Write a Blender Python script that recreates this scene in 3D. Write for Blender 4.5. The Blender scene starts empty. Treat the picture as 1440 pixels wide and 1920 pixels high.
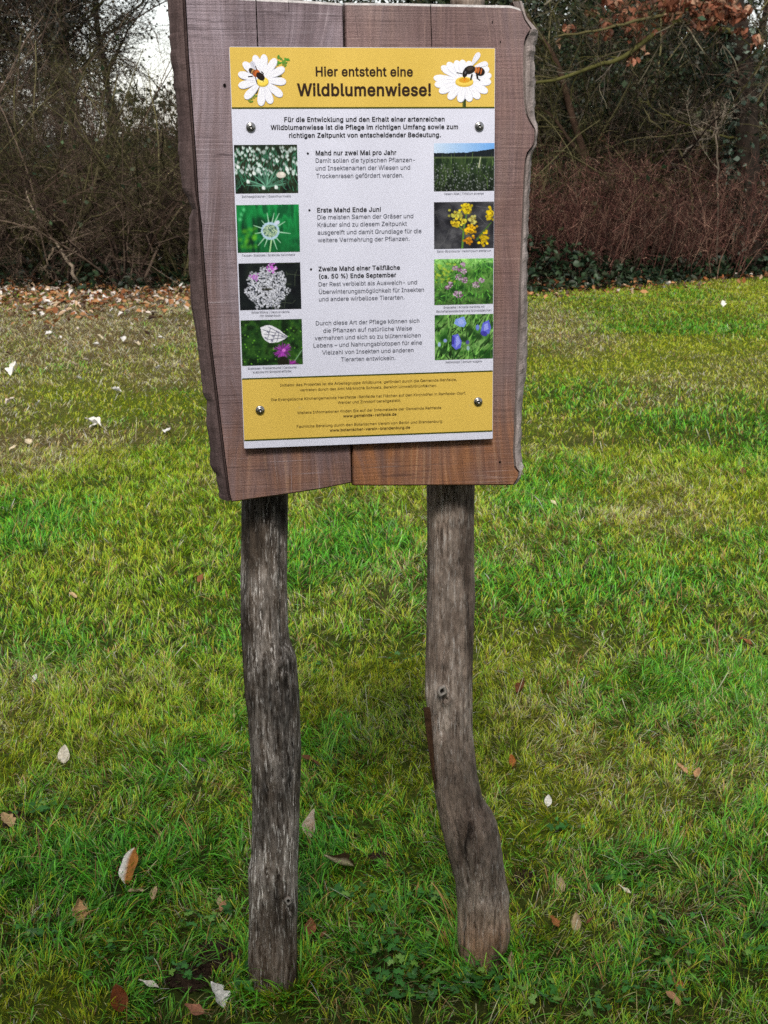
import bpy, math
import numpy as np
from mathutils import Matrix, Vector

# ------------------------------------------------------------------ camera, sky, sun, exposure
S = bpy.context.scene
COL = S.collection
F = 2450.0                       # focal length in pixels of the 1440 x 1920 photograph
PITCH = math.radians(15.5)       # camera looks down by this much
W0, H0 = 1440.0, 1920.0
SUN_EL, SUN_AZ = math.radians(46), math.radians(184)      # azimuth clockwise from +Y
SKY_STRENGTH, SUN_STRENGTH, EXPOSURE = 0.088, 2.3, 1.03

RIGHT = np.array([1.0, 0, 0])
FWD = np.array([0, math.cos(PITCH), -math.sin(PITCH)])
UP = np.array([0, math.sin(PITCH), math.cos(PITCH)])


def ray(px, py):
    return FWD + (px - W0 / 2) / F * RIGHT - (py - H0 / 2) / F * UP


def homography(src, dst):
    A = []
    for (x, y), (u, v) in zip(src, dst):
        A.append([x, y, 1, 0, 0, 0, -u * x, -u * y, -u])
        A.append([0, 0, 0, x, y, 1, -v * x, -v * y, -v])
    h = np.linalg.svd(np.array(A, float))[2][-1].reshape(3, 3)
    return h / h[2, 2]


PW = 0.40                        # width of the printed panel in metres
CORN = [(429.5, 87.5), (928.5, 90), (923.5, 822.5), (457.5, 841)]
HP = homography([(0, 0), (1, 0), (1, 1), (0, 1)], [(x - W0 / 2, y - H0 / 2) for x, y in CORN])
HINV = np.linalg.inv(HP)
_k = np.array([1 / F, 1 / F, 1.0])
_a, _b, _t = HP[:, 0] * _k, HP[:, 1] * _k, HP[:, 2] * _k
_s = PW / np.linalg.norm(_a)
cam2w = lambda c: c[0] * RIGHT - c[1] * UP + c[2] * FWD
BU = cam2w(_a); BU /= np.linalg.norm(BU)
BV = -cam2w(_b); PH = np.linalg.norm(_b) * _s
BV -= BU * (BV @ BU); BV /= np.linalg.norm(BV)
BN = np.cross(BU, BV)            # towards the viewer
PTL = cam2w(_t * _s)             # panel's top left corner, relative to the camera
PANEL_W = 0.013                  # panel front stands this far proud of the planks' faces
BO = PTL - BN * PANEL_W          # board origin: plank-face plane, at the panel's top left corner


def on_plane(px, py, w, cam):
    """world point of a pixel on the plane parallel to the board at offset w"""
    r = ray(px, py)
    o = BO + BN * w
    return cam + r * ((o @ BN) / (r @ BN))


_zero = np.zeros(3)
_h1 = -on_plane(510, 1848, -0.09, _zero)[2]
_h2 = -on_plane(905, 1788, -0.09, _zero)[2]
CAMH = 0.5 * (_h1 + _h2)
CAM = np.array([0, 0, CAMH])
print('camera height', CAMH, _h1, _h2, 'panel', PW, PH, 'dist', PTL)


def board(px, py, w=0.0):
    """pixel -> board coordinates (u, v, w)"""
    p = on_plane(px, py, w, CAM) - (CAM + BO)
    return np.array([p @ BU, p @ BV, w])


def panel_xy(px, py):
    """pixel -> panel plane coordinates (u right, v up) in metres, origin at top left corner"""
    q = HINV @ np.array([px - W0 / 2, py - H0 / 2, 1.0])
    return np.array([q[0] / q[2] * PW, -q[1] / q[2] * PH])


def ground(px, py):
    r = ray(px, py)
    return CAM + r * (-CAMH / r[2])


def lat(px, D):
    """x of a pixel column at distance D near the horizon"""
    return (px - W0 / 2) / F * D * math.cos(PITCH) / 1.0 * 1.02


cam_d = bpy.data.cameras.new('camera')
cam = bpy.data.objects.new('camera', cam_d)
COL.objects.link(cam)
cam_d.sensor_fit = 'VERTICAL'
cam_d.sensor_height = 36
cam_d.lens = 36 * F / H0
cam_d.dof.use_dof = True
cam_d.dof.focus_distance = 2.15
cam_d.dof.aperture_fstop = 20
cam_d.clip_start, cam_d.clip_end = 0.05, 2000
cam.location = CAM
cam.rotation_euler = (math.pi / 2 - PITCH, 0, 0)
S.camera = cam

w = bpy.data.worlds.new('World')
S.world = w
w.use_nodes = True
nt = w.node_tree
nt.nodes.clear()
sky = nt.nodes.new('ShaderNodeTexSky')
sky.sky_type = 'NISHITA'
sky.sun_disc = False
sky.sun_elevation, sky.sun_rotation = SUN_EL, SUN_AZ
sky.air_density, sky.dust_density, sky.ozone_density = 1.3, 0.5, 1.0
hs = nt.nodes.new('ShaderNodeHueSaturation')
hs.inputs['Saturation'].default_value = 0.30
bg = nt.nodes.new('ShaderNodeBackground')
bg.inputs['Strength'].default_value = SKY_STRENGTH
out = nt.nodes.new('ShaderNodeOutputWorld')
nt.links.new(sky.outputs[0], hs.inputs['Color'])
nt.links.new(hs.outputs[0], bg.inputs['Color'])
nt.links.new(bg.outputs[0], out.inputs['Surface'])

sd = bpy.data.lights.new('sun', 'SUN')
sd.energy, sd.angle, sd.color = SUN_STRENGTH, math.radians(16), (1.0, 0.95, 0.87)
sun = bpy.data.objects.new('sun', sd)
COL.objects.link(sun)
sun_dir = Vector((math.sin(SUN_AZ) * math.cos(SUN_EL), math.cos(SUN_AZ) * math.cos(SUN_EL), math.sin(SUN_EL)))
sun.rotation_euler = sun_dir.to_track_quat('Z', 'Y').to_euler()
S.view_settings.view_transform = 'Standard'
S.view_settings.look = 'None'
S.view_settings.gamma = 1
S.view_settings.use_curve_mapping = False
S.view_settings.exposure = EXPOSURE
S.cycles.use_denoising = False
S.cycles.max_bounces = 8
S.cycles.transparent_max_bounces = 8
S.cycles.transmission_bounces = 4

rng = np.random.default_rng(7)

# ------------------------------------------------------------------ helpers


def srgb(*c):
    c = np.array(c, float) / 255.0
    return np.where(c <= 0.04045, c / 12.92, ((c + 0.055) / 1.055) ** 2.4)


def hash3(i, j, k, seed=0):
    n = (i * 374761393 + j * 668265263 + k * 2147483647 * 3 + seed * 144269504).astype(np.int64)
    n = (n ^ (n >> 13)) * 1274126177
    n = n & 0x7FFFFFFF
    n = (n ^ (n >> 16)) * 69069
    return ((n >> 5) & 0xFFFF) / 65535.0


def vnoise(P, seed=0):
    P = np.atleast_2d(P)
    if P.shape[1] == 2:
        P = np.c_[P, np.zeros(len(P))]
    fl = np.floor(P)
    I = fl.astype(np.int64)
    f = P - fl
    f = f * f * (3 - 2 * f)
    r = 0
    for a in (0, 1):
        for b in (0, 1):
            for c in (0, 1):
                wt = (f[:, 0] if a else 1 - f[:, 0]) * (f[:, 1] if b else 1 - f[:, 1]) * (f[:, 2] if c else 1 - f[:, 2])
                r = r + wt * hash3(I[:, 0] + a, I[:, 1] + b, I[:, 2] + c, seed)
    return r


def fbm(P, oct=4, seed=0):
    P = np.atleast_2d(np.asarray(P, float))
    r, amp, tot = 0, 1.0, 0
    for o in range(oct):
        r = r + amp * vnoise(P * 2 ** o + 17.3 * o, seed + o)
        tot += amp
        amp *= 0.5
    return r / tot


def gz(x, y):
    """height of the lawn"""
    x, y = np.broadcast_arrays(np.asarray(x, float), np.asarray(y, float))
    P = np.c_[x.ravel(), y.ravel()]
    z = 0.05 * (fbm(P * 0.45, 2, 3) - 0.5) + 0.028 * (fbm(P * 2.2, 3, 9) - 0.5)
    fall = np.clip((np.hypot(P[:, 0], P[:, 1] - 2.1) - 0.5) / 1.5, 0, 1)
    return (z * fall).reshape(x.shape)


def fast_mesh(name, V, Fc, col=None, smooth=False, uv=None):
    V = np.asarray(V, np.float32)
    Fc = np.asarray(Fc, np.int32)
    me = bpy.data.meshes.new(name)
    m, k = Fc.shape
    me.vertices.add(len(V))
    me.vertices.foreach_set('co', V.ravel())
    me.loops.add(m * k)
    me.loops.foreach_set('vertex_index', Fc.ravel())
    me.polygons.add(m)
    me.polygons.foreach_set('loop_start', np.arange(0, m * k, k, dtype=np.int32))
    me.update(calc_edges=True)
    if col is not None:
        col = np.asarray(col, np.float32)
        c4 = np.ones((len(V), 4), np.float32)
        c4[:, :3] = col
        at = me.attributes.new('col', 'FLOAT_COLOR', 'POINT')
        at.data.foreach_set('color', c4.ravel())
    if smooth:
        me.polygons.foreach_set('use_smooth', np.ones(m, dtype=bool))
    return me


def poly_mesh(name, V, polys, col=None, smooth=False):
    me = bpy.data.meshes.new(name)
    me.from_pydata([tuple(map(float, v)) for v in V], [], [tuple(map(int, p)) for p in polys])
    me.update()
    if col is not None:
        c4 = np.ones((len(V), 4), np.float32)
        c4[:, :3] = np.asarray(col, np.float32)
        me.attributes.new('col', 'FLOAT_COLOR', 'POINT').data.foreach_set('color', c4.ravel())
    if smooth:
        me.polygons.foreach_set('use_smooth', np.ones(len(me.polygons), dtype=bool))
    return me


def link(name, me, mats=(), parent=None, loc=None):
    o = bpy.data.objects.new(name, me)
    COL.objects.link(o)
    if me is not None:
        for m in (mats if isinstance(mats, (list, tuple)) else [mats]):
            if m is not None:
                me.materials.append(m)
    if parent is not None:
        o.parent = parent
    if loc is not None:
        o.location = loc
    return o


def tag(o, label=None, cat=None, group=None, kind=None):
    if label: o['label'] = label
    if cat: o['category'] = cat
    if group: o['group'] = group
    if kind: o['kind'] = kind
    return o


class Geo:
    """collects pieces of quads/tris into one mesh"""
    def __init__(s):
        s.V, s.P, s.C, s.n = [], [], [], 0

    def add(s, V, P, c=None):
        V = np.asarray(V, float)
        s.V.append(V)
        s.P += [tuple(i + s.n for i in p) for p in P]
        if c is not None:
            c = np.asarray(c, float)
            s.C.append(np.tile(c, (len(V), 1)) if c.ndim == 1 else c)
        s.n += len(V)

    def mesh(s, name, smooth=False):
        return poly_mesh(name, np.concatenate(s.V), s.P, np.concatenate(s.C) if s.C else None, smooth)


# ---- materials


class N:
    def __init__(s, name):
        s.m = bpy.data.materials.new(name)
        s.m.use_nodes = True
        s.t = s.m.node_tree
        s.t.nodes.clear()
        s.out = s.t.nodes.new('ShaderNodeOutputMaterial')

    def n(s, kind, **kw):
        x = s.t.nodes.new('ShaderNode' + kind)
        for k, v in kw.items():
            setattr(x, k, v)
        return x

    def l(s, a, b):
        s.t.links.new(a, b)

    def val(s, sock, v):
        if hasattr(v, 'is_linked') or hasattr(v, 'links'):
            s.l(v, sock)
        else:
            sock.default_value = v

    def coords(s, scale=(1, 1, 1), loc=(0, 0, 0), kind='Object'):
        tc = s.n('TexCoord')
        mp = s.n('Mapping')
        mp.inputs['Scale'].default_value = scale
        mp.inputs['Location'].default_value = loc
        s.l(tc.outputs[kind], mp.inputs['Vector'])
        return mp.outputs[0]

    def noise(s, vec, scale=1.0, detail=4, rough=0.55, dist=0.0):
        x = s.n('TexNoise')
        s.l(vec, x.inputs['Vector'])
        x.inputs['Scale'].default_value = scale
        x.inputs['Detail'].default_value = detail
        x.inputs['Roughness'].default_value = rough
        x.inputs['Distortion'].default_value = dist
        return x.outputs['Fac']

    def ramp(s, fac, stops, interp='LINEAR'):
        x = s.n('ValToRGB')
        x.color_ramp.interpolation = interp
        e = x.color_ramp.elements
        while len(e) < len(stops):
            e.new(0.5)
        for el, (p, c) in zip(e, stops):
            el.position = p
            el.color = (*c, 1) if not np.isscalar(c) else (c, c, c, 1)
        s.l(fac, x.inputs['Fac'])
        return x.outputs['Color']

    def mix(s, fac, a, b, blend='MIX'):
        x = s.n('Mix', data_type='RGBA', blend_type=blend)
        s.val(x.inputs['Factor'], fac)
        for sock, v in ((x.inputs['A'], a), (x.inputs['B'], b)):
            if isinstance(v, (tuple, list, np.ndarray)):
                v = (*[float(q) for q in v], 1.0)
            pass
        ia = [i for i in x.inputs if i.name == 'A' and i.type == 'RGBA'][0]
        ib = [i for i in x.inputs if i.name == 'B' and i.type == 'RGBA'][0]
        for sock, v in ((ia, a), (ib, b)):
            if isinstance(v, (tuple, list, np.ndarray)):
                sock.default_value = (*[float(q) for q in v], 1.0)
            else:
                s.l(v, sock)
        return [o for o in x.outputs if o.type == 'RGBA'][0]

    def math(s, op, a, b=0.0, clamp=False):
        x = s.n('Math', operation=op)
        x.use_clamp = clamp
        s.val(x.inputs[0], a)
        s.val(x.inputs[1], b)
        return x.outputs[0]

    def maprange(s, v, a, b, c=0.0, d=1.0):
        x = s.n('MapRange')
        x.clamp = True
        s.l(v, x.inputs['Value'])
        for k, q in zip(('From Min', 'From Max', 'To Min', 'To Max'), (a, b, c, d)):
            x.inputs[k].default_value = q
        return x.outputs[0]

    def sep(s, vec):
        x = s.n('SeparateXYZ')
        s.l(vec, x.inputs[0])
        return x.outputs

    def bump(s, h, strength=0.3, dist=0.002):
        x = s.n('Bump')
        x.inputs['Strength'].default_value = strength
        x.inputs['Distance'].default_value = dist
        s.l(h, x.inputs['Height'])
        return x.outputs[0]

    def attr(s, name='col'):
        x = s.n('Attribute')
        x.attribute_name = name
        return x.outputs['Color']

    def finish(s, color, rough=0.7, spec=0.3, normal=None, metallic=0.0, transl=0.0, transl_col=None):
        b = s.n('BsdfPrincipled')
        if isinstance(color, (tuple, list, np.ndarray)):
            b.inputs['Base Color'].default_value = (*[float(q) for q in color], 1)
        else:
            s.l(color, b.inputs['Base Color'])
        s.val(b.inputs['Roughness'], rough)
        s.val(b.inputs['Specular IOR Level'], spec)
        b.inputs['Metallic'].default_value = metallic
        if normal is not None:
            s.l(normal, b.inputs['Normal'])
        o = b.outputs[0]
        if transl:
            t = s.n('BsdfTranslucent')
            if transl_col is None:
                transl_col = color
            if isinstance(transl_col, (tuple, list, np.ndarray)):
                t.inputs['Color'].default_value = (*[float(q) for q in transl_col], 1)
            else:
                s.l(transl_col, t.inputs['Color'])
            mx = s.n('MixShader')
            mx.inputs[0].default_value = transl
            s.l(o, mx.inputs[1])
            s.l(t.outputs[0], mx.inputs[2])
            o = mx.outputs[0]
        s.l(o, s.out.inputs['Surface'])
        return s.m


def plain(name, c, rough=0.6, spec=0.3, metallic=0.0):
    return N(name).finish(c, rough, spec, metallic=metallic)


def attr_mat(name, rough=0.6, spec=0.25, transl=0.0, noise=0.0):
    n = N(name)
    c = n.attr()
    if noise:
        f = n.noise(n.coords((1, 1, 1)), noise, 3)
        c = n.mix(1.0, c, n.ramp(f, [(0.3, 0.72), (0.7, 1.2)]), 'MULTIPLY')
    return n.finish(c, rough, spec, transl=transl)


def plank_material(name, right):
    n = N(name)
    co = n.coords()
    x, y, z = n.sep(co)
    bend = n.noise(n.coords((5.5, 1.6, 1), (2 + right, 5, 0)), 1.0, 2, 0.5)
    cb = n.n('CombineXYZ')
    n.l(n.math('ADD', x, n.math('MULTIPLY', n.math('SUBTRACT', bend, 0.5), 0.16)), cb.inputs[0])
    n.l(y, cb.inputs[1]); n.l(z, cb.inputs[2])

    def flow(scale, loc=(0, 0, 0)):
        mp = n.n('Mapping')
        mp.inputs['Scale'].default_value = scale
        mp.inputs['Location'].default_value = loc
        n.l(cb.outputs[0], mp.inputs['Vector'])
        return mp.outputs[0]
    grain = n.noise(flow((55, 2.2, 40), (3 * right, 0, 0)), 1.0, 5, 0.6, 1.0)
    grain2 = n.noise(flow((170, 4.0, 100)), 1.0, 4, 0.6)
    blot = n.noise(n.coords((7, 5, 7), (9 * right, 2, 0)), 1.0, 4, 0.6)
    saw = n.noise(n.coords((3.5, 330, 10)), 1.0, 3, 0.65)
    saw2 = n.noise(n.coords((9, 120, 10), (4, 7 + right, 1)), 1.0, 4, 0.7)
    speck = n.noise(n.coords((650, 650, 650)), 1.0, 2, 0.6)
    fine = n.noise(n.coords((900, 220, 300)), 1.0, 2, 0.6)
    grey = srgb(160, 147, 156)
    mauve = srgb(117, 99, 100)
    dark = srgb(58, 46, 50)
    brown = srgb(131, 97, 88) if right else srgb(126, 98, 91)
    orange = srgb(164, 110, 70) if right else srgb(142, 102, 80)
    base = n.mix(n.ramp(grain, [(0.35, 0.0), (0.68, 1.0)]), mauve, grey if not right else srgb(143, 119, 111))
    base = n.mix(n.ramp(blot, [(0.35, 0.0), (0.7, 0.75)]), base, brown)
    # weathering: greyer towards the open top, raw orange wood near the foot
    up = n.maprange(y, -0.30, 0.06)
    base = n.mix(n.math('MULTIPLY', up, 0.55 if not right else 0.16), base, grey)
    lowmask = n.math('MULTIPLY', n.maprange(n.math('ADD', y, n.math('MULTIPLY', n.math('SUBTRACT', grain, 0.5), 0.22)), -0.50, -0.64), n.ramp(blot, [(0.3, 0.35 if not right else 0.6), (0.65, 1.0)]))
    low = n.mix(n.ramp(grain, [(0.35, 0.0), (0.7, 1.0)]), orange, srgb(112, 76, 56))
    # pale medullary streaks in the raw foot of the plank
    wav = n.n('TexWave', wave_type='BANDS', bands_direction='X')
    n.l(flow((1, 0.06, 1)), wav.inputs['Vector'])
    wav.inputs['Scale'].default_value = 22
    wav.inputs['Distortion'].default_value = 7
    wav.inputs['Detail'].default_value = 3
    wav.inputs['Detail Scale'].default_value = 1.3
    streak = n.math('MULTIPLY', n.ramp(wav.outputs['Fac'], [(0.7, 0.0), (0.98, 0.6)]), n.ramp(n.noise(n.coords((9, 3, 9), (1, 4 + right, 0)), 1.0, 2), [(0.45, 0.0), (0.6, 1.0)]))
    low = n.mix(n.math('MULTIPLY', streak, n.ramp(grain2, [(0.35, 0.2), (0.6, 1.0)])), low, srgb(192, 150, 112))
    base = n.mix(lowmask, base, low)
    # grey weather stains with soft borders
    stain = n.noise(n.coords((4.5, 3.2, 4), (6 + 3 * right, 1, 2)), 1.0, 4, 0.6)
    base = n.mix(n.ramp(stain, [(0.50, 0.0), (0.62, 0.62)]), base, srgb(98, 84, 88) if not right else srgb(104, 82, 80))
    # dark saw marks across the board
    sm = n.ramp(saw, [(0.33, 1.0), (0.43, 0.0)])
    sm2 = n.ramp(saw2, [(0.36, 0.9), (0.44, 0.0)])
    smm = n.math('MULTIPLY', n.math('MAXIMUM', sm, sm2), n.ramp(n.noise(n.coords((5, 9, 5), (1 + right, 6, 2)), 1.0, 3, 0.6), [(0.40, 0.06), (0.62, 1.0)]))
    base = n.mix(n.math('MULTIPLY', smm, 0.5 if right else 0.85), base, dark)
    hl = n.noise(n.coords((6, 260, 10), (2, 3, 5)), 1.0, 3, 0.7)
    base = n.mix(n.math('MULTIPLY', n.ramp(hl, [(0.60, 0.0), (0.68, 0.5)]), n.ramp(blot, [(0.3, 0.2), (0.7, 1.0)])), base, srgb(196, 184, 190) if not right else srgb(190, 164, 156))
    vl = n.noise(flow((240, 5, 60), (2, 9, 5)), 1.0, 3, 0.7)
    base = n.mix(n.ramp(vl, [(0.60, 0.0), (0.70, 0.4)]), base, srgb(188, 174, 178) if not right else srgb(176, 146, 136))
    base = n.mix(n.ramp(vl, [(0.30, 0.45), (0.40, 0.0)]), base, dark)
    base = n.mix(1.0, base, n.ramp(grain2, [(0.3, 0.78), (0.7, 1.16)]), 'MULTIPLY')
    base = n.mix(1.0, base, n.ramp(speck, [(0.28, 0.6), (0.5, 1.0), (0.75, 1.32)]), 'MULTIPLY')
    base = n.mix(n.ramp(fine, [(0.62, 0.0), (0.76, 0.45)]), base, srgb(176, 150, 142))
    h = n.math('ADD', n.math('MULTIPLY', grain2, 0.5), n.math('ADD', n.math('MULTIPLY', saw, 0.8), n.math('MULTIPLY', speck, 0.35)))
    return n.finish(base, 0.85, 0.15, n.bump(h, 0.8, 0.002))


def waney_material(name, c1, c2):
    n = N(name)
    g = n.noise(n.coords((60, 9, 60)), 1.0, 5, 0.65)
    s = n.noise(n.coords((400, 400, 400)), 1.0, 3)
    b = n.mix(n.ramp(g, [(0.3, 0.0), (0.7, 1.0)]), c1, c2)
    b = n.mix(1.0, b, n.ramp(s, [(0.3, 0.7), (0.7, 1.25)]), 'MULTIPLY')
    return n.finish(b, 0.9, 0.1, n.bump(n.math('ADD', g, n.math('MULTIPLY', s, 0.4)), 0.6, 0.002))


def post_material(name, dark, mid, light, flecks, rust):
    n = N(name)
    a = n.noise(n.coords((34, 34, 4.0)), 1.0, 7, 0.68, 0.5)
    b = n.noise(n.coords((260, 260, 30)), 1.0, 3, 0.65)
    b2 = n.noise(n.coords((130, 130, 14), (3, 1, 7)), 1.0, 4, 0.7)
    c = n.noise(n.coords((11, 11, 5)), 1.0, 4, 0.6)
    d = n.noise(n.coords((480, 480, 110), (5, 3, 1)), 1.0, 2, 0.6)
    e_ = n.noise(n.coords((70, 70, 45), (1, 8, 2)), 1.0, 5, 0.7)
    col = n.mix(n.ramp(a, [(0.36, 0.0), (0.6, 1.0)]), dark, mid)
    col = n.mix(n.math('MULTIPLY', n.ramp(c, [(0.42, 0.0), (0.6, 0.9)]), n.ramp(b2, [(0.4, 0.0), (0.62, 1.0)])), col, light)
    col = n.mix(1.0, col, n.ramp(e_, [(0.3, 0.55), (0.5, 1.0), (0.7, 1.4)]), 'MULTIPLY')
    col = n.mix(n.ramp(b2, [(0.30, 0.85), (0.42, 0.0)]), col, srgb(30, 25, 22))
    fl = n.math('MULTIPLY', n.ramp(b, [(0.56, 0.0), (0.66, 1.0)]), n.ramp(c, [(0.38, 0.1), (0.54, 1.0)]))
    col = n.mix(n.math('MULTIPLY', fl, flecks), col, srgb(196, 190, 184))
    col = n.mix(n.ramp(d, [(0.62, 0.0), (0.74, 0.55 * flecks + 0.1)]), col, srgb(170, 160, 150))
    g_ = n.noise(n.coords((16, 16, 6), (7, 2, 3)), 1.0, 4, 0.6)
    col = n.mix(1.0, col, n.ramp(g_, [(0.38, 0.30 if flecks > 0.8 else 0.6), (0.5, 0.95), (0.63, 1.5 if flecks > 0.8 else 1.25)]), 'MULTIPLY')
    crack = n.ramp(a, [(0.30, 1.0), (0.38, 0.0)])
    col = n.mix(n.math('MULTIPLY', crack, 0.85), col, srgb(22, 18, 16))
    x, y, z = n.sep(n.coords())
    foot = n.math('MULTIPLY', n.maprange(z, 0.15, 0.05), n.ramp(c, [(0.36, 0.25), (0.52, 1.0)]))
    col = n.mix(n.math('MULTIPLY', foot, 0.5), col, n.mix(n.ramp(b2, [(0.35, 0.0), (0.6, 1.0)]), srgb(60, 42, 30), rust))
    h = n.math('ADD', n.math('MULTIPLY', a, 1.0), n.math('ADD', n.math('MULTIPLY', b2, 0.8), n.math('MULTIPLY', b, 0.35)))
    return n.finish(col, 0.85, 0.15, n.bump(h, 1.0, 0.005))


M = {}
M['plank_l'] = plank_material('plank_wood_grey', 0)
M['plank_r'] = plank_material('plank_wood_brown', 1)
M['waney_l'] = waney_material('waney_wood_dark', srgb(66, 53, 52), srgb(108, 91, 89))
M['waney_r'] = waney_material('waney_wood_grey', srgb(118, 106, 102), srgb(172, 160, 156))
M['groove'] = plain('crack_dark', srgb(18, 14, 13), 0.95, 0.05)
M['bevel'] = waney_material('lit_bevel', srgb(150, 146, 144), srgb(196, 190, 186))  # top bevel painted pale, as light catches that edge
M['post_l'] = post_material('post_bark_dark', srgb(38, 32, 28), srgb(86, 75, 65), srgb(146, 138, 131), 1.0, srgb(96, 70, 52))
M['post_r'] = post_material('post_bark_brown', srgb(78, 65, 57), srgb(126, 111, 100), srgb(166, 153, 142), 0.6, srgb(164, 112, 64))
M['white'] = plain('panel_white', srgb(220, 221, 237), 0.35, 0.4)
M['yellow'] = plain('print_yellow', srgb(224, 189, 88), 0.35, 0.4)


def print_material(name, c):
    n = N(name)
    a = n.noise(n.coords((9, 3.5, 9)), 1.0, 5, 0.65)
    b = n.noise(n.coords((120, 120, 120)), 1.0, 3, 0.6)
    col = n.mix(1.0, c, n.ramp(a, [(0.3, 0.94), (0.7, 1.03)]), 'MULTIPLY')
    col = n.mix(n.ramp(b, [(0.70, 0.0), (0.80, 0.25)]), col, srgb(170, 164, 150))
    return n.finish(col, n.maprange(a, 0.3, 0.7, 0.3, 0.5), 0.4)


M['white'] = print_material('panel_white', srgb(216, 217, 233))
M['yellow'] = print_material('print_yellow', srgb(220, 186, 86))
M['green'] = plain('print_green', srgb(66, 74, 20), 0.4, 0.3)
M['ink'] = plain('print_ink', srgb(46, 28, 16), 0.45, 0.3)
M['ink2'] = plain('print_ink_black', srgb(30, 30, 36), 0.45, 0.3)
M['inkg'] = plain('print_ink_grey', srgb(96, 98, 108), 0.45, 0.3)
M['inkl'] = plain('print_ink_light', srgb(70, 72, 84), 0.45, 0.3)
M['print'] = attr_mat('print_picture', 0.4, 0.35)
M['steel'] = plain('screw_steel', (0.34, 0.33, 0.32), 0.30, 0.5, 1.0)
M['leaf'] = attr_mat('dry_leaf', 0.7, 0.2, 0.15, 160)

# ------------------------------------------------------------------ ground, path to the horizon


def soil_material():
    n = N('lawn_soil')
    co = n.coords()
    b = n.noise(co, 45.0, 4, 0.6)
    col = n.mix(1.0, n.attr(), n.ramp(b, [(0.3, 0.45), (0.7, 1.2)]), 'MULTIPLY')
    return n.finish(col, 0.95, 0.1, n.bump(b, 0.8, 0.02))


M['soil'] = soil_material()


def axis(a, b, n, far):
    core = np.linspace(a, b, n)
    ext = np.geomspace(1, far, 14)
    return np.concatenate([a - ext[::-1], core, b + ext])


gx, gy = axis(-11, 11, 180, 500), axis(-2, 24, 210, 600)
GX, GY = np.meshgrid(gx, gy)
GZ = gz(GX, GY)
nx, ny = len(gx), len(gy)
idx = np.arange(nx * ny).reshape(ny, nx)
FQ = np.stack([idx[:-1, :-1], idx[:-1, 1:], idx[1:, 1:], idx[1:, :-1]], -1).reshape(-1, 4)
EDGE_PX = [(-400, 545), (0, 545), (200, 552), (380, 540), (700, 552), (990, 556), (1100, 551), (1250, 538), (1440, 520), (1900, 505)]
_edge = np.array([ground(a, b)[:2] for a, b in EDGE_PX])


def edge_y(x):
    """distance at which the lawn gives way to leaf litter"""
    return np.interp(x, _edge[:, 0], _edge[:, 1])


# ------------------------------------------------------------------ the sign
BM = np.eye(4)
BM[:3, 0], BM[:3, 1], BM[:3, 2], BM[:3, 3] = BU, BV, BN, CAM + BO
ROOT_LOC = np.array([0.5 * (ground(510, 1848)[0] + ground(905, 1788)[0]), 0.5 * (ground(510, 1848)[1] + ground(905, 1788)[1]), 0.0])
sign = link('notice_board', None)
sign.location = ROOT_LOC
sign.empty_display_size = 0.1
tag(sign, 'wooden notice board on two crooked posts announcing a wildflower meadow in German', 'sign')
BLOC = Matrix(BM.tolist())
BLOC.translation = Vector(CAM + BO - ROOT_LOC)


def board_part(name, me, mats, parent=sign):
    o = link(name, me, mats, parent)
    if parent is sign:
        o.matrix_basis = BLOC
    return o


def curve(pts, m):
    """resample a pixel polyline by y"""
    p = np.array(pts, float)
    return p


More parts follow.
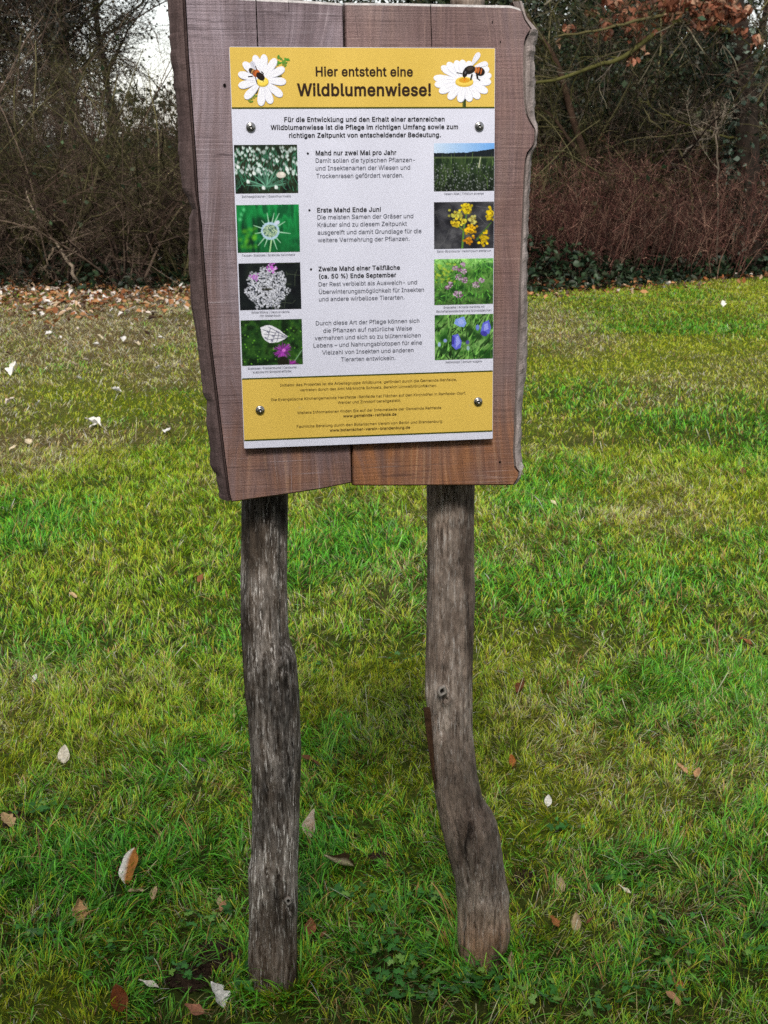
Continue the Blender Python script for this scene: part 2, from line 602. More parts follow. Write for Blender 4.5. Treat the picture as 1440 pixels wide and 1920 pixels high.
def plank(name_label, right, face_edge, outer_edge, seam, top, bottom, mat, wmat):
    """face_edge: pixel polyline of the waney side of the face (top to bottom); seam: the straight inner side."""
    fe = np.array([board(x, y, 0)[:2] for x, y in face_edge])
    oe = np.array([board(x, y, -0.036)[:2] for x, y in outer_edge])
    sm = np.array([board(x, y, 0)[:2] for x, y in seam])
    tp = np.array([board(x, y, 0)[:2] for x, y in top])
    bt = np.array([board(x, y, 0)[:2] for x, y in bottom])
    fs = lambda v, a: np.interp(-v, -a[:, 1], a[:, 0])
    L_, R_ = (sm, fe) if right else (fe, sm)
    cols = 46
    rows = 150
    s = np.linspace(0, 1, cols)
    s = np.concatenate([[0, 0.006], s[1:-1], [0.994, 1]])
    t = np.concatenate([[0, 0.004], np.linspace(0, 1, rows)[1:-1], [0.994, 1]])
    V = np.zeros((len(t), len(s), 3))
    for i, tt in enumerate(t):
        for j, ss in enumerate(s):
            # iterate: v depends on u
            v = (1 - tt) * bt[:, 1].mean() + tt * tp[:, 1].mean()
            for _ in range(4):
                u = (1 - ss) * fs(v, L_) + ss * fs(v, R_)
                vb = np.interp(u, bt[:, 0], bt[:, 1]); vt = np.interp(u, tp[:, 0], tp[:, 1])
                v = (1 - tt) * vb + tt * vt
            V[i, j] = (u, v, 0)
    w = 0.0012 * (fbm(np.c_[V[..., 0].ravel() * 25, V[..., 1].ravel() * 4], 3, 5 + right) - 0.5).reshape(V.shape[:2])
    V[..., 2] = w
    # bevels: outermost rows and columns fall back
    V[0, :, 2] -= 0.006; V[-1, :, 2] -= 0.0075
    seam_col = 0 if right else -1
    edge_col = -1 if right else 0
    V[:, seam_col, 2] -= 0.004
    V[:, edge_col, 2] -= 0.007
    nT, nS = V.shape[:2]
    verts = list(V.reshape(-1, 3))
    id0 = np.arange(nT * nS).reshape(nT, nS)
    Fs, mi = [], []
    for i in range(nT - 1):
        for j in range(nS - 1):
            Fs.append((id0[i, j], id0[i, j + 1], id0[i + 1, j + 1], id0[i + 1, j]))
            top_bevel = (i == nT - 2)
            mi.append(2 if top_bevel else (1 if (j == 0 and not right) or (j == nS - 2 and right) else 0))
    # skirt back to w=-0.04 and closed back
    ring = list(id0[0, :]) + list(id0[1:, -1]) + list(id0[-1, -2::-1]) + list(id0[-2:0:-1, 0])
    base = len(verts)
    for r_ in ring:
        p = np.array(verts[r_]); verts.append((p[0], p[1], -0.038))
    nR = len(ring)
    for k in range(nR):
        a, b = ring[k], ring[(k + 1) % nR]
        Fs.append((b, a, base + k, base + (k + 1) % nR)); mi.append(0)
    Fs.append(tuple(base + k for k in range(nR))); mi.append(0)
    me = poly_mesh('plank', verts, Fs)
    o = board_part('plank', me, [mat, M['groove'], M['bevel']])
    me.polygons.foreach_set('material_index', np.array(mi, np.int32))
    o['label'] = name_label
    # waney (bark side) edge: from just behind the face line out and back to the outer line
    vs = np.linspace(max(fe[-1, 1], oe[-1, 1]), min(fe[0, 1], oe[0, 1]), 170)
    sgn = 1 if right else -1
    prof = [(-0.12, -0.018), (0.05, -0.0105), (0.14, -0.0065), (0.38, -0.009), (0.62, -0.016), (0.86, -0.026), (1.0, -0.036), (0.97, -0.0365), (-0.12, -0.0365)]
    G = []
    for v in vs:
        uf = fs(v, fe) + sgn * 0.0006
        uo = fs(v, oe) + 0.0036 * (fbm(np.array([[v * 130, 3.3 + right, 1.0]]), 3, 8)[0] - 0.5)
        if sgn * (uo - uf) < 0.0015:
            uo = uf + sgn * 0.0015
        
        row = []
        for k, (q, ww) in enumerate(prof):
            nse = (vnoise(np.array([[v * 90, k * 3.1, 7.0 + right]]))[0] - 0.5) * (0.0045 if 2 < k < 7 else 0.0006)
            row.append((uf + (uo - uf) * q + nse * 0.35 - (sgn * 0.004 if q < 0 else 0), v, ww + nse))
        G.append(row)
    G = np.array(G)
    a_, b_ = G.shape[:2]
    ii = np.arange(a_ * b_).reshape(a_, b_)
    Q = np.stack([ii[:-1, :-1], ii[:-1, 1:], ii[1:, 1:], ii[1:, :-1]], -1).reshape(-1, 4)
    if not right:
        Q = Q[:, ::-1]
    me = poly_mesh('waney_edge', G.reshape(-1, 3), [tuple(q) for q in Q] + [tuple(ii[0, :]), tuple(ii[-1, ::-1])])
    link('waney_edge', me, wmat, o)
    return o


faceL = [(344, -22), (347, 0), (353, 110), (359, 190), (367, 300), (371, 370), (377, 420), (383, 500), (388, 560), (395, 640), (406, 730), (418, 830), (430, 925), (434, 941)]
outL = [(311, -22), (314, 0), (320, 110), (325, 143), (333, 220), (335, 300), (341, 350), (360, 393), (355, 410), (353.5, 440), (353, 490), (358, 570), (367, 620),
        (372, 666), (380, 736), (388, 751), (387, 790), (392, 830), (396, 879), (405, 889), (409, 915), (413, 942)]
seamL = [(641, -10), (642.5, 4), (649, 300), (655, 620), (658, 850), (659.5, 910)]
topL = [(300, -16), (480, -4), (575, 0), (643, 5)]
botL = [(405, 943), (440, 942), (545, 927), (600, 918.5), (662, 906)]
plankL = plank('greyer plank with horizontal saw marks and a slanting foot', 0, faceL, outL, seamL, topL, botL, M['plank_l'], M['waney_l'])
seamR = [(646, -6), (647.5, 4), (653, 300), (658.5, 620), (661, 850), (662, 912)]
faceR = [(973, 0), (977, 12), (984, 36), (997, 55), (990, 63), (985, 75), (983, 100), (982.5, 150), (984, 190), (987, 213), (995, 230), (1004, 243), (1003.5, 262), (1001, 272),
         (990, 285), (986, 300), (983.5, 333), (980, 417), (975, 533), (972, 633), (969, 700), (966, 780), (963.5, 849), (966, 878), (975, 887), (971, 897), (962, 911)]
outR = [(976, 0), (980, 12), (985, 33), (1003, 52), (1009.5, 60), (1006, 80), (1003, 105), (1003, 150), (1003, 223), (1008, 236), (1006, 255), (1005, 273), (996, 292),
        (994.5, 320), (992, 367), (988.5, 467), (988.5, 567), (989, 633), (989, 670), (986, 700), (981, 742), (977, 802), (977.5, 850), (979.5, 872), (976, 888), (974, 895), (965, 911)]
topR = [(640, 4), (648, 3.5), (740, 4.5), (808, 6), (960, 9), (975, 14), (1010, 16)]
botR = [(655, 911.5), (700, 912), (962, 911), (968, 908), (985, 900), (1010, 900)]
plankR = plank('browner plank with a wavy knotty outer side and orange foot', 1, faceR, outR, seamR, topR, botR, M['plank_r'], M['waney_r'])


def crack(parent, pts, wd):
    g = Geo()
    P = [board(x, y, 0)[:2] for x, y in pts]
    V = []
    for k, p in enumerate(P):
        ww = wd * (0.6 + 0.8 * vnoise(np.array([[k * 1.7, 3.3, parent is plankR]]))[0])
        V += [(p[0] - ww / 2, p[1], 0.0011), (p[0] + ww / 2, p[1], 0.0011)]
    g.add(V, [(2 * k, 2 * k + 2, 2 * k + 3, 2 * k + 1) for k in range(len(P) - 1)])
    link('crack', g.mesh('crack'), M['groove'], parent)


crack(plankL, [(479, -4 + k * 6) if k < 1 else (479.5 + 0.04 * k * 6, -4 + k * 6) for k in range(17)], 0.0016)
crack(plankL, [(541 + 0.05 * k, 2 + k * 4) for k in range(6)], 0.0006)
crack(plankR, [(807 + 0.03 * k * 6, 9 + k * 6) for k in range(15)], 0.0012)
# small round nail holes in the planks
for hx, hy, rr, pk in [(421, 160, 0.0022, plankL), (937, 866, 0.0016, plankR), (938, 78, 0.001, plankR), (923, 41, 0.001, plankR)]:
    c = board(hx, hy, 0)
    an = np.linspace(0, 2 * np.pi, 12, endpoint=False)
    g = Geo()
    g.add(np.c_[c[0] + rr * np.cos(an), c[1] + rr * np.sin(an) * 1.2, np.full(12, 0.0012)], [tuple(range(12))])
    link('nail_hole', g.mesh('nail_hole'), M['groove'], pk)

# ---- posts


def post(lbl, Lp, Rp, mat, seed, knots, bumps):
    Lp, Rp = np.array(Lp, float), np.array(Rp, float)
    y0, y1 = Lp[0, 1], Lp[-1, 1]
    ys = np.linspace(y0, y1, 420)
    V = []
    nseg = 128
    ph = np.linspace(0, 2 * np.pi, nseg, endpoint=False)
    for y in ys:
        xl, xr = np.interp(y, Lp[:, 1], Lp[:, 0]), np.interp(y, Rp[:, 1], Rp[:, 0])
        a = on_plane(xl, y, -0.09, CAM); b = on_plane(xr, y, -0.09, CAM)
        c, r = (a + b) / 2, np.linalg.norm(b - a) / 2
        P = np.c_[np.cos(ph) * 2.2, np.sin(ph) * 2.2, np.full(nseg, (y - y0) / 70.0)]
        d = 0.10 * (fbm(P, 3, seed) - 0.5)
        P2 = np.c_[np.cos(ph) * 9, np.sin(ph) * 9, np.full(nseg, (y - y0) / 60.0)]
        rid = np.abs(fbm(P2, 3, seed + 40) - 0.5)
        d += -0.10 * np.clip(0.05 - rid, 0, 1) / 0.05 * 0.75
        P3 = np.c_[np.cos(ph) * 22, np.sin(ph) * 22, np.full(nseg, (y - y0) / 45.0)]
        d += 0.05 * (fbm(P3, 2, seed + 80) - 0.5)
        edge = np.abs(np.cos(ph)) ** 3          # the traced silhouette stays as it is
        rr = r * (1 + d * (1 - 0.85 * edge))
        for (kx, ky, kr, kh) in knots:
            kp = on_plane(kx, ky, -0.09, CAM)
            ku = ((kp - c) @ BU)
            kv = ((kp - c) @ BV)
            dd = np.hypot(r * np.cos(ph) - ku, np.where(np.sin(ph) > 0, kv, 9)) / kr
            rr += kh * (np.exp(-dd ** 2) - 1.5 * np.exp(-(dd / 0.38) ** 2))
        for (p0, pw, ya, yb, dp) in bumps:
            m_ = np.clip((y - ya) / 40, 0, 1) * np.clip((yb - y) / 40, 0, 1)
            rr -= dp * m_ * np.exp(-(((ph - p0 + np.pi) % (2 * np.pi) - np.pi) / pw) ** 2)
        n_ = np.array([0, 0, 1.0])
        flat = BN - n_ * (BN @ n_); flat /= np.linalg.norm(flat)
        V.append(c - ROOT_LOC + np.outer(rr * np.cos(ph), BU) + np.outer(rr * np.sin(ph) * 0.94, flat))
    V = np.array(V)
    a_ = len(ys)
    ii = np.arange(a_ * nseg).reshape(a_, nseg)
    nx_ = np.roll(ii, -1, axis=1)
    Q = np.stack([ii[1:], nx_[1:], nx_[:-1], ii[:-1]], -1).reshape(-1, 4)
    polys = [tuple(q) for q in Q] + [tuple(ii[0, ::1]), tuple(ii[-1, ::-1])]
    me = poly_mesh('post', V.reshape(-1, 3), polys, smooth=True)
    o = link('post', me, mat, sign)
    o['label'] = lbl
    return o


leftL = [(455, 40), (453.5, 700), (453, 940), (452, 1025), (451, 1090), (451.5, 1175), (455, 1230), (456.5, 1260), (458.6, 1300), (464.6, 1340), (469, 1400), (471.6, 1450), (473, 1500),
         (471.6, 1560), (471, 1600), (465, 1632), (465.6, 1650), (467, 1700), (466.4, 1750), (465, 1800), (463, 1850), (462, 1885)]
leftR = [(540, 40), (540, 700), (540, 940), (539, 1025), (538, 1090), (540, 1175), (543, 1200), (555, 1232), (557.5, 1260), (561, 1300), (562, 1340), (564.5, 1400), (564, 1450), (562, 1500),
         (560.7, 1560), (559.4, 1600), (558.5, 1630), (558, 1700), (557, 1750), (557, 1800), (555, 1850), (554, 1885)]
rightL = [(845, 1), (815, 500), (800.6, 915), (801.6, 1000), (801.6, 1080), (801, 1120), (799.8, 1180), (798.4, 1240), (797.6, 1300), (802, 1330), (803.7, 1380), (806.4, 1400), (811.6, 1450),
          (818, 1500), (827, 1545), (840, 1600), (853.8, 1650), (857, 1680), (858.5, 1710), (859, 1760), (861, 1790), (862, 1825)]
rightR = [(908, 1), (897, 500), (888.7, 915), (888, 1000), (889, 1080), (890.3, 1120), (887.4, 1180), (885.6, 1240), (884.8, 1300), (884.8, 1330), (885.6, 1380), (888.4, 1400), (893.6, 1450),
          (904.6, 1500), (919, 1520), (931, 1546), (940.5, 1600), (947, 1650), (954, 1680), (952, 1710), (955.6, 1735), (953.5, 1760), (946, 1790), (944, 1825)]
postL = post('darker post of coarse blackened bark with pale flecks', leftL, leftR, M['post_l'], 21, [(540, 1690, 0.011, 0.005), (528, 1240, 0.02, 0.003)], [(0.72, 0.16, 930, 1215, 0.010), (1.6, 0.12, 1180, 1420, 0.006)])
postR = post('browner smooth post kinked outward near its foot', rightL, rightR, M['post_r'], 55,
             [(829, 1295, 0.010, 0.006), (820, 1374, 0.008, 0.003), (836, 1008, 0.005, 0.002), (822, 1090, 0.008, 0.0025), (855, 1150, 0.006, 0.002), (859, 1030, 0.005, 0.002), (905, 1530, 0.02, 0.002)], [(2.2, 0.1, 1380, 1800, 0.004)])


def knot(parent, kx, ky, rr, light):
    """ring of grain with a dark eye"""
    c = on_plane(kx, ky, -0.045 + 0.0035, CAM) - ROOT_LOC
    g = Geo()
    an = np.linspace(0, 2 * np.pi, 18, endpoint=False)
    wob = 1 + 0.6 * (vnoise(np.c_[np.cos(an) * 2 + kx, np.sin(an) * 2, an * 0]) - 0.5)
    rings = [(rr, -0.0045, srgb(110, 96, 86)), (rr * 0.72, 0.001, light), (rr * 0.45, 0.0005, light * 0.9), (rr * 0.3, -0.003, srgb(28, 22, 18)), (0.0001, -0.004, srgb(20, 16, 14))]
    V, C = [], []
    for r_, d_, cc in rings:
        V += [c + BU * (r_ * w_ * np.cos(a_)) + BV * (1.25 * r_ * w_ * np.sin(a_)) + BN * d_ for a_, w_ in zip(an, wob)]
        C += [cc] * 18
    P = []
    for k in range(4):
        P += [(k * 18 + i, k * 18 + (i + 1) % 18, (k + 1) * 18 + (i + 1) % 18, (k + 1) * 18 + i) for i in range(18)]
    g.add(V, P, np.array(C))
    link('knot', g.mesh('knot', True), M['leaf'], parent)


knot(postR, 829, 1296, 0.0095, srgb(160, 152, 144))
knot(postL, 541, 1690, 0.0065, srgb(150, 144, 138))
# loose bark strip along the side of the browner post
g = Geo()
stp = [(797.5, 1328), (799, 1350), (801.5, 1380), (805, 1410), (808.5, 1440), (815, 1480)]
V = []
for k, (x, y) in enumerate(stp):
    tt = k / (len(stp) - 1)
    wd = 0.0095 * (1 - tt ** 2) + 0.0012
    p = on_plane(x - 3 + 4 * tt, y, -0.075, CAM) - ROOT_LOC
    V += [p, p + BU * wd + BN * 0.006, p + BU * wd - BN * 0.006, p - BN * 0.004]
P = []
for k in range(len(stp) - 1):
    for j in range(4):
        P.append((4 * k + j, 4 * k + (j + 1) % 4, 4 * k + 4 + (j + 1) % 4, 4 * k + 4 + j))
P += [(0, 1, 2, 3), tuple(4 * (len(stp) - 1) + j for j in (3, 2, 1, 0))]
g.add(V, P)
link('bark_strip', g.mesh('bark_strip'), waney_material('bark_strip_brown', srgb(46, 32, 24), srgb(86, 62, 44)), postR)

# ---- printed panel
g = Geo()
PWm, PHm, wf, wb = PW, PH, PANEL_W, PANEL_W - 0.0045
rad = 0.0018


def round_rect(x0, y0, x1, y1, r, n=4):
    P = []
    for cx, cy, a0 in ((x1 - r, y1 - r, 0), (x0 + r, y1 - r, 90), (x0 + r, y0 + r, 180), (x1 - r, y0 + r, 270)):
        for k in range(n + 1):
            a = math.radians(a0 + 90 * k / n)
            P.append((cx + r * math.cos(a), cy + r * math.sin(a)))
    return P


rr_ = round_rect(0, -PHm, PWm, 0, rad)
nr = len(rr_)
V = [(x, y, wf) for x, y in rr_] + [(x, y, wb) for x, y in rr_]
P = [tuple(range(nr)), tuple(range(2 * nr - 1, nr - 1, -1))] + [(k, nr + k, nr + (k + 1) % nr, (k + 1) % nr) for k in range(nr)]
P = [p if len(p) != 4 else (p[1], p[2], p[3], p[0]) for p in P]
g.add(V, P)
panel = board_part('info_panel', g.mesh('info_panel'), M['white'])
panel['label'] = 'yellow and white printed panel with German text and flower photographs'


def on_panel(name, me, mats):
    return link(name, me, mats, panel)


def band(name, y0, y1, mat, lift, x0=0.0, x1=None):
    x1 = PWm if x1 is None else x1
    g = Geo()
    g.add([(x0, y0, wf + lift), (x1, y0, wf + lift), (x1, y1, wf + lift), (x0, y1, wf + lift)], [(0, 1, 2, 3)])
    return on_panel(name, g.mesh(name), mat)


e = 0.0006
hb = 0.5 * (panel_xy(435, 203)[1] + panel_xy(928, 201)[1])
ft = 0.5 * (panel_xy(455, 709.5)[1] + panel_xy(924, 696.5)[1])
fb = 0.5 * (panel_xy(457, 825.5)[1] + panel_xy(923.5, 808)[1])
band('header_band', hb, -e, M['yellow'], 0.0002, e, PWm - e)
band('footer_band', fb, ft, M['yellow'], 0.0002, e, PWm - e)
for yy in (hb, ft, fb):
    band('rule_line', yy - 0.0012, yy + 0.0010, M['green'], 0.0004, e, PWm - e)

# outlines of a plain sans-serif alphabet, by character code: advance, then for each outline its point count and points
GLYPHS = {
 32: [188],
 33: [196,4,67,160,63,509,132,509,128,160,16,98,-4,81,-1,66,9,56,24,52,41,56,58,66,73,81,83,98,86,116,83,130,73,140,58,143,41,140,24,130,9,116,-1],
 37: [676,26,175,283,146,286,121,297,101,314,86,335,78,360,75,388,75,412,78,440,87,464,101,486,121,503,146,513,175,517,206,513,230,503,250,486,264,464,273,440,276,412,276,388,273,360,264,335,250,314,230,297,205,286,18,175,327,198,332,212,346,221,365,223,388,223,412,221,435,213,454,198,468,175,473,153,468,138,454,130,435,127,412,127,388,130,365,138,346,153,332,26,501,-10,471,-6,446,5,426,21,412,43,403,68,400,95,400,120,403,147,412,172,427,194,447,210,471,221,501,225,531,221,556,210,576,194,590,172,598,147,601,120,601,95,598,68,589,43,575,21,555,5,531,-6,18,501,35,523,39,538,53,546,73,549,95,549,120,546,142,538,162,524,176,501,180,479,176,464,162,456,142,453,120,453,95,455,73,464,53,479,39,4,132,0,482,509,540,509,191,0],
 40: [273,19,89,207,92,264,101,324,114,384,132,441,153,494,177,539,236,539,191,428,161,313,154,258,151,207,160,115,188,16,236,-96,177,-96,139,-21,111,55,95,131],
 41: [273,19,37,-96,86,18,113,116,122,207,119,258,112,313,82,428,37,539,97,539,121,494,142,441,159,384,173,323,181,264,184,207,178,130,161,53,134,-22,97,-96],
 44: [188,4,38,-119,68,71,137,71,84,-119],
 45: [453,4,337,244,337,188,114,188,114,244],
 46: [188,16,95,-4,78,-1,63,9,53,24,50,41,53,59,63,73,78,83,95,87,113,83,128,73,138,59,141,41,138,24,128,9,113,-1],
 47: [249,4,235,533,71,-76,14,-76,178,533],
 48: [453,24,227,-7,174,1,130,24,95,62,69,113,53,178,48,254,53,330,69,395,95,447,130,484,174,508,227,516,279,508,323,484,358,447,384,395,400,330,405,254,400,178,384,113,359,62,323,24,279,1,24,227,50,261,56,290,74,313,103,330,144,340,194,344,254,340,314,330,365,313,405,290,435,261,453,227,460,192,453,163,435,140,405,123,365,113,314,109,254,113,194,123,144,140,103,163,74,192,56],
 53: [453,53,221,-7,178,-2,140,11,108,32,83,60,66,93,60,130,122,130,127,108,138,89,154,73,173,60,196,52,221,50,250,53,276,64,298,82,314,104,324,131,328,162,324,193,314,221,297,244,275,262,248,273,218,277,167,268,145,258,128,246,67,253,96,509,366,509,366,452,151,452,134,301,136,301,155,315,178,325,203,331,229,334,263,330,294,321,321,306,345,285,364,260,379,231,388,199,391,163,385,117,369,76,343,41,309,15,268,-1],
 65: [480,12,16,0,201,509,276,509,463,0,395,0,287,302,264,372,232,478,245,478,213,371,191,302,85,0,4,110,142,110,199,370,199,370,142],
 66: [456,27,60,0,60,509,241,509,289,504,329,491,359,469,381,442,394,410,398,374,395,344,387,320,373,301,356,286,315,267,315,262,339,257,363,245,385,227,402,203,414,173,418,136,413,100,400,67,377,39,344,18,301,4,247,0,13,125,57,245,57,296,63,330,80,349,105,355,137,352,161,342,184,327,203,306,218,279,228,248,231,125,231,13,125,285,238,285,265,288,288,296,308,309,323,326,333,348,336,372,330,403,313,429,283,446,240,452,125,452],
 67: [510,51,267,-7,205,1,150,25,104,63,70,115,48,179,40,254,48,329,70,393,104,445,150,484,205,508,267,516,305,513,340,504,373,490,402,471,427,447,448,418,463,385,473,348,408,348,401,373,389,395,357,428,315,449,267,456,223,450,184,432,150,403,125,364,109,314,103,254,109,194,125,145,151,105,184,76,223,59,267,53,315,60,357,81,389,114,408,160,473,160,463,124,448,91,428,62,402,38,373,19,341,5,305,-4],
 68: [502,30,219,0,96,0,96,57,215,57,272,63,318,81,354,110,379,149,394,198,399,255,394,312,379,361,354,399,320,428,275,446,221,452,93,452,93,509,225,509,294,501,353,478,399,441,433,391,455,329,462,255,455,181,433,119,398,68,351,31,291,8,4,125,509,125,0,60,0,60,509],
 69: [419,12,60,0,60,509,372,509,372,452,125,452,125,286,355,286,355,229,125,229,125,57,375,57,375,0],
 70: [410,10,60,0,60,509,369,509,369,452,125,452,125,278,346,278,346,221,125,221,125,0],
 71: [520,54,269,-7,205,1,149,25,104,64,69,116,47,179,40,254,47,329,69,393,103,445,149,484,203,508,265,516,304,513,340,504,374,489,403,469,429,445,449,416,465,384,474,349,408,349,387,393,356,427,315,448,265,456,222,450,183,432,150,404,125,364,109,314,103,254,109,194,125,145,151,105,184,76,224,59,269,53,309,57,345,71,374,93,396,123,410,160,415,202,434,199,283,199,283,256,478,256,478,200,471,141,451,91,419,50,377,19,326,0],
 72: [517,12,60,0,60,509,125,509,125,289,392,289,392,509,457,509,457,0,392,0,392,232,125,232,125,0],
 73: [300,12,31,0,31,57,118,57,118,452,31,452,31,509,269,509,269,452,183,452,183,57,269,57,269,0],
 74: [396,22,185,-7,124,3,75,33,44,81,33,145,33,173,98,173,98,145,104,104,122,74,149,56,185,50,220,56,248,74,266,104,272,145,272,509,336,509,336,145,326,81,294,33,246,3],
 75: [467,9,104,145,104,216,139,261,174,303,212,344,364,509,448,509,231,276,228,276,7,60,0,60,509,125,509,125,334,124,225,125,193,125,0,4,372,0,188,259,228,309,449,0],
 76: [393,6,60,0,60,509,125,509,125,57,361,57,361,0],
 77: [628,40,60,0,60,509,152,509,277,187,287,159,299,123,311,84,322,49,307,49,318,83,330,121,342,158,352,187,476,509,568,509,568,0,504,0,504,291,504,327,505,369,506,413,507,457,513,457,498,409,482,363,467,322,456,291,342,0,286,0,170,291,159,321,145,361,129,408,112,457,119,457,120,416,121,372,122,328,122,291,122,0],
 78: [523,24,60,0,60,509,136,509,343,183,363,151,388,107,414,55,405,54,401,108,399,157,399,195,399,509,463,509,463,0,387,0,202,290,177,331,148,381,108,452,119,454,122,384,124,328,125,291,125,0],
 80: [445,32,60,0,60,509,235,509,289,503,332,487,366,462,390,430,404,391,409,348,404,304,390,265,366,233,332,207,289,191,235,186,109,186,109,242,233,242,269,246,297,256,318,272,333,294,342,319,344,348,342,376,333,402,318,423,297,439,268,449,232,452,125,452,125,0],
 82: [449,32,60,0,60,509,236,509,290,504,333,489,367,465,390,433,405,395,409,352,405,309,390,271,367,240,333,217,289,203,236,198,96,198,96,255,234,255,269,258,298,267,319,281,334,300,342,324,345,352,342,380,334,405,319,425,298,440,269,449,233,452,125,452,125,0,4,353,0,230,229,303,229,428,0],
 83: [447,70,224,-9,172,-4,128,9,91,31,64,60,46,96,38,137,104,137,110,110,123,88,142,71,166,59,194,52,224,49,257,52,286,60,311,74,329,92,341,114,346,139,342,161,332,179,316,193,296,205,245,222,184,239,128,260,86,289,60,326,52,372,58,413,75,448,102,476,138,498,180,511,227,516,275,511,316,498,351,476,377,449,394,415,401,378,337,378,326,412,302,437,267,453,225,459,194,456,167,448,145,435,129,418,118,398,115,376,119,352,131,334,148,319,169,308,212,293,264,279,312,264,359,238,379,220,395,198,405,171,408,139,403,99,386,64,360,34,323,11,278,-4],
 84: [449,8,32,452,32,509,417,509,417,452,257,452,257,0,193,0,193,452],
 85: [517,30,259,-8,203,-2,154,15,114,43,85,80,66,124,60,173,60,509,124,509,124,178,128,144,141,113,160,87,187,68,220,56,259,52,298,56,331,68,357,87,377,113,389,144,393,178,393,509,457,509,457,173,451,124,433,80,403,43,363,15,315,-2],
 86: [480,12,204,0,16,509,84,509,192,206,215,137,248,31,235,31,267,138,290,206,395,509,463,509,278,0],
 87: [686,32,155,0,16,509,82,509,163,196,175,145,187,94,197,40,189,40,200,94,211,145,224,196,306,509,380,509,462,196,474,145,486,94,497,40,488,40,499,94,510,145,523,196,603,509,670,509,530,0,455,0,368,323,351,391,336,475,350,475,335,395,318,323,230,0],
 90: [438,20,42,0,42,46,273,385,306,431,341,476,348,454,285,452,223,452,40,452,40,509,397,509,397,462,169,129,134,81,97,33,90,54,152,57,214,57,399,57,399,0],
 97: [389,48,160,-9,126,-5,94,5,68,22,48,45,35,73,30,108,34,138,43,161,58,179,78,193,125,211,178,220,234,227,265,235,273,243,276,255,276,257,273,279,267,297,256,311,240,322,220,329,196,331,171,329,149,322,118,301,100,274,41,291,57,322,79,346,104,364,133,375,163,382,194,384,239,379,286,360,306,343,322,320,333,290,337,251,337,0,277,0,277,52,272,52,252,25,215,1,190,-6,21,170,45,202,49,228,59,248,74,263,93,272,115,276,138,276,190,259,182,231,176,200,171,175,168,134,159,117,150,103,139,95,124,92,105,94,87,102,72,114,61,130,52],
 98: [424,27,229,-8,198,-5,172,4,138,31,118,59,112,59,112,0,53,0,53,509,114,509,114,319,118,319,137,346,171,373,197,381,229,384,274,378,313,361,345,332,370,293,385,245,390,189,385,133,370,84,346,45,313,16,274,-2,24,220,47,253,51,279,66,301,88,316,117,325,151,328,189,325,227,316,261,301,290,280,311,253,325,220,330,188,325,161,312,140,291,125,263,116,229,113,189,116,150,125,115,140,86,162,65,188,51],
 99: [396,43,207,-8,159,-2,117,16,82,46,56,85,40,133,34,187,40,243,56,291,82,330,117,360,159,378,207,384,260,377,305,356,340,322,362,277,303,262,290,289,270,311,242,325,207,330,173,325,145,310,124,287,108,258,99,224,96,187,99,151,108,117,124,89,145,66,173,51,207,46,243,52,271,66,292,89,304,117,363,102,354,78,341,56,306,21,261,-1],
 100: [424,27,195,-8,151,-2,111,16,79,45,55,84,39,133,34,189,39,245,55,293,79,332,112,361,151,378,196,384,228,381,253,373,287,346,306,319,311,319,311,509,372,509,372,0,313,0,313,59,307,59,287,31,252,4,227,-5,24,205,47,236,51,263,65,284,86,299,115,309,150,312,189,309,229,300,263,284,291,263,312,237,325,205,330,172,325,145,311,124,290,108,261,99,227,96,189,99,151,109,117,124,88,145,66,172,51],
 101: [404,54,212,-8,161,-2,117,16,82,46,56,85,40,132,34,187,39,242,55,290,81,329,115,359,157,378,205,384,236,382,266,374,294,361,319,341,341,315,357,282,368,242,371,194,371,169,75,169,75,221,338,221,310,202,307,237,298,269,283,294,263,314,237,326,205,330,173,326,146,313,125,294,109,270,99,241,96,211,96,178,100,139,110,106,128,80,151,61,179,50,212,46,254,53,285,73,306,105,365,91,353,63,335,39,311,19,283,4,249,-5],
 102: [254,4,228,379,228,327,6,327,6,379,18,81,0,81,432,84,461,96,486,113,505,135,519,161,527,187,530,222,527,243,521,227,468,215,472,195,474,171,470,154,460,145,443,142,419,142,0],
 103: [425,47,207,-151,168,-148,134,-140,105,-127,82,-110,64,-91,51,-69,101,-41,122,-66,154,-88,178,-95,207,-97,249,-92,282,-75,304,-47,311,-6,311,68,306,68,287,41,252,16,227,8,195,5,152,10,113,27,80,53,55,90,39,136,34,191,39,246,55,293,80,332,112,361,152,378,196,384,228,382,253,373,288,346,308,319,313,319,313,379,372,379,372,-9,367,-54,350,-90,324,-117,291,-136,251,-147,24,205,59,237,63,264,75,285,95,300,121,309,154,312,193,309,231,300,264,285,291,264,312,237,325,205,330,172,325,145,312,124,290,109,262,99,229,96,193,99,155,109,123,124,96,145,76,172,63],
 104: [410,29,114,227,114,0,53,0,53,509,114,509,114,287,102,287,124,332,152,362,187,379,227,384,264,380,295,369,321,349,341,321,353,285,357,240,357,0,296,0,296,235,290,275,273,304,246,323,210,329,184,326,161,317,141,303,126,283,117,257],
 105: [167,4,53,0,53,379,114,379,114,0,16,84,443,67,446,54,455,44,468,41,483,44,499,54,512,67,521,84,524,100,521,114,512,123,499,126,483,123,468,114,455,100,446],
 106: [167,16,53,379,114,379,114,-30,111,-63,102,-90,86,-113,65,-129,37,-139,4,-143,-10,-143,-10,-87,2,-87,25,-83,40,-72,50,-54,53,-29,16,83,443,67,446,53,455,44,468,41,483,44,499,53,512,67,521,83,524,100,521,114,512,123,499,126,483,123,468,114,455,100,446],
 107: [381,7,110,137,110,212,121,212,284,379,360,379,184,199,177,199,4,53,0,53,509,114,509,114,0,4,294,0,148,186,191,229,372,0],
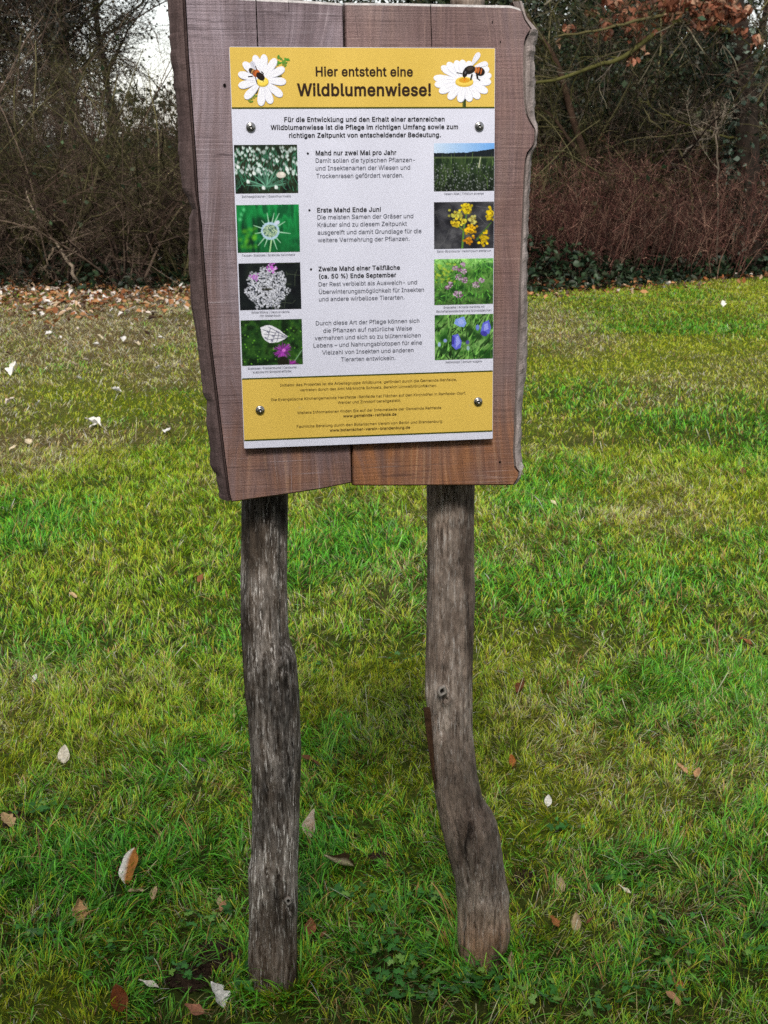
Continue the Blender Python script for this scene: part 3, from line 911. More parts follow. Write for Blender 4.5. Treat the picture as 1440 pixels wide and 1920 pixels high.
 108: [189,16,139,-2,101,3,74,20,58,47,53,84,53,509,114,509,114,99,115,77,120,62,130,54,146,52,160,53,170,54,181,3,162,-1],
 109: [610,55,53,0,53,379,112,379,112,295,108,295,118,323,132,346,151,363,172,376,195,384,219,386,257,380,287,361,309,331,321,295,312,295,322,321,337,343,357,361,381,375,407,383,437,386,468,383,497,372,522,354,541,328,553,296,557,255,557,0,496,0,496,254,490,289,473,313,447,326,419,330,395,328,374,320,358,307,345,290,338,270,335,247,335,0,274,0,274,260,269,288,253,311,229,326,199,330,178,328,158,320,140,307,126,289,117,266,114,238,114,0],
 110: [410,29,114,227,114,0,53,0,53,379,112,379,112,287,102,287,124,332,152,362,187,379,227,384,264,380,295,369,321,349,341,321,353,285,357,240,357,0,296,0,296,235,290,275,273,304,246,323,210,329,184,326,161,317,141,303,126,283,117,257],
 111: [415,24,207,-8,159,-2,117,16,82,46,56,85,40,133,34,187,40,243,56,291,82,330,117,360,159,378,207,384,256,378,299,360,333,330,359,291,376,243,381,187,376,133,359,85,333,46,299,16,256,-2,24,207,46,242,51,270,66,292,89,307,117,316,151,319,187,316,224,307,258,292,287,270,310,242,325,207,330,173,325,145,310,124,287,108,258,99,224,96,187,99,151,108,117,124,89,145,66,173,51],
 112: [424,27,53,-143,53,379,112,379,112,319,118,319,137,346,171,373,197,381,229,384,274,378,313,361,345,332,370,293,385,245,390,189,385,133,370,84,346,45,313,16,274,-2,229,-8,198,-5,173,4,138,31,118,59,114,59,114,-143,24,220,47,253,51,279,66,301,88,316,117,325,151,328,189,325,227,316,261,301,290,280,311,253,325,220,330,188,325,161,312,140,291,125,263,116,229,113,189,116,150,125,115,140,86,162,65,188,51],
 114: [259,21,53,0,53,379,112,379,112,321,115,321,130,347,152,367,181,380,213,385,229,384,243,384,243,322,230,324,207,326,182,323,159,315,140,301,126,284,117,262,114,237,114,0],
 115: [365,60,182,-8,145,-5,112,3,84,18,62,38,45,63,36,94,94,107,105,79,124,60,150,49,181,45,217,50,244,62,262,81,268,103,265,121,254,136,237,147,212,155,149,170,104,186,72,208,53,237,47,274,51,305,65,332,87,354,115,370,149,381,187,384,223,381,254,372,279,358,299,339,314,316,324,290,268,277,258,298,243,316,219,328,187,333,156,329,131,317,114,299,109,277,112,258,124,243,144,232,172,223,229,209,275,194,306,171,325,142,331,107,326,75,312,47,290,24,260,6,223,-5],
 116: [227,4,204,379,204,327,6,327,6,379,16,65,471,126,471,126,98,128,76,136,61,150,53,170,50,185,51,202,54,213,2,192,-3,168,-4,125,2,92,21,72,52,65,93],
 117: [410,29,182,-5,146,-1,115,11,89,31,69,59,57,95,53,139,53,379,114,379,114,144,119,105,137,75,164,56,200,50,226,53,249,62,268,77,283,97,293,122,296,153,296,379,357,379,357,0,298,0,298,92,307,92,286,47,257,17,222,0],
 118: [389,12,163,0,17,379,84,379,165,155,187,87,206,21,184,21,203,87,224,155,305,379,371,379,226,0],
 119: [567,30,138,0,23,379,87,379,133,214,154,137,175,41,165,41,186,135,206,214,252,379,316,379,362,214,382,136,402,41,391,41,413,135,434,214,480,379,545,379,429,0,368,0,319,172,305,225,291,280,277,338,291,338,277,280,263,225,248,172,199,0],
 121: [389,26,47,-139,61,-86,71,-87,104,-89,118,-84,130,-74,141,-58,151,-36,163,-1,17,379,84,379,165,155,187,87,206,21,184,21,202,87,224,155,305,379,371,379,204,-58,177,-107,159,-124,139,-136,117,-143,91,-145,65,-143],
 122: [380,12,42,0,42,46,254,320,254,323,48,323,48,379,333,379,333,331,126,60,126,56,339,56,339,0],
 124: [230,4,141,673,141,-164,88,-164,88,673],
 220: [517,30,259,-8,203,-2,154,15,114,43,85,80,66,124,60,173,60,509,124,509,124,178,128,144,141,113,160,87,187,68,220,56,259,52,298,56,331,68,357,87,377,113,389,144,393,178,393,509,457,509,457,173,451,124,433,80,403,43,363,15,315,-2,16,331,572,315,575,302,584,293,597,290,612,293,628,302,641,315,650,331,653,346,650,359,641,368,628,371,612,368,597,359,584,346,575,16,187,572,172,575,158,584,149,597,146,612,149,628,158,641,172,650,187,653,203,650,216,641,224,628,227,612,224,597,216,584,203,575],
 228: [389,48,160,-9,126,-5,94,5,68,22,48,45,35,73,30,108,34,138,43,161,58,179,78,193,125,211,178,220,234,227,265,235,273,243,276,255,276,257,273,279,267,297,256,311,240,322,220,329,196,331,171,329,149,322,118,301,100,274,41,291,57,322,79,346,104,364,133,375,163,382,194,384,239,379,286,360,306,343,322,320,333,290,337,251,337,0,277,0,277,52,272,52,252,25,215,1,190,-6,21,170,45,202,49,228,59,248,74,263,93,272,115,276,138,276,190,259,182,231,176,200,171,175,168,134,159,117,150,103,139,95,124,92,105,94,87,102,72,114,61,130,52,16,261,443,246,446,233,455,224,468,221,483,224,499,233,512,246,520,261,523,277,520,290,512,299,499,301,483,299,468,290,455,277,446,16,117,443,102,446,89,455,80,468,77,483,80,499,89,512,102,520,117,523,133,520,146,512,155,499,158,483,155,468,146,455,133,446],
 246: [415,24,207,-8,159,-2,117,16,82,46,56,85,40,133,34,187,40,243,56,291,82,330,117,360,159,378,207,384,256,378,299,360,333,330,359,291,376,243,381,187,376,133,359,85,333,46,299,16,256,-2,24,207,46,242,51,270,66,292,89,307,117,316,151,319,187,316,224,307,258,292,287,270,310,242,325,207,330,173,325,145,310,124,287,108,258,99,224,96,187,99,151,108,117,124,89,145,66,173,51,16,279,443,264,446,251,455,242,468,239,483,242,499,251,512,264,520,279,523,295,520,308,512,317,499,320,483,317,468,308,455,295,446,16,136,443,120,446,107,455,98,468,95,483,98,499,107,512,120,520,136,523,151,520,164,512,173,499,176,483,173,468,164,455,151,446],
 252: [410,29,182,-5,146,-1,115,11,89,31,69,59,57,95,53,139,53,379,114,379,114,144,119,105,137,75,164,56,200,50,226,53,249,62,268,77,283,97,293,122,296,153,296,379,357,379,357,0,298,0,298,92,307,92,286,47,257,17,222,0,16,277,443,261,446,248,455,239,468,236,483,239,499,248,512,261,520,277,523,292,520,305,512,314,499,317,483,314,468,305,455,292,446,16,133,443,118,446,104,455,96,468,93,483,96,499,104,512,118,520,133,523,149,520,162,512,170,499,173,483,170,468,162,455,149,446],
 8211: [350,4,350,244,350,188,0,188,0,244],
 8226: [389,24,194,93,166,96,139,107,117,124,100,147,89,173,85,202,89,231,100,257,117,279,139,296,166,307,194,311,223,307,249,296,272,279,289,257,300,231,304,202,300,173,289,147,272,124,249,107,223,96],
}


def glyph(c):
    q = GLYPHS[ord(c)]
    adv, i, loops = q[0] / 1000, 1, []
    while i < len(q):
        n = q[i]; i += 1
        loops.append([(q[i + 2 * k] / 1000, q[i + 2 * k + 1] / 1000) for k in range(n)])
        i += 2 * n
    return adv, loops


from mathutils.geometry import delaunay_2d_cdt
_gcache = {}


def glyph_faces(c, bold):
    """filled triangles of a character, its outline grown by bold"""
    if (c, bold) in _gcache:
        return _gcache[(c, bold)]
    adv, loops = glyph(c)
    if not loops:
        _gcache[(c, bold)] = (adv, np.zeros((0, 2)), [])
        return _gcache[(c, bold)]
    V, E, LP = [], [], []
    for lp in loops:
        p = np.array(lp)
        d1 = p - np.roll(p, 1, 0); d2 = np.roll(p, -1, 0) - p
        n1 = np.c_[-d1[:, 1], d1[:, 0]] / np.linalg.norm(d1, axis=1, keepdims=True)
        n2 = np.c_[-d2[:, 1], d2[:, 0]] / np.linalg.norm(d2, axis=1, keepdims=True)
        p = p + (n1 + n2) / np.maximum(1 + (n1 * n2).sum(1, keepdims=True), 0.5) * bold
        o = len(V)
        V += [Vector(q) for q in p]
        E += [(o + k, o + (k + 1) % len(p)) for k in range(len(p))]
        LP.append(p)
    vo, _, fo, *_r = delaunay_2d_cdt(V, E, [], 0, 1e-6)
    vo = np.array([(v[0], v[1]) for v in vo])
    keep = []
    for f_ in fo:
        m = vo[list(f_)].mean(0)
        wn = 0
        for p in LP:
            q = np.roll(p, -1, 0)
            up = (p[:, 1] <= m[1]) & (q[:, 1] > m[1]); dn = (p[:, 1] > m[1]) & (q[:, 1] <= m[1])
            side = (q[:, 0] - p[:, 0]) * (m[1] - p[:, 1]) - (m[0] - p[:, 0]) * (q[:, 1] - p[:, 1])
            wn += int((up & (side > 0)).sum()) - int((dn & (side < 0)).sum())
        if wn != 0:
            keep.append(tuple(f_))
    _gcache[(c, bold)] = (adv, vo, keep)
    return _gcache[(c, bold)]


def text_mesh(name, lines, mat, bold=0.0, cap=8.0, gap=0.0):
    """lines: (text, left px, left py, right px, right py) baselines as read on the panel; cap: height of capitals in px"""
    Vs, Ps, n = [], [], 0
    sy = cap / 745.0 * PH / 0.509
    for (txt, lx, ly, rx, ry) in lines:
        x, cs, fs_ = 0.0, [], []
        k = 0
        for ch in txt:
            adv, vo, fo = glyph_faces(ch, bold)
            cs.append(vo + [x, 0])
            fs_ += [tuple(i + k for i in f_) for f_ in fo]
            k += len(vo)
            x += adv + gap
        co = np.concatenate(cs)
        a, b = panel_xy(lx, ly), panel_xy(rx, ry)
        yb = 0.5 * (a[1] + b[1])
        x0, x1 = co[:, 0].min(), co[:, 0].max()
        sx = (b[0] - a[0]) / (x1 - x0) if len(txt) > 1 else sy
        Vs.append(np.c_[a[0] + (co[:, 0] - x0) * sx, yb + co[:, 1] * sy, np.full(len(co), wf + 0.0006)])
        Ps += [tuple(v + n for v in f_) for f_ in fs_]
        n += len(co)
    return on_panel(name, poly_mesh(name, np.concatenate(Vs), Ps), mat)


text_mesh('heading_text', [('Hier entsteht eine', 592, 143, 774, 142.6)], M['ink'], 0.020, 16.0, 0.02)
text_mesh('heading_text', [('Wildblumenwiese!', 557, 179.6, 808, 179.2)], M['ink'], 0.023, 21.0, 0.022)
text_mesh('intro_text', [
    ('Für die Entwicklung und den Erhalt einer artenreichen', 533, 228.6, 833.5, 227.2),
    ('Wildblumenwiese ist die Pflege im richtigen Umfang sowie zum', 507.5, 243.2, 858.7, 241.7),
    ('richtigen Zeitpunkt von entscheidender Bedeutung.', 541.8, 258, 826.4, 256.7)], M['ink2'], 0.018, 8.2, 0.026)
text_mesh('point_heading', [('•', 575, 291, 579.5, 291), ('Mahd nur zwei Mal pro Jahr', 591.8, 291, 743, 290)], M['ink2'], 0.018, 8.2, 0.026)
text_mesh('point_text', [
    ('Damit sollen die typischen Pflanzen-', 591.8, 304.8, 778, 303.8),
    ('und Insektenarten der Wiesen und', 592, 319.2, 768.8, 318),
    ('Trockenrasen gefördert werden.', 593, 333.7, 756, 332.6)], M['inkl'], 0.0, 8.0)
text_mesh('point_heading', [('•', 578, 397.5, 582.5, 397.4), ('Erste Mahd Ende Juni', 594.6, 398, 714, 396.6)], M['ink2'], 0.018, 8.2, 0.026)
text_mesh('point_text', [
    ('Die meisten Samen der Gräser und', 595, 411, 774.7, 409),
    ('Kräuter sind zu diesem Zeitpunkt', 595.3, 425.2, 762.6, 423.2),
    ('ausgereift und damit Grundlage für die', 595.5, 439.7, 790, 437.1),
    ('weitere Vermehrung der Pflanzen.', 595.7, 453.9, 767.5, 451.4)], M['inkl'], 0.0, 8.0)
text_mesh('point_heading', [('•', 581, 508.2, 585.5, 508.1), ('Zweite Mahd einer Teilfläche', 597, 508, 749.6, 505.5),
                            ('(ca. 50 %) Ende September', 598, 522, 742.6, 519.3)], M['ink2'], 0.018, 8.2, 0.026)
text_mesh('point_text', [
    ('Der Rest verbleibt als Ausweich- und', 597.3, 536.6, 781.5, 533.1),
    ('Überwinterungsmöglichkeit für Insekten', 597.7, 550.9, 794.7, 546.8),
    ('und andere wirbellose Tierarten.', 598, 564.8, 758, 561.2)], M['inkl'], 0.0, 8.0)
text_mesh('closing_text', [
    ('Durch diese Art der Pflege können sich', 592, 609.6, 786, 605.2),
    ('die Pflanzen auf natürliche Weise', 606, 623.3, 772, 619.5),
    ('vermehren und sich so zu blütenreichen', 590, 637.4, 788.3, 632.6),
    ('Lebens – und Nahrungsbiotopen für eine', 587.6, 651.3, 790.8, 646.1),
    ('Vielzahl von Insekten und anderen', 604, 664.4, 774.9, 660.2),
    ('Tierarten entwickeln.', 639.3, 677.7, 740.9, 674.4)], M['inkl'], 0.0, 8.0)
text_mesh('footer_text', [
    ('Initiator des Projektes ist die Arbeitsgruppe Wildblume, gefördert durch die Gemeinde Rehfelde,', 525, 724, 856, 714.6),
    ('vertreten durch das Amt Märkische Schweiz, Bereich Umwelt/Grünflächen.', 562, 733, 819, 725.6),
    ('Die Evangelische Kirchengemeinde Herzfelde-Rehfelde hat Flächen auf den Kirchhöfen in Rehfelde-Dorf,', 508.2, 751.3, 873, 740),
    ('Werder und Zinndorf bereitgestellt.', 633, 756.9, 751.4, 753.3),
    ('Weitere Informationen finden Sie auf der Internetseite der Gemeinde Rehfelde', 557, 775.8, 827, 767),
    ('Fachliche Beratung durch den Botanischen Verein von Berlin und Brandenburg', 556.2, 801.6, 828.4, 792.6)], M['ink'], 0.0, 5.2)
text_mesh('footer_text', [
    ('www.gemeinde-rehfelde.de', 643, 782.4, 743, 779),
    ('www.botanischer-verein-brandenburg.de', 617.8, 809, 768.6, 803.8)], M['ink'], 0.013, 5.4, 0.02)
for cap in [
    [('Schneeglöckchen | Galanthus nivalis', 453.4, 370.5, 545, 369.6)],
    [('Tauben-Scabiose | Scabiosa columbaria', 453.4, 480.8, 552.8, 479.4)],
    [('Wilde Möhre | Daucus carota', 471, 587.8, 542.5, 586.3), ('mit Weidenbock', 487.5, 594.2, 526, 593.2)],
    [('Scabiosen-Flockenblume | Centaurea', 464.3, 692.8, 555.5, 690.4), ('scabiosa mit Schachbrettfalter', 473.7, 699.6, 546.4, 697.6)],
    [('Hasen-Klee | Trifolium arvense', 833, 365.4, 906.7, 364.6)],
    [('Sand-Strohblume | Helichrysum arenarium', 819.2, 473.4, 920.5, 471.6)],
    [('Grasnelke | Armeria maritima mit', 831.3, 578.4, 908, 576.6), ('Sechsfleckwidderchen und Grünwidderchen', 817.7, 585.8, 921, 583.3)],
    [('Natternkopf | Echium vulgare', 835.2, 681, 903, 679)]]:
    text_mesh('photo_caption', cap, M['inkg'], 0.0, 4.2)

# ---- printed photographs


class Pic:
    def __init__(s, w=150, h=114, seed=1):
        s.w, s.h = w, h
        s.X, s.Y = np.meshgrid((np.arange(w) + .5) / w, (np.arange(h) + .5) / h)
        s.A = np.zeros((h, w, 3))
        s.r = np.random.default_rng(seed)
        s.asp = w / h

    def bgn(s, cols, scale, seed=0, oct=3, stretch=(1, 1)):
        f = fbm(np.c_[s.X.ravel() * scale * stretch[0], s.Y.ravel() * scale / s.asp * stretch[1]], oct, seed).reshape(s.h, s.w)
        f = np.clip((f - 0.25) / 0.5, 0, 1) * (len(cols) - 1)
        i = np.minimum(f.astype(int), len(cols) - 2)
        t = (f - i)[..., None]
        c = np.array(cols, float)
        s.A = c[i] * (1 - t) + c[i + 1] * t

    def put(s, mask, col):
        m = np.clip(mask, 0, 1)[..., None]
        s.A = s.A * (1 - m) + np.array(col, float) * m

    def ell(s, cx, cy, rx, ry, col, rot=0.0, soft=0.012, a=1.0):
        dx, dy = s.X - cx, (s.Y - cy) / s.asp
        ca, sa = math.cos(rot), math.sin(rot)
        q = np.hypot((dx * ca + dy * sa) / rx, (-dx * sa + dy * ca) / ry)
        s.put(a * (1 - q) * min(rx, ry) / soft + 0.5 * a, col)

    def line(s, x0, y0, x1, y1, w0, w1, col, soft=0.008, a=1.0):
        ax, ay, bx, by = x0, y0 / s.asp, x1, y1 / s.asp
        d = np.array([bx - ax, by - ay]); L = max(d @ d, 1e-9)
        px, py = s.X - ax, s.Y / s.asp - ay
        t = np.clip((px * d[0] + py * d[1]) / L, 0, 1)
        dist = np.hypot(px - t * d[0], py - t * d[1])
        wd = w0 + (w1 - w0) * t
        s.put(a * ((wd - dist) / soft + 0.5), col)

    def poly(s, pts, col, soft=0.008):
        p = np.array(pts, float)
        m = np.full(s.X.shape, 1e9)
        inside = np.zeros(s.X.shape, bool)
        for k in range(len(p)):
            a, b = p[k], p[(k + 1) % len(p)]
            c = ((a[1] > s.Y) != (b[1] > s.Y)) & (s.X < (b[0] - a[0]) * (s.Y - a[1]) / (b[1] - a[1] + 1e-12) + a[0])
            inside ^= c
        s.put(inside.astype(float), col)


def pic_snowdrops():
    p = Pic(seed=3)
    p.bgn([(14, 20, 14), (30, 44, 26), (44, 50, 34), (24, 40, 28)], 9, 4)
    r = p.r
    for _ in range(260):
        x, y = r.uniform(-.05, 1.05), r.uniform(0.15, 0.95)
        L = r.uniform(.06, .18); a = r.normal(0, .5)
        g = r.uniform(.5, 1.1)
        p.line(x, y, x + L * math.sin(a), y - L * 1.3 * math.cos(a), .006, .003, np.array((64, 132, 100)) * g, .007)
    for _ in range(120):
        x, y = r.uniform(0, 1), r.uniform(0.05, 0.62)
        w_ = r.uniform(.012, .02)
        c = np.array((215, 232, 228)) * r.uniform(.75, 1.05)
        p.ell(x, y, w_ * .7, w_ * 1.5, c, r.normal(0, .3))
        p.ell(x + w_, y + .012, w_ * .5, w_ * 1.2, c, .5)
    for k in range(30):
        a = -1.35 + 2.7 * k / 29 + r.normal(0, .08)
        L = r.uniform(.2, .36)
        p.line(.5, .86, .5 + L * 1.0 * math.sin(a), .86 - L * math.cos(a) * (1.2 if abs(a) < .9 else .7), .009, .005, np.array((112, 176, 146)) * r.uniform(.5, 1.1), .007)
    p.ell(.73, .62, .075, .05, (214, 206, 196)); p.ell(.75, .6, .03, .03, (236, 228, 218))
    for x, y in [(.2, .75), (.44, .88), (.64, .87), (.82, .5), (.3, .58), (.05, .45)]:
        p.ell(x, y, .02, .032, (236, 242, 240)); p.ell(x + .022, y + .01, .014, .026, (220, 230, 228))
    return p.A


def pic_scabious():
    p = Pic(seed=4)
    p.bgn([(8, 60, 34), (14, 110, 52), (24, 140, 70), (10, 84, 44)], 4, 8, 3, (2.2, .8))
    p.A *= (0.65 + .4 * np.clip(1.2 - p.Y, 0, 1))[..., None]
    for _ in range(20):
        p.ell(p.r.uniform(0, .3), p.r.uniform(.45, .9), .03, .03, (110, 190, 40), soft=.05, a=.5)
    for x, y in [(.08, .2), (.12, .1), (.06, .3)]:
        p.ell(x, y, .025, .03, (120, 220, 150), soft=.03, a=.6)
    p.line(.55, .7, .51, 1.0, .012, .012, (168, 206, 150))
    for tx, ty in [(.49, .18), (.6, .18), (.68, .19), (.4, .33), (.77, .36), (.27, .43), (.85, .61), (.29, .6), (.33, .85), (.43, .88), (.63, .94), (.69, .8)]:
        p.line(.53, .55, tx, ty, .016, .005, (164, 206, 176), .01)
    for k in range(18):
        a = k * 2 * math.pi / 18
        p.ell(.53 + .12 * math.cos(a), .55 + .155 * math.sin(a), .03, .026, (178, 205, 226))
    p.ell(.645, .38, .045, .032, (208, 216, 238), -.6)
    p.ell(.53, .55, .115, .1, (140, 168, 140))
    for _ in range(110):
        a, q = p.r.uniform(0, 6.28), math.sqrt(p.r.uniform(0, 1))
        p.ell(.53 + .11 * q * math.cos(a), .55 + .13 * q * math.sin(a), .009, .008, (200, 220, 178) if p.r.random() < .6 else (52, 86, 90))
    return p.A


def pic_carrot():
    p = Pic(seed=5)
    p.bgn([(10, 12, 18), (18, 24, 26), (30, 36, 32)], 5, 2)
    for _ in range(16):
        x, y = p.r.uniform(.5, 1), p.r.uniform(0, 1)
        p.line(x, y, x + p.r.normal(0, .2), y + p.r.normal(0, .15), .004, .003, (70, 80, 62), .006)
    for _ in range(1000):
        a, q = p.r.uniform(0, 6.28), math.sqrt(p.r.uniform(0, 1))
        R = .34 + .03 * math.sin(a * 7) + .02 * math.sin(a * 13)
        x, y = .45 + R * q * math.cos(a), .54 + R * q * 1.28 * math.sin(a)
        v = p.r.uniform(.72, 1.02) if q < .97 else p.r.uniform(.5, .9)
        p.ell(x, y, .013, .012, np.array((222, 224, 236)) * v)
    for _ in range(120):
        a, q = p.r.uniform(0, 6.28), p.r.uniform(.55, 1)
        p.ell(.45 + .33 * q * math.cos(a), .56 + .42 * q * math.sin(a), .006, .006, (70, 76, 96))
    for _ in range(40):
        p.ell(.54 + p.r.normal(0, .04), .12 + p.r.normal(0, .05), .014, .012, (196, 96, 206) if p.r.random() < .6 else (226, 180, 236))
    for _ in range(22):
        p.ell(.25 + p.r.normal(0, .03), .3 + p.r.normal(0, .035), .012, .011, (188, 110, 200))
    p.ell(.46, .56, .075, .016, (44, 44, 34)); p.ell(.38, .56, .018, .016, (30, 30, 26))
    p.line(.4, .55, .36, .5, .005, .004, (40, 40, 36)); p.line(.44, .55, .43, .48, .006, .004, (50, 50, 46))
    return p.A


def pic_butterfly():
    p = Pic(seed=6)
    p.bgn([(14, 34, 12), (30, 66, 24), (48, 88, 30), (22, 44, 16)], 7, 5)
    for _ in range(90):
        x, y = p.r.uniform(0, 1), p.r.uniform(0, 1)
        if abs(x - .5) > .2 or y > .6:
            p.ell(x, y, .014, .011, np.array((86, 142, 40)) * p.r.uniform(.5, 1.25), p.r.uniform(0, 3))
    p.line(.98, .7, .82, 1.0, .008, .008, (120, 160, 120))
    for k in range(80):
        a = p.r.uniform(0, 6.28); L = p.r.uniform(.07, .17)
        p.line(.67, .69, .67 + L * math.cos(a), .69 + L * 1.2 * math.sin(a), .009, .004, np.array((150, 56, 160)) * p.r.uniform(.6, 1.3), .008)
    for k in range(34):
        a = p.r.uniform(0, 6.28); L = p.r.uniform(.04, .1)
        p.line(.82, .97, .82 + L * math.cos(a), .97 + L * math.sin(a), .008, .004, np.array((150, 50, 150)) * p.r.uniform(.6, 1.2), .008)
    p.ell(.67, .93, .09, .09, (30, 30, 20))
    p.ell(.69, .68, .03, .03, (210, 110, 210))
    p.poly([(.32, .17), (.42, .12), (.5, .13), (.62, .22), (.72, .34), (.76, .38), (.7, .44), (.6, .5), (.46, .51), (.38, .44), (.34, .34)], (226, 226, 234))
    for x0, y0, x1, y1 in [(.74, .38, .45, .16), (.74, .38, .38, .32), (.74, .4, .42, .44), (.58, .25, .5, .5), (.48, .2, .42, .45), (.62, .3, .58, .48), (.36, .22, .56, .3)]:
        p.line(x0, y0, x1, y1, .006, .005, (112, 112, 128), .006)
    for x, y in [(.6, .28), (.44, .27), (.4, .4), (.52, .36), (.5, .46), (.67, .37)]:
        p.ell(x, y, .022, .014, (120, 120, 140), .6)
    return p.A


def pic_meadow():
    p = Pic(seed=7)
    p.bgn([(22, 40, 22), (44, 66, 34), (62, 84, 44)], 12, 6, 3, (1.5, .6))
    hill = .21 - .03 * p.X - .06 * np.clip(p.X - .55, 0, 1) * 2 + .02 * (fbm(np.c_[p.X.ravel() * 20, p.X.ravel() * 0], 2, 4).reshape(p.X.shape) - .5)
    p.A = p.A * np.clip(1.2 - .7 * p.Y, .3, 1.2)[..., None]
    p.put(((p.Y < .29) & (p.Y >= hill)).astype(float), (20, 28, 34))
    sk = np.stack([200 - 90 * p.X, 218 - 50 * p.X, 240 - 6 * p.X], -1)
    m = (p.Y < hill)[..., None].astype(float)
    p.A = p.A * (1 - m) + sk * m
    p.put(((np.abs(p.Y - .3) < .02)).astype(float) * .6, (110, 120, 80))
    for _ in range(240):
        x, y = p.r.uniform(0, 1), p.r.uniform(.42, 1)
        p.ell(x, y, .009, .01, np.array((150, 156, 156)) * p.r.uniform(.45, 1.0), soft=.008)
    for _ in range(70):
        x, y = p.r.uniform(0, 1), p.r.uniform(.35, .95)
        p.line(x, y, x + p.r.normal(0, .03), y - p.r.uniform(.08, .22), .004, .003, np.array((96, 124, 66)) * p.r.uniform(.5, 1.1), .006)
    p.line(.74, .5, .77, .3, .012, .008, (176, 180, 150))
    return p.A


def pic_yellow():
    p = Pic(seed=8)
    p.bgn([(26, 26, 32), (52, 52, 58), (84, 84, 88)], 6, 12)
    for _ in range(50):
        x, y = p.r.uniform(0, 1), p.r.uniform(0, 1)
        a = p.r.uniform(0, 3.14)
        p.line(x, y, x + .2 * math.cos(a), y + .2 * math.sin(a), .004, .003, np.array((110, 110, 112)) * p.r.uniform(.4, 1), .006)
    p.line(.47, .98, .5, .5, .018, .012, (86, 128, 44)); p.line(.72, .8, .95, .45, .02, .01, (70, 100, 44))
    p.line(.48, .6, .35, .45, .012, .01, (92, 130, 50)); p.line(.5, .55, .55, .2, .012, .01, (92, 130, 50))
    for cx, cy, sx, sy, n_, c in [(.54, .15, .07, .09, 46, (240, 214, 30)), (.36, .28, .07, .09, 30, (214, 210, 84)), (.36, .46, .07, .06, 26, (238, 206, 40)), (.65, .38, .06, .07, 22, (226, 220, 120)),
                                  (.6, .62, .07, .1, 44, (246, 190, 20)), (.58, .82, .05, .06, 22, (236, 150, 20)), (.93, .28, .06, .1, 34, (238, 206, 20)), (.83, .8, .07, .12, 36, (244, 208, 20)), (.5, .42, .05, .05, 18, (220, 206, 60))]:
        for _ in range(n_):
            p.ell(cx + p.r.normal(0, sx * .6), cy + p.r.normal(0, sy * .6), .022, .02, np.array(c) * p.r.uniform(.65, 1.08))
        for _ in range(n_ // 3):
            p.ell(cx + p.r.normal(0, sx * .6), cy + p.r.normal(0, sy * .6), .009, .008, (130, 96, 10))
    return p.A


def pic_thrift():
    p = Pic(seed=9)
    p.bgn([(40, 92, 34), (86, 140, 56), (120, 172, 84), (54, 110, 44)], 8, 15)
    p.A = p.A * (1 - .35 * p.Y[..., None]) + np.array([120, 140, 110]) * np.clip(.25 - p.Y, 0, 1)[..., None] * 2
    for _ in range(320):
        x, y = p.r.uniform(0, 1), p.r.uniform(.05, 1)
        a = p.r.normal(0, .7); L = p.r.uniform(.05, .13)
        p.line(x, y, x + L * math.sin(a), y - L * math.cos(a), .006, .003, np.array((96, 168, 60) if p.r.random() < .7 else (26, 66, 24)) * p.r.uniform(.6, 1.25), .007)
    for _ in range(40):
        p.ell(p.r.uniform(0, .35), p.r.uniform(.1, .5), .02, .018, (176, 196, 60), soft=.02, a=.6)
    for cx, cy, R in [(.35, .2, .045), (.49, .13, .04), (.43, .24, .035), (.5, .28, .045), (.42, .41, .06), (.52, .47, .05), (.27, .56, .05), (.22, .62, .03), (.71, .57, .06), (.8, .48, .04), (.42, .78, .06), (.36, .75, .04)]:
        p.line(cx, cy, cx - .02, cy + .25, .008, .008, (76, 130, 56), .008)
    for cx, cy, R in [(.35, .2, .045), (.49, .13, .04), (.43, .24, .035), (.5, .28, .045), (.42, .41, .06), (.52, .47, .05), (.27, .56, .05), (.22, .62, .03), (.71, .57, .06), (.8, .48, .04), (.42, .78, .06), (.36, .75, .04)]:
        for _ in range(26):
            a, q = p.r.uniform(0, 6.28), math.sqrt(p.r.uniform(0, 1)) * R
            p.ell(cx + q * math.cos(a), cy + q * 1.2 * math.sin(a), .012, .011, np.array((206, 172, 204) if p.r.random() < .7 else (120, 78, 110)) * p.r.uniform(.7, 1.08))
    return p.A


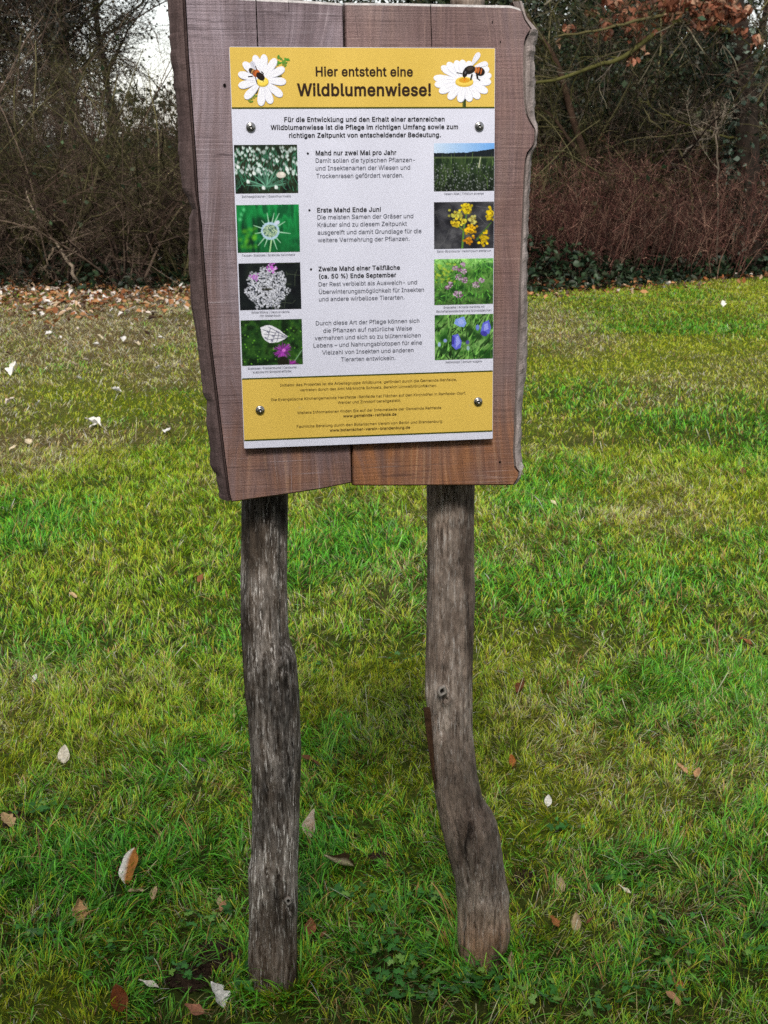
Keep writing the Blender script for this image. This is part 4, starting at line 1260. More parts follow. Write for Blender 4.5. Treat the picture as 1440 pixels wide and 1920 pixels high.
def pic_bugloss():
    p = Pic(seed=10)
    p.bgn([(30, 76, 26), (74, 128, 52), (128, 172, 96), (44, 92, 36)], 6, 19)
    for _ in range(190):
        x, y = p.r.uniform(0, 1), p.r.uniform(.0, 1.1)
        a = p.r.normal(.35, .35); L = p.r.uniform(.1, .35)
        p.line(x, y, x + L * math.sin(a), y - L * math.cos(a), .011, .004, np.array((122, 178, 84) if p.r.random() < .55 else (28, 62, 22)) * p.r.uniform(.55, 1.2), .009)
    for cx, cy in [(.6, .35), (.35, .75), (.75, .5), (.5, .55), (.15, .8)]:
        p.ell(cx, cy, .08, .05, (36, 70, 30), .5, .03, .8)
    B = (98, 104, 214); Lg = (150, 158, 236); Dk = (62, 60, 160)
    p.poly([(.36, .1), (.5, .05), (.54, .2), (.5, .28), (.42, .27), (.33, .2)], (132, 160, 232)); p.ell(.45, .17, .05, .05, (160, 178, 240))
    p.poly([(.3, .46), (.4, .43), (.46, .6), (.44, .74), (.36, .78), (.29, .68)], B); p.poly([(.36, .5), (.4, .46), (.44, .62), (.36, .74)], Lg); p.poly([(.3, .46), (.34, .5), (.33, .66), (.29, .66)], Dk)
    p.poly([(.82, .2), (.92, .14), (.96, .3), (.93, .44), (.82, .47), (.78, .4)], B); p.poly([(.84, .24), (.9, .2), (.92, .34), (.84, .38)], Lg); p.ell(.84, .44, .06, .04, Dk, .4)
    p.ell(.73, .3, .03, .05, (110, 130, 220)); p.ell(.18, .57, .03, .03, (140, 160, 220)); p.ell(.08, .65, .025, .04, (160, 190, 220)); p.ell(.56, .62, .03, .035, (80, 76, 150)); p.ell(.57, .75, .025, .04, (150, 180, 190))
    return p.A


PHOTOS = [
    ('flower photo of snowdrops', pic_snowdrops, [(438, 272), (556.5, 271), (559.4, 361.8), (442, 363)]),
    ('flower photo of a pale spiky bloom on green', pic_scabious, [(442.4, 384.6), (560, 383.2), (562.3, 471.9), (445.9, 474)]),
    ('flower photo of a white umbel on black', pic_carrot, [(446.6, 493.9), (562.5, 492.1), (564.9, 579), (450.1, 581.6)]),
    ('photo of a white butterfly on a purple flower', pic_butterfly, [(451, 600.8), (565.4, 597.9), (567.8, 682.7), (454, 686)]),
    ('photo of a dark meadow under sky', pic_meadow, [(813.4, 269), (927.5, 267.8), (926.3, 357), (813.4, 359.4)]),
    ('flower photo of yellow clusters', pic_yellow, [(813.6, 379), (926.5, 378), (926, 465.3), (813.8, 466.6)]),
    ('flower photo of pink heads in grass', pic_thrift, [(813.8, 486.3), (925, 483.7), (924.2, 569.3), (814.2, 572.2)]),
    ('flower photo of blue bells in grass', pic_bugloss, [(814.6, 591.3), (924.6, 587.8), (924, 672.3), (815.1, 674.9)])]
for lbl, fn, q in PHOTOS:
    c = [panel_xy(*p) for p in q]
    x0, x1 = (c[0][0] + c[3][0]) / 2, min((c[1][0] + c[2][0]) / 2, PWm - 0.0004)
    y0, y1 = (c[3][1] + c[2][1]) / 2, (c[0][1] + c[1][1]) / 2
    A = fn()
    h_, w_ = A.shape[:2]
    XX, YY = np.meshgrid(np.linspace(x0, x1, w_), np.linspace(y1, y0, h_))
    ii = np.arange(h_ * w_).reshape(h_, w_)
    Q = np.stack([ii[:-1, :-1], ii[1:, :-1], ii[1:, 1:], ii[:-1, 1:]], -1).reshape(-1, 4)
    me = fast_mesh('flower_photo', np.stack([XX, YY, np.full_like(XX, wf + 0.0003)], -1).reshape(-1, 3), Q, srgb(*np.moveaxis(np.clip(A, 0, 255).reshape(-1, 3), 1, 0)).T if False else
                   np.where(np.clip(A, 0, 255) / 255 <= .04045, np.clip(A, 0, 255) / 255 / 12.92, ((np.clip(A, 0, 255) / 255 + .055) / 1.055) ** 2.4).reshape(-1, 3))
    o = on_panel('flower_photo', me, M['print'])
    o['label'] = lbl

# ---- the two daisies with bees in the header, layered flat print


class Flat:
    """flat coloured shapes in crop coordinates, drawn one above the other"""
    def __init__(s, ox, oy, sc):
        s.g, s.o, s.k, s.z = Geo(), (ox, oy), sc, wf + 0.00035

    def pt(s, x, y):
        p = panel_xy(s.o[0] + x / s.k, s.o[1] + y / s.k)
        return p

    def poly(s, pts, col, col2=None):
        P = [s.pt(*p) for p in pts]
        s.z += 0.000012
        c = srgb(*col)
        C = np.tile(c, (len(P), 1))
        s.g.add([(p[0], p[1], s.z) for p in P], [tuple(range(len(P)))], C)

    def ell(s, cx, cy, rx, ry, col, rot=0.0, n=20):
        a = np.linspace(0, 2 * np.pi, n, endpoint=False)
        ca, sa = math.cos(rot), math.sin(rot)
        s.poly([(cx + rx * math.cos(t) * ca - ry * math.sin(t) * sa, cy + rx * math.cos(t) * sa + ry * math.sin(t) * ca) for t in -a], col)

    def petal(s, x0, y0, x1, y1, w, col):
        d = np.array([x1 - x0, y1 - y0]); L = np.linalg.norm(d); d = d / L; n = np.array([-d[1], d[0]])
        prof = [(0, .28), (.25, .62), (.55, .95), (.78, 1.0), (.92, .75), (.98, .42), (1.0, .12)]
        A = [np.array([x0, y0]) + d * L * t + n * w / 2 * q for t, q in prof]
        B = [np.array([x0, y0]) + d * L * t - n * w / 2 * q for t, q in reversed(prof)]
        s.poly([tuple(p) for p in B[::-1][::-1] + A[::1]][::1], col)

    def stroke(s, x0, y0, x1, y1, w, col):
        d = np.array([x1 - x0, y1 - y0], float); L = np.linalg.norm(d); n = np.array([-d[1], d[0]]) / L * w / 2
        a, b = np.array([x0, y0]), np.array([x1, y1])
        s.poly([tuple(a - n), tuple(b - n), tuple(b + n), tuple(a + n)], col)


f = Flat(420, 60, 5.54)
r_ = np.random.default_rng(5)
for cx, cy in [(600, 300), (640, 310), (580, 270), (620, 340), (655, 295), (575, 330)]:
    for k in range(4):
        f.ell(cx + r_.normal(0, 14), cy + r_.normal(0, 14), 15, 9, (70 + r_.integers(0, 50), 130 + r_.integers(0, 30), 50), r_.uniform(0, 3))
for cx, cy in [(290, 690), (320, 670), (270, 715)]:
    for k in range(4):
        f.ell(cx + r_.normal(0, 12), cy + r_.normal(0, 12), 14, 8, (90 + r_.integers(0, 50), 140, 50), r_.uniform(0, 3))
f.stroke(335, 640, 350, 600, 14, (60, 70, 60)); f.stroke(500, 410, 550, 370, 12, (90, 100, 70)); f.stroke(510, 480, 600, 455, 10, (90, 96, 70))
PET = [(315, 240), (415, 232), (535, 275), (625, 372), (642, 515), (602, 665), (488, 742), (380, 765), (215, 690), (148, 560), (146, 432), (198, 315)]
for k, (tx, ty) in enumerate(PET):
    f.petal(400 + (tx - 400) * .08, 500 + (ty - 500) * .08, tx + 3, ty + 4, 84, (204, 204, 222))
    f.petal(400 + (tx - 400) * .08, 500 + (ty - 500) * .08, tx, ty, 76, (240, 240, 248))
    f.stroke(400 + (tx - 400) * .2, 500 + (ty - 500) * .2, 400 + (tx - 400) * .6, 500 + (ty - 500) * .6, 4, (216, 216, 230))
f.ell(400, 520, 64, 52, (196, 170, 70)); f.ell(400, 512, 58, 46, (244, 214, 84)); f.ell(392, 500, 36, 26, (250, 228, 120))
f.petal(330, 400, 285, 305, 52, (206, 206, 220)); f.stroke(315, 370, 290, 320, 3, (150, 150, 160))
f.stroke(300, 460, 250, 466, 12, (40, 24, 16)); f.stroke(325, 470, 345, 540, 9, (40, 24, 16)); f.stroke(350, 410, 325, 355, 9, (40, 24, 16)); f.stroke(385, 410, 408, 430, 9, (30, 20, 16)); f.stroke(408, 430, 400, 470, 9, (30, 20, 16))
f.ell(285, 405, 34, 26, (60, 46, 36), .9); f.ell(298, 408, 10, 26, (196, 150, 90), .5); f.ell(312, 420, 16, 30, (40, 26, 18), .5)
f.ell(335, 430, 34, 40, (168, 84, 36), .6); f.ell(345, 425, 22, 28, (196, 104, 44), .6)
f.ell(378, 462, 52, 34, (38, 22, 18), .75); f.ell(392, 482, 26, 22, (26, 16, 14), .75)
f.stroke(400, 490, 410, 516, 8, (26, 16, 14))
on_panel('daisy_picture', f.g.mesh('daisy_picture'), M['print'])['label'] = 'daisy print with a bee at its heart, upright fern tips behind'

f = Flat(680, 60, 4.235)
f.stroke(806, 470, 806, 602, 27, (52, 66, 24)); f.stroke(800, 490, 800, 600, 8, (80, 96, 40))
PET = [(562, 362), (570, 418), (605, 475), (678, 530), (770, 555), (852, 550), (925, 526), (990, 475), (1018, 395), (1020, 340), (1002, 285), (990, 243), (850, 230), (790, 220), (738, 226), (672, 242), (624, 272)]
for k in (16, 15, 14, 13, 12, 11, 10, 9, 0, 8, 1, 7, 2, 6, 3, 5, 4):
    tx, ty = PET[k]
    f.petal(805 + (tx - 805) * .1, 390 + (ty - 390) * .1, tx + 2, ty + 3, 64, (206, 206, 222))
    f.petal(805 + (tx - 805) * .1, 390 + (ty - 390) * .1, tx, ty, 57, (242, 242, 249))
    f.stroke(805 + (tx - 805) * .3, 390 + (ty - 390) * .3, 805 + (tx - 805) * .7, 390 + (ty - 390) * .7, 4, (222, 222, 234))
f.ell(806, 400, 72, 38, (214, 180, 70)); f.ell(806, 390, 70, 34, (238, 206, 92)); f.ell(806, 384, 44, 20, (216, 158, 40))
f.stroke(806, 388, 814, 366, 12, (226, 130, 30))
f.petal(862, 268, 926, 164, 44, (228, 228, 238)); f.petal(890, 275, 990, 246, 40, (234, 234, 244))
f.stroke(790, 330, 744, 322, 5, (40, 34, 30))
f.stroke(868, 335, 856, 385, 13, (26, 20, 18)); f.stroke(905, 335, 912, 372, 15, (26, 20, 18)); f.stroke(912, 372, 932, 384, 8, (26, 20, 18))
f.ell(930, 314, 40, 34, (30, 20, 16), .35); f.ell(918, 302, 9, 28, (190, 100, 40), .2); f.ell(940, 312, 6, 26, (176, 92, 40), .2); f.ell(898, 302, 10, 26, (196, 120, 60), .2)
f.ell(848, 300, 46, 32, (30, 24, 22), -.3); f.ell(852, 290, 26, 16, (64, 54, 46), -.3)
f.ell(812, 326, 20, 34, (26, 20, 20), .25); f.ell(814, 322, 7, 12, (86, 84, 90), .25)
f.stroke(806, 350, 806, 366, 10, (26, 20, 20))
on_panel('daisy_picture', f.g.mesh('daisy_picture'), M['print'])['label'] = 'daisy print seen from the side with a striped bee and stem'

# ---- screws with sealing washers
for sx, sy in [(470, 238.3), (898.3, 237), (487.3, 768.8), (896, 753)]:
    c = panel_xy(sx, sy)
    prof = [(0.0072, 0.0), (0.0072, 0.0012), (0.0066, 0.0022), (0.0050, 0.0030), (0.0046, 0.0029), (0.0044, 0.0034), (0.0036, 0.0042), (0.0024, 0.0046), (0.0018, 0.0046), (0.0016, 0.0030), (0.0004, 0.0029)]
    ns = 28
    a = np.linspace(0, 2 * np.pi, ns, endpoint=False)
    V = [(c[0] + r * math.cos(t), c[1] + r * math.sin(t), wf + 0.0003 + z) for r, z in prof for t in a]
    P = []
    for k in range(len(prof) - 1):
        P += [(k * ns + i, k * ns + (i + 1) % ns, (k + 1) * ns + (i + 1) % ns, (k + 1) * ns + i) for i in range(ns)]
    P.append(tuple((len(prof) - 1) * ns + i for i in range(ns)))
    on_panel('screw', poly_mesh('screw', V, P, smooth=True), M['steel'])


# ------------------------------------------------------------------ lawn
# patches of the lawn as seen in the photograph, placed on the ground, plus contact shade painted at the post feet: (px, py, rx px, ry px, kind, weight)
STRAW, MOSS, LUSH, MID, SOIL = 0, 1, 2, 3, 4
PATCH = [
    (190, 605, 250, 66, STRAW, 3.6), (300, 690, 120, 36, STRAW, 1.6), (110, 690, 150, 24, STRAW, 1.5), (40, 655, 90, 16, MID, .9), (230, 700, 60, 10, MOSS, 1.0), (330, 655, 60, 14, MID, .7), (120, 668, 50, 8, LUSH, .8), (220, 640, 60, 10, SOIL, .5), (100, 645, 50, 8, SOIL, .4), (320, 600, 60, 14, SOIL, .35), (60, 830, 130, 36, STRAW, 1.3), (500, 600, 130, 40, STRAW, 1.5), (509, 1856, 40, 16, SOIL, .6), (905, 1796, 40, 16, SOIL, .6), (200, 850, 100, 20, MOSS, .6), (40, 770, 120, 25, STRAW, 0.5), (250, 765, 120, 22, MOSS, 0.9),  # the soil rings at both post feet paint their contact shadow
    (150, 730, 100, 22, MOSS, 0.6), (30, 600, 70, 14, LUSH, 0.6),
    (230, 900, 140, 40, MID, 0.8), (320, 845, 80, 25, LUSH, 0.5), (20, 1000, 120, 70, LUSH, 1.0), (120, 1120, 130, 60, MID, 0.7), (300, 1000, 120, 60, MID, 0.6), (300, 1120, 100, 60, MID, .6),
    (200, 905, 60, 9, SOIL, .7), (1060, 640, 95, 28, STRAW, 1.6), (1040, 600, 75, 25, STRAW, 1.2), (1220, 590, 190, 22, LUSH, 0.7), (1330, 610, 140, 22, LUSH, 0.6), (1200, 670, 220, 30, MOSS, 0.9),
    (1350, 700, 150, 40, STRAW, 0.45), (1080, 735, 100, 22, LUSH, 1.0), (1250, 720, 120, 26, STRAW, 0.5), (1060, 760, 60, 14, LUSH, 0.6), (1190, 758, 80, 12, STRAW, 0.6), (1230, 790, 120, 18, LUSH, 0.7),
    (1070, 826, 60, 10, SOIL, 0.6), (1320, 812, 60, 8, SOIL, 0.35), (1060, 900, 110, 40, LUSH, 0.9), (1030, 950, 90, 40, LUSH, 0.9), (1330, 880, 120, 40, MID, 0.5), (1300, 960, 160, 40, MOSS, 0.5),
    (1140, 1010, 120, 30, MOSS, 0.5), (1300, 1060, 140, 30, MOSS, 0.6), (1080, 1000, 60, 40, LUSH, .4),
    (660, 1000, 90, 60, LUSH, 0.5), (640, 1150, 90, 60, MID, 0.6), (700, 1280, 90, 50, MOSS, 0.5), (620, 1400, 60, 40, LUSH, .6), (720, 1450, 80, 50, MOSS, 0.4), (960, 1250, 120, 70, MOSS, 0.5),
    (1000, 1380, 100, 40, MOSS, .5), (1250, 1450, 160, 60, MOSS, 0.5), (1350, 1520, 100, 60, STRAW, 0.25), (1020, 1530, 90, 40, MOSS, 0.9), (1100, 1560, 90, 40, MOSS, 0.5), (1180, 1300, 160, 60, LUSH, .4),
    (200, 1300, 180, 60, MID, 0.5), (60, 1350, 120, 60, MOSS, 0.4), (300, 1450, 120, 60, LUSH, 0.5), (200, 1640, 160, 60, LUSH, 0.9), (60, 1620, 100, 60, LUSH, 0.7), (330, 1700, 80, 30, MOSS, 0.5),
    (300, 1780, 160, 60, LUSH, .8), (120, 1860, 110, 50, MOSS, 0.9), (60, 1760, 100, 40, LUSH, .6), (390, 1810, 60, 36, SOIL, 1.0), (330, 1880, 90, 30, SOIL, .6), (440, 1880, 60, 30, SOIL, .5), (560, 1885, 50, 30, SOIL, .6), (712, 1608, 24, 9, SOIL, 1.0),
    (600, 1640, 50, 40, LUSH, 0.8), (690, 1680, 60, 20, MOSS, 0.8), (690, 1745, 40, 22, LUSH, 1.0), (680, 1810, 70, 25, SOIL, 0.45), (760, 1850, 110, 60, SOIL, 0.35), (930, 1770, 60, 40, LUSH, .6), (985, 1655, 26, 12, SOIL, 0.9),
    (1130, 1640, 120, 40, LUSH, 0.6), (1120, 1710, 140, 30, MID, 0.5), (1320, 1700, 120, 60, STRAW, 0.25), (1180, 1800, 220, 50, LUSH, 0.6), (1350, 1840, 140, 60, MID, 0.5), (30, 1545, 40, 14, SOIL, .9), (1215, 1405, 30, 12, SOIL, .7)]
_pc = []
for px, py, rx, ry, kd, wt in PATCH:
    c = ground(px, py)
    d = np.linalg.norm(c - CAM)
    ryw = abs(ground(px, py - ry)[1] - ground(px, min(py + ry, 2300))[1]) / 2
    _pc.append((c[0], c[1], rx / F * d, ryw, kd, wt))


def patch_weights(x, y):
    P = np.c_[x, y]
    wsum = np.zeros((len(x), 5))
    wx = x + 0.25 * (fbm(P * 3.1, 3, 31) - .5)
    wy = y + 0.35 * (fbm(P * 2.7 + 9, 3, 37) - .5)
    for cx, cy, rx, ry, kd, wt in _pc:
        q = ((wx - cx) / rx) ** 2 + ((wy - cy) / ry) ** 2
        wsum[:, kd] = np.maximum(wsum[:, kd], wt * np.exp(-q ** 1.5 * 0.8))
    n1, n2, n3 = fbm(P * 0.9, 3, 41), fbm(P * 1.7 + 5, 4, 43), fbm(P * 4.5 + 3, 3, 47)
    wsum[:, STRAW] += 0.9 * np.clip(n2 - 0.52, 0, 1) * 2.2 + 0.24
    wsum[:, MOSS] += 1.0 * np.clip(n3 - 0.48, 0, 1) * 2 + 0.12
    wsum[:, LUSH] += 1.1 * np.clip(n1 - 0.47, 0, 1) * 3 * n3 * 2
    wsum[:, MID] += 0.45
    far = np.clip((y - 4.5) / 4, 0, 1)
    wsum[:, MOSS] += 0.6 * far
    wsum[:, STRAW] += 0.06 * far
    return wsum


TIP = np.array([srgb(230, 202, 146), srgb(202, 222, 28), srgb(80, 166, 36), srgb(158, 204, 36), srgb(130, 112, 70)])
ROOTC = np.array([srgb(92, 72, 44), srgb(60, 78, 8), srgb(14, 42, 10), srgb(28, 56, 10), srgb(50, 40, 26)])  # roots deepened, putting the shade between blades into their colour
LEN = np.array([0.027, 0.016, 0.038, 0.025, 0.018])


SOILC = np.array([srgb(92, 74, 48), srgb(78, 94, 14), srgb(24, 42, 11), srgb(44, 62, 13), srgb(46, 36, 27)])  # ground colour per patch, deepened for the shade under the blades
_w = patch_weights(GX.ravel(), GY.ravel()) ** 1.5
GC = (_w / _w.sum(1, keepdims=True)) @ SOILC
_wood = GY.ravel() > edge_y(GX.ravel()) + .1
GC[_wood] = srgb(66, 52, 40)
tag(link('ground', fast_mesh('ground', np.stack([GX, GY, GZ], -1).reshape(-1, 3), FQ, GC, smooth=True), M['soil']), kind='structure',
    label='uneven mossy soil under the lawn and the trees')


def blades(n, d0, d1, nseg, wid, lenk, seed, xm=1.28, feet=False, dry=False):
    r = np.random.default_rng(seed)
    # uniform over the wedge seen by the camera, plus a margin at both sides
    y = np.sqrt(r.uniform(d0 ** 2, d1 ** 2, n))
    x = r.uniform(-1, 1, n) * (0.294 * y * xm + 0.85)
    if feet:
        for k, (pxm, pym) in enumerate(((509, 1845), (904, 1785))):
            c = on_plane(pxm, pym, -0.09, CAM)
            sl = slice(k * n // 2, (k + 1) * n // 2)
            an, q = r.uniform(0, 6.28, sl.stop - sl.start), .046 + np.abs(r.normal(0, .035, sl.stop - sl.start))
            x[sl], y[sl] = c[0] + q * np.cos(an), c[1] + q * np.sin(an)
    # clumping: pull blades towards tuft centres
    cell = 0.055
    ci, cj = np.floor(x / cell).astype(np.int64), np.floor(y / cell).astype(np.int64)
    hx, hy, hd = hash3(ci, cj, ci * 0, 3), hash3(ci, cj, ci * 0 + 1, 5), hash3(ci, cj, ci * 0 + 2, 7)
    pull = r.uniform(0, 0.75, n) * (r.random(n) < 0.6)
    x = x + ((ci + hx) * cell - x) * pull
    y = y + ((cj + hy) * cell - y) * pull
    keep = y < edge_y(x) + r.normal(0.1, 0.25, n)
    x, y, hd, pull = x[keep], y[keep], hd[keep], pull[keep]
    n = len(x)
    Wt = patch_weights(x, y)
    soil = Wt[:, SOIL]
    keep = r.random(n) > np.clip(soil * 1.15, 0, 0.96)
    # keep blades out of the posts
    for pxm, pym, rad_ in ((509, 1845, .045), (904, 1785, .045)):
        c = on_plane(pxm, pym, -0.09, CAM)
        keep &= np.hypot(x - c[0], y - c[1]) > rad_
    x, y, Wt, hd = x[keep], y[keep], Wt[keep], hd[keep]
    n = len(x)
    Wt = Wt ** 1.6
    Wt = Wt / Wt.sum(1, keepdims=True)
    cum = Wt.cumsum(1)
    kd = (r.random(n)[:, None] > cum).sum(1).clip(0, 4)
    if dry:
        kd[:] = STRAW
    # each blade leans towards its neighbours' kind
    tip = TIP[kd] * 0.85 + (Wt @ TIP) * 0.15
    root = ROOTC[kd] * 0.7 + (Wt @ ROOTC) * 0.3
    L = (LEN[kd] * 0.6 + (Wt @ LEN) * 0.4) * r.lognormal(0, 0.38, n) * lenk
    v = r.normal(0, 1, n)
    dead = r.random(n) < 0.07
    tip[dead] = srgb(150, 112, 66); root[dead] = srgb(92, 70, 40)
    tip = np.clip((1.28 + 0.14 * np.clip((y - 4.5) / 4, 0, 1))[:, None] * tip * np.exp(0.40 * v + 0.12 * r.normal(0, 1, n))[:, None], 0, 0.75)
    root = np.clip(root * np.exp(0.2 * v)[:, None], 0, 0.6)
    # lean: a slow field plus tuft and blade scatter
    P = np.c_[x, y]
    az = 2 * np.pi * (2.0 * fbm(P * 0.8, 2, 61)) + (hd - .5) * 5.0 + r.normal(0, 0.9, n)
    t0 = np.abs(r.normal(0.25, 0.3, n)); t1 = t0 + r.uniform(0.3, 1.5, n) * (0.7 + 0.6 * (kd == LUSH) + 0.5 * (kd == STRAW))
    t0 = np.where(kd == STRAW, t0 + 0.5, t0)
    dirx, diry = np.cos(az), np.sin(az)
    tw = r.normal(0, 0.6, n)
    sx, sy = -np.sin(az + tw), np.cos(az + tw)
    wd = wid * r.uniform(0.6, 1.35, n) * np.where(kd == MOSS, 0.8, 1.0) * (1 + 0.5 * (kd == LUSH) * r.random(n))
    zb = gz(x, y) - 0.003
    V = np.zeros((n, nseg + 1, 2, 3), np.float32)
    C = np.zeros((n, nseg + 1, 2, 3), np.float32)
    hx_, hz_ = np.zeros(n), np.zeros(n)
    for s_ in range(nseg + 1):
        t = s_ / nseg
        ww = wd * (1.0 - 0.25 * t) * (1.0 if s_ < nseg else 0.18) * 0.5
        V[:, s_, 0] = np.stack([x + dirx * hx_ - sx * ww, y + diry * hx_ - sy * ww, zb + hz_], -1)
        V[:, s_, 1] = np.stack([x + dirx * hx_ + sx * ww, y + diry * hx_ + sy * ww, zb + hz_], -1)
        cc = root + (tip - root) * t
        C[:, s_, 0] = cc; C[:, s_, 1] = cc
        th = np.minimum(t0 + (t1 - t0) * (t + 0.5 / nseg), 1.75)
        hx_ = hx_ + np.sin(th) * L / nseg
        hz_ = np.maximum(hz_ + np.cos(th) * L / nseg, 0.003)
    base = (np.arange(n) * (nseg + 1) * 2)[:, None]
    k = np.arange(nseg)[None, :] * 2
    Q = np.stack([base + k, base + k + 1, base + k + 3, base + k + 2], -1).reshape(-1, 4)
    return V.reshape(-1, 3), Q, C.reshape(-1, 3)


M['grass'] = attr_mat('grass_blade', 0.45, 0.35, 0.34)
parts = [blades(290000, 1.45, 3.6, 4, 0.0018, 1.0, 101), blades(225000, 3.6, 6.5, 3, 0.0027, 1.1, 102), blades(330000, 6.5, 15.2, 2, 0.0048, 1.15, 103, 1.35)]
# some long limp blades
parts.append(blades(9000, 1.5, 7.0, 5, 0.0024, 2.1, 104))
parts.append(blades(2600, 1.5, 6.5, 6, 0.0013, 2.6, 107, dry=True))
parts.append(blades(2600, 1.5, 3.0, 5, 0.0022, 1.35, 105, feet=True))
off = 0
Vs, Qs, Cs = [], [], []
for V, Q, C in parts:
    Vs.append(V); Qs.append(Q + off); Cs.append(C); off += len(V)
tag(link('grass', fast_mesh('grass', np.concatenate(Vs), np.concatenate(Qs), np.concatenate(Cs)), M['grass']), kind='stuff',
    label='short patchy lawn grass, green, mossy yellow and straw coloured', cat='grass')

# ------------------------------------------------------------------ leaves


def leaf_shape(kind, n_=15):
    t = np.linspace(0, 1, n_)
    if kind == 'oval':
        wv = 0.34 * np.sin(np.pi * t ** 0.85) ** 0.8
    elif kind == 'narrow':
        wv = 0.17 * np.sin(np.pi * t) ** 0.8
    elif kind == 'lobed':
        wv = (0.10 + 0.34 * np.sin(np.pi * t ** 0.7)) * (0.62 + 0.38 * np.abs(np.cos(t * 3.4 * np.pi)))
        wv[-1] = 0.01
    else:                                                    # 'maple'
        wv = 0.52 * np.sin(np.pi * t ** 0.75) * (0.55 + 0.45 * np.abs(np.cos(t * 2.5 * np.pi + .5)))
    wv[0] = 0.012; wv[-1] = min(wv[-1], 0.012)
    return t, wv


def leaf_geo(kind, L, fold, curl, c1, c2, seed, half=False):
    """a dry leaf of length L along +Y from its stalk; fold lifts both halves, curl bends the blade lengthwise"""
    r = np.random.default_rng(seed)
    t, wv = leaf_shape(kind)
    across = np.array([-1, -0.66, -0.3, 0, 0.3, 0.66, 1])
    n_, m_ = len(t), len(across)
    V, C = np.zeros((n_, m_, 3)), np.zeros((n_, m_, 3))
    f1 = fold * r.uniform(0.7, 1.3); f2 = fold * r.uniform(0.7, 1.3)
    ph = r.uniform(0, 6)
    for i in range(n_):
        for j in range(m_):
            a = across[j]
            w_ = wv[i] * L * abs(a)
            ff = (f1 if a < 0 else f2) * (0.6 + 0.4 * abs(a))
            x_ = math.copysign(w_ * math.cos(ff), a) if a else 0
            z_ = w_ * math.sin(ff)
            yy = t[i] * L
            z_ += 0.05 * L * math.sin(9 * t[i] + ph + 2 * a) * abs(a)
            if abs(curl) > 1e-3:
                th = curl * t[i]
                yc, zc = L / curl * math.sin(th), L / curl * (1 - math.cos(th))
                V[i, j] = (x_, yc - z_ * math.sin(th), zc + z_ * math.cos(th))
            else:
                V[i, j] = (x_, yy, z_)
            mixv = 0.5 + 0.5 * (r.random() - .5) * .7 if not half else (1.0 if a > -0.4 else 0.0)
            vein = 0.82 if (a == 0 or (i % 3 == 0 and abs(a) < .9)) else 1.0
            C[i, j] = (np.array(c1) * (1 - mixv) + np.array(c2) * mixv) * vein * r.uniform(.85, 1.1)
    ii = np.arange(n_ * m_).reshape(n_, m_)
    Q = np.stack([ii[:-1, :-1], ii[:-1, 1:], ii[1:, 1:], ii[1:, :-1]], -1).reshape(-1, 4)
    V = V.reshape(-1, 3); C = C.reshape(-1, 3)
    # stalk
    s0 = len(V)
    sl, sw = 0.35 * L, 0.012 * L
    st = np.array([(-sw, 0.01 * L, 0.0), (sw, 0.01 * L, 0.0), (sw * .8 + .08 * L, -sl, 0.04 * L), (-sw * .8 + .08 * L, -sl, 0.04 * L)])
    V = np.r_[V, st]; C = np.r_[C, np.tile(np.array(c1) * .6, (4, 1))]
    return V, [tuple(q) for q in Q] + [(s0, s0 + 3, s0 + 2, s0 + 1)], C


WHT, PALE, TAN, ORG, BRN, GRY, TER = srgb(224, 220, 214), srgb(204, 188, 158), srgb(180, 146, 104), srgb(154, 98, 54), srgb(98, 66, 42), srgb(96, 88, 82), srgb(164, 110, 84)
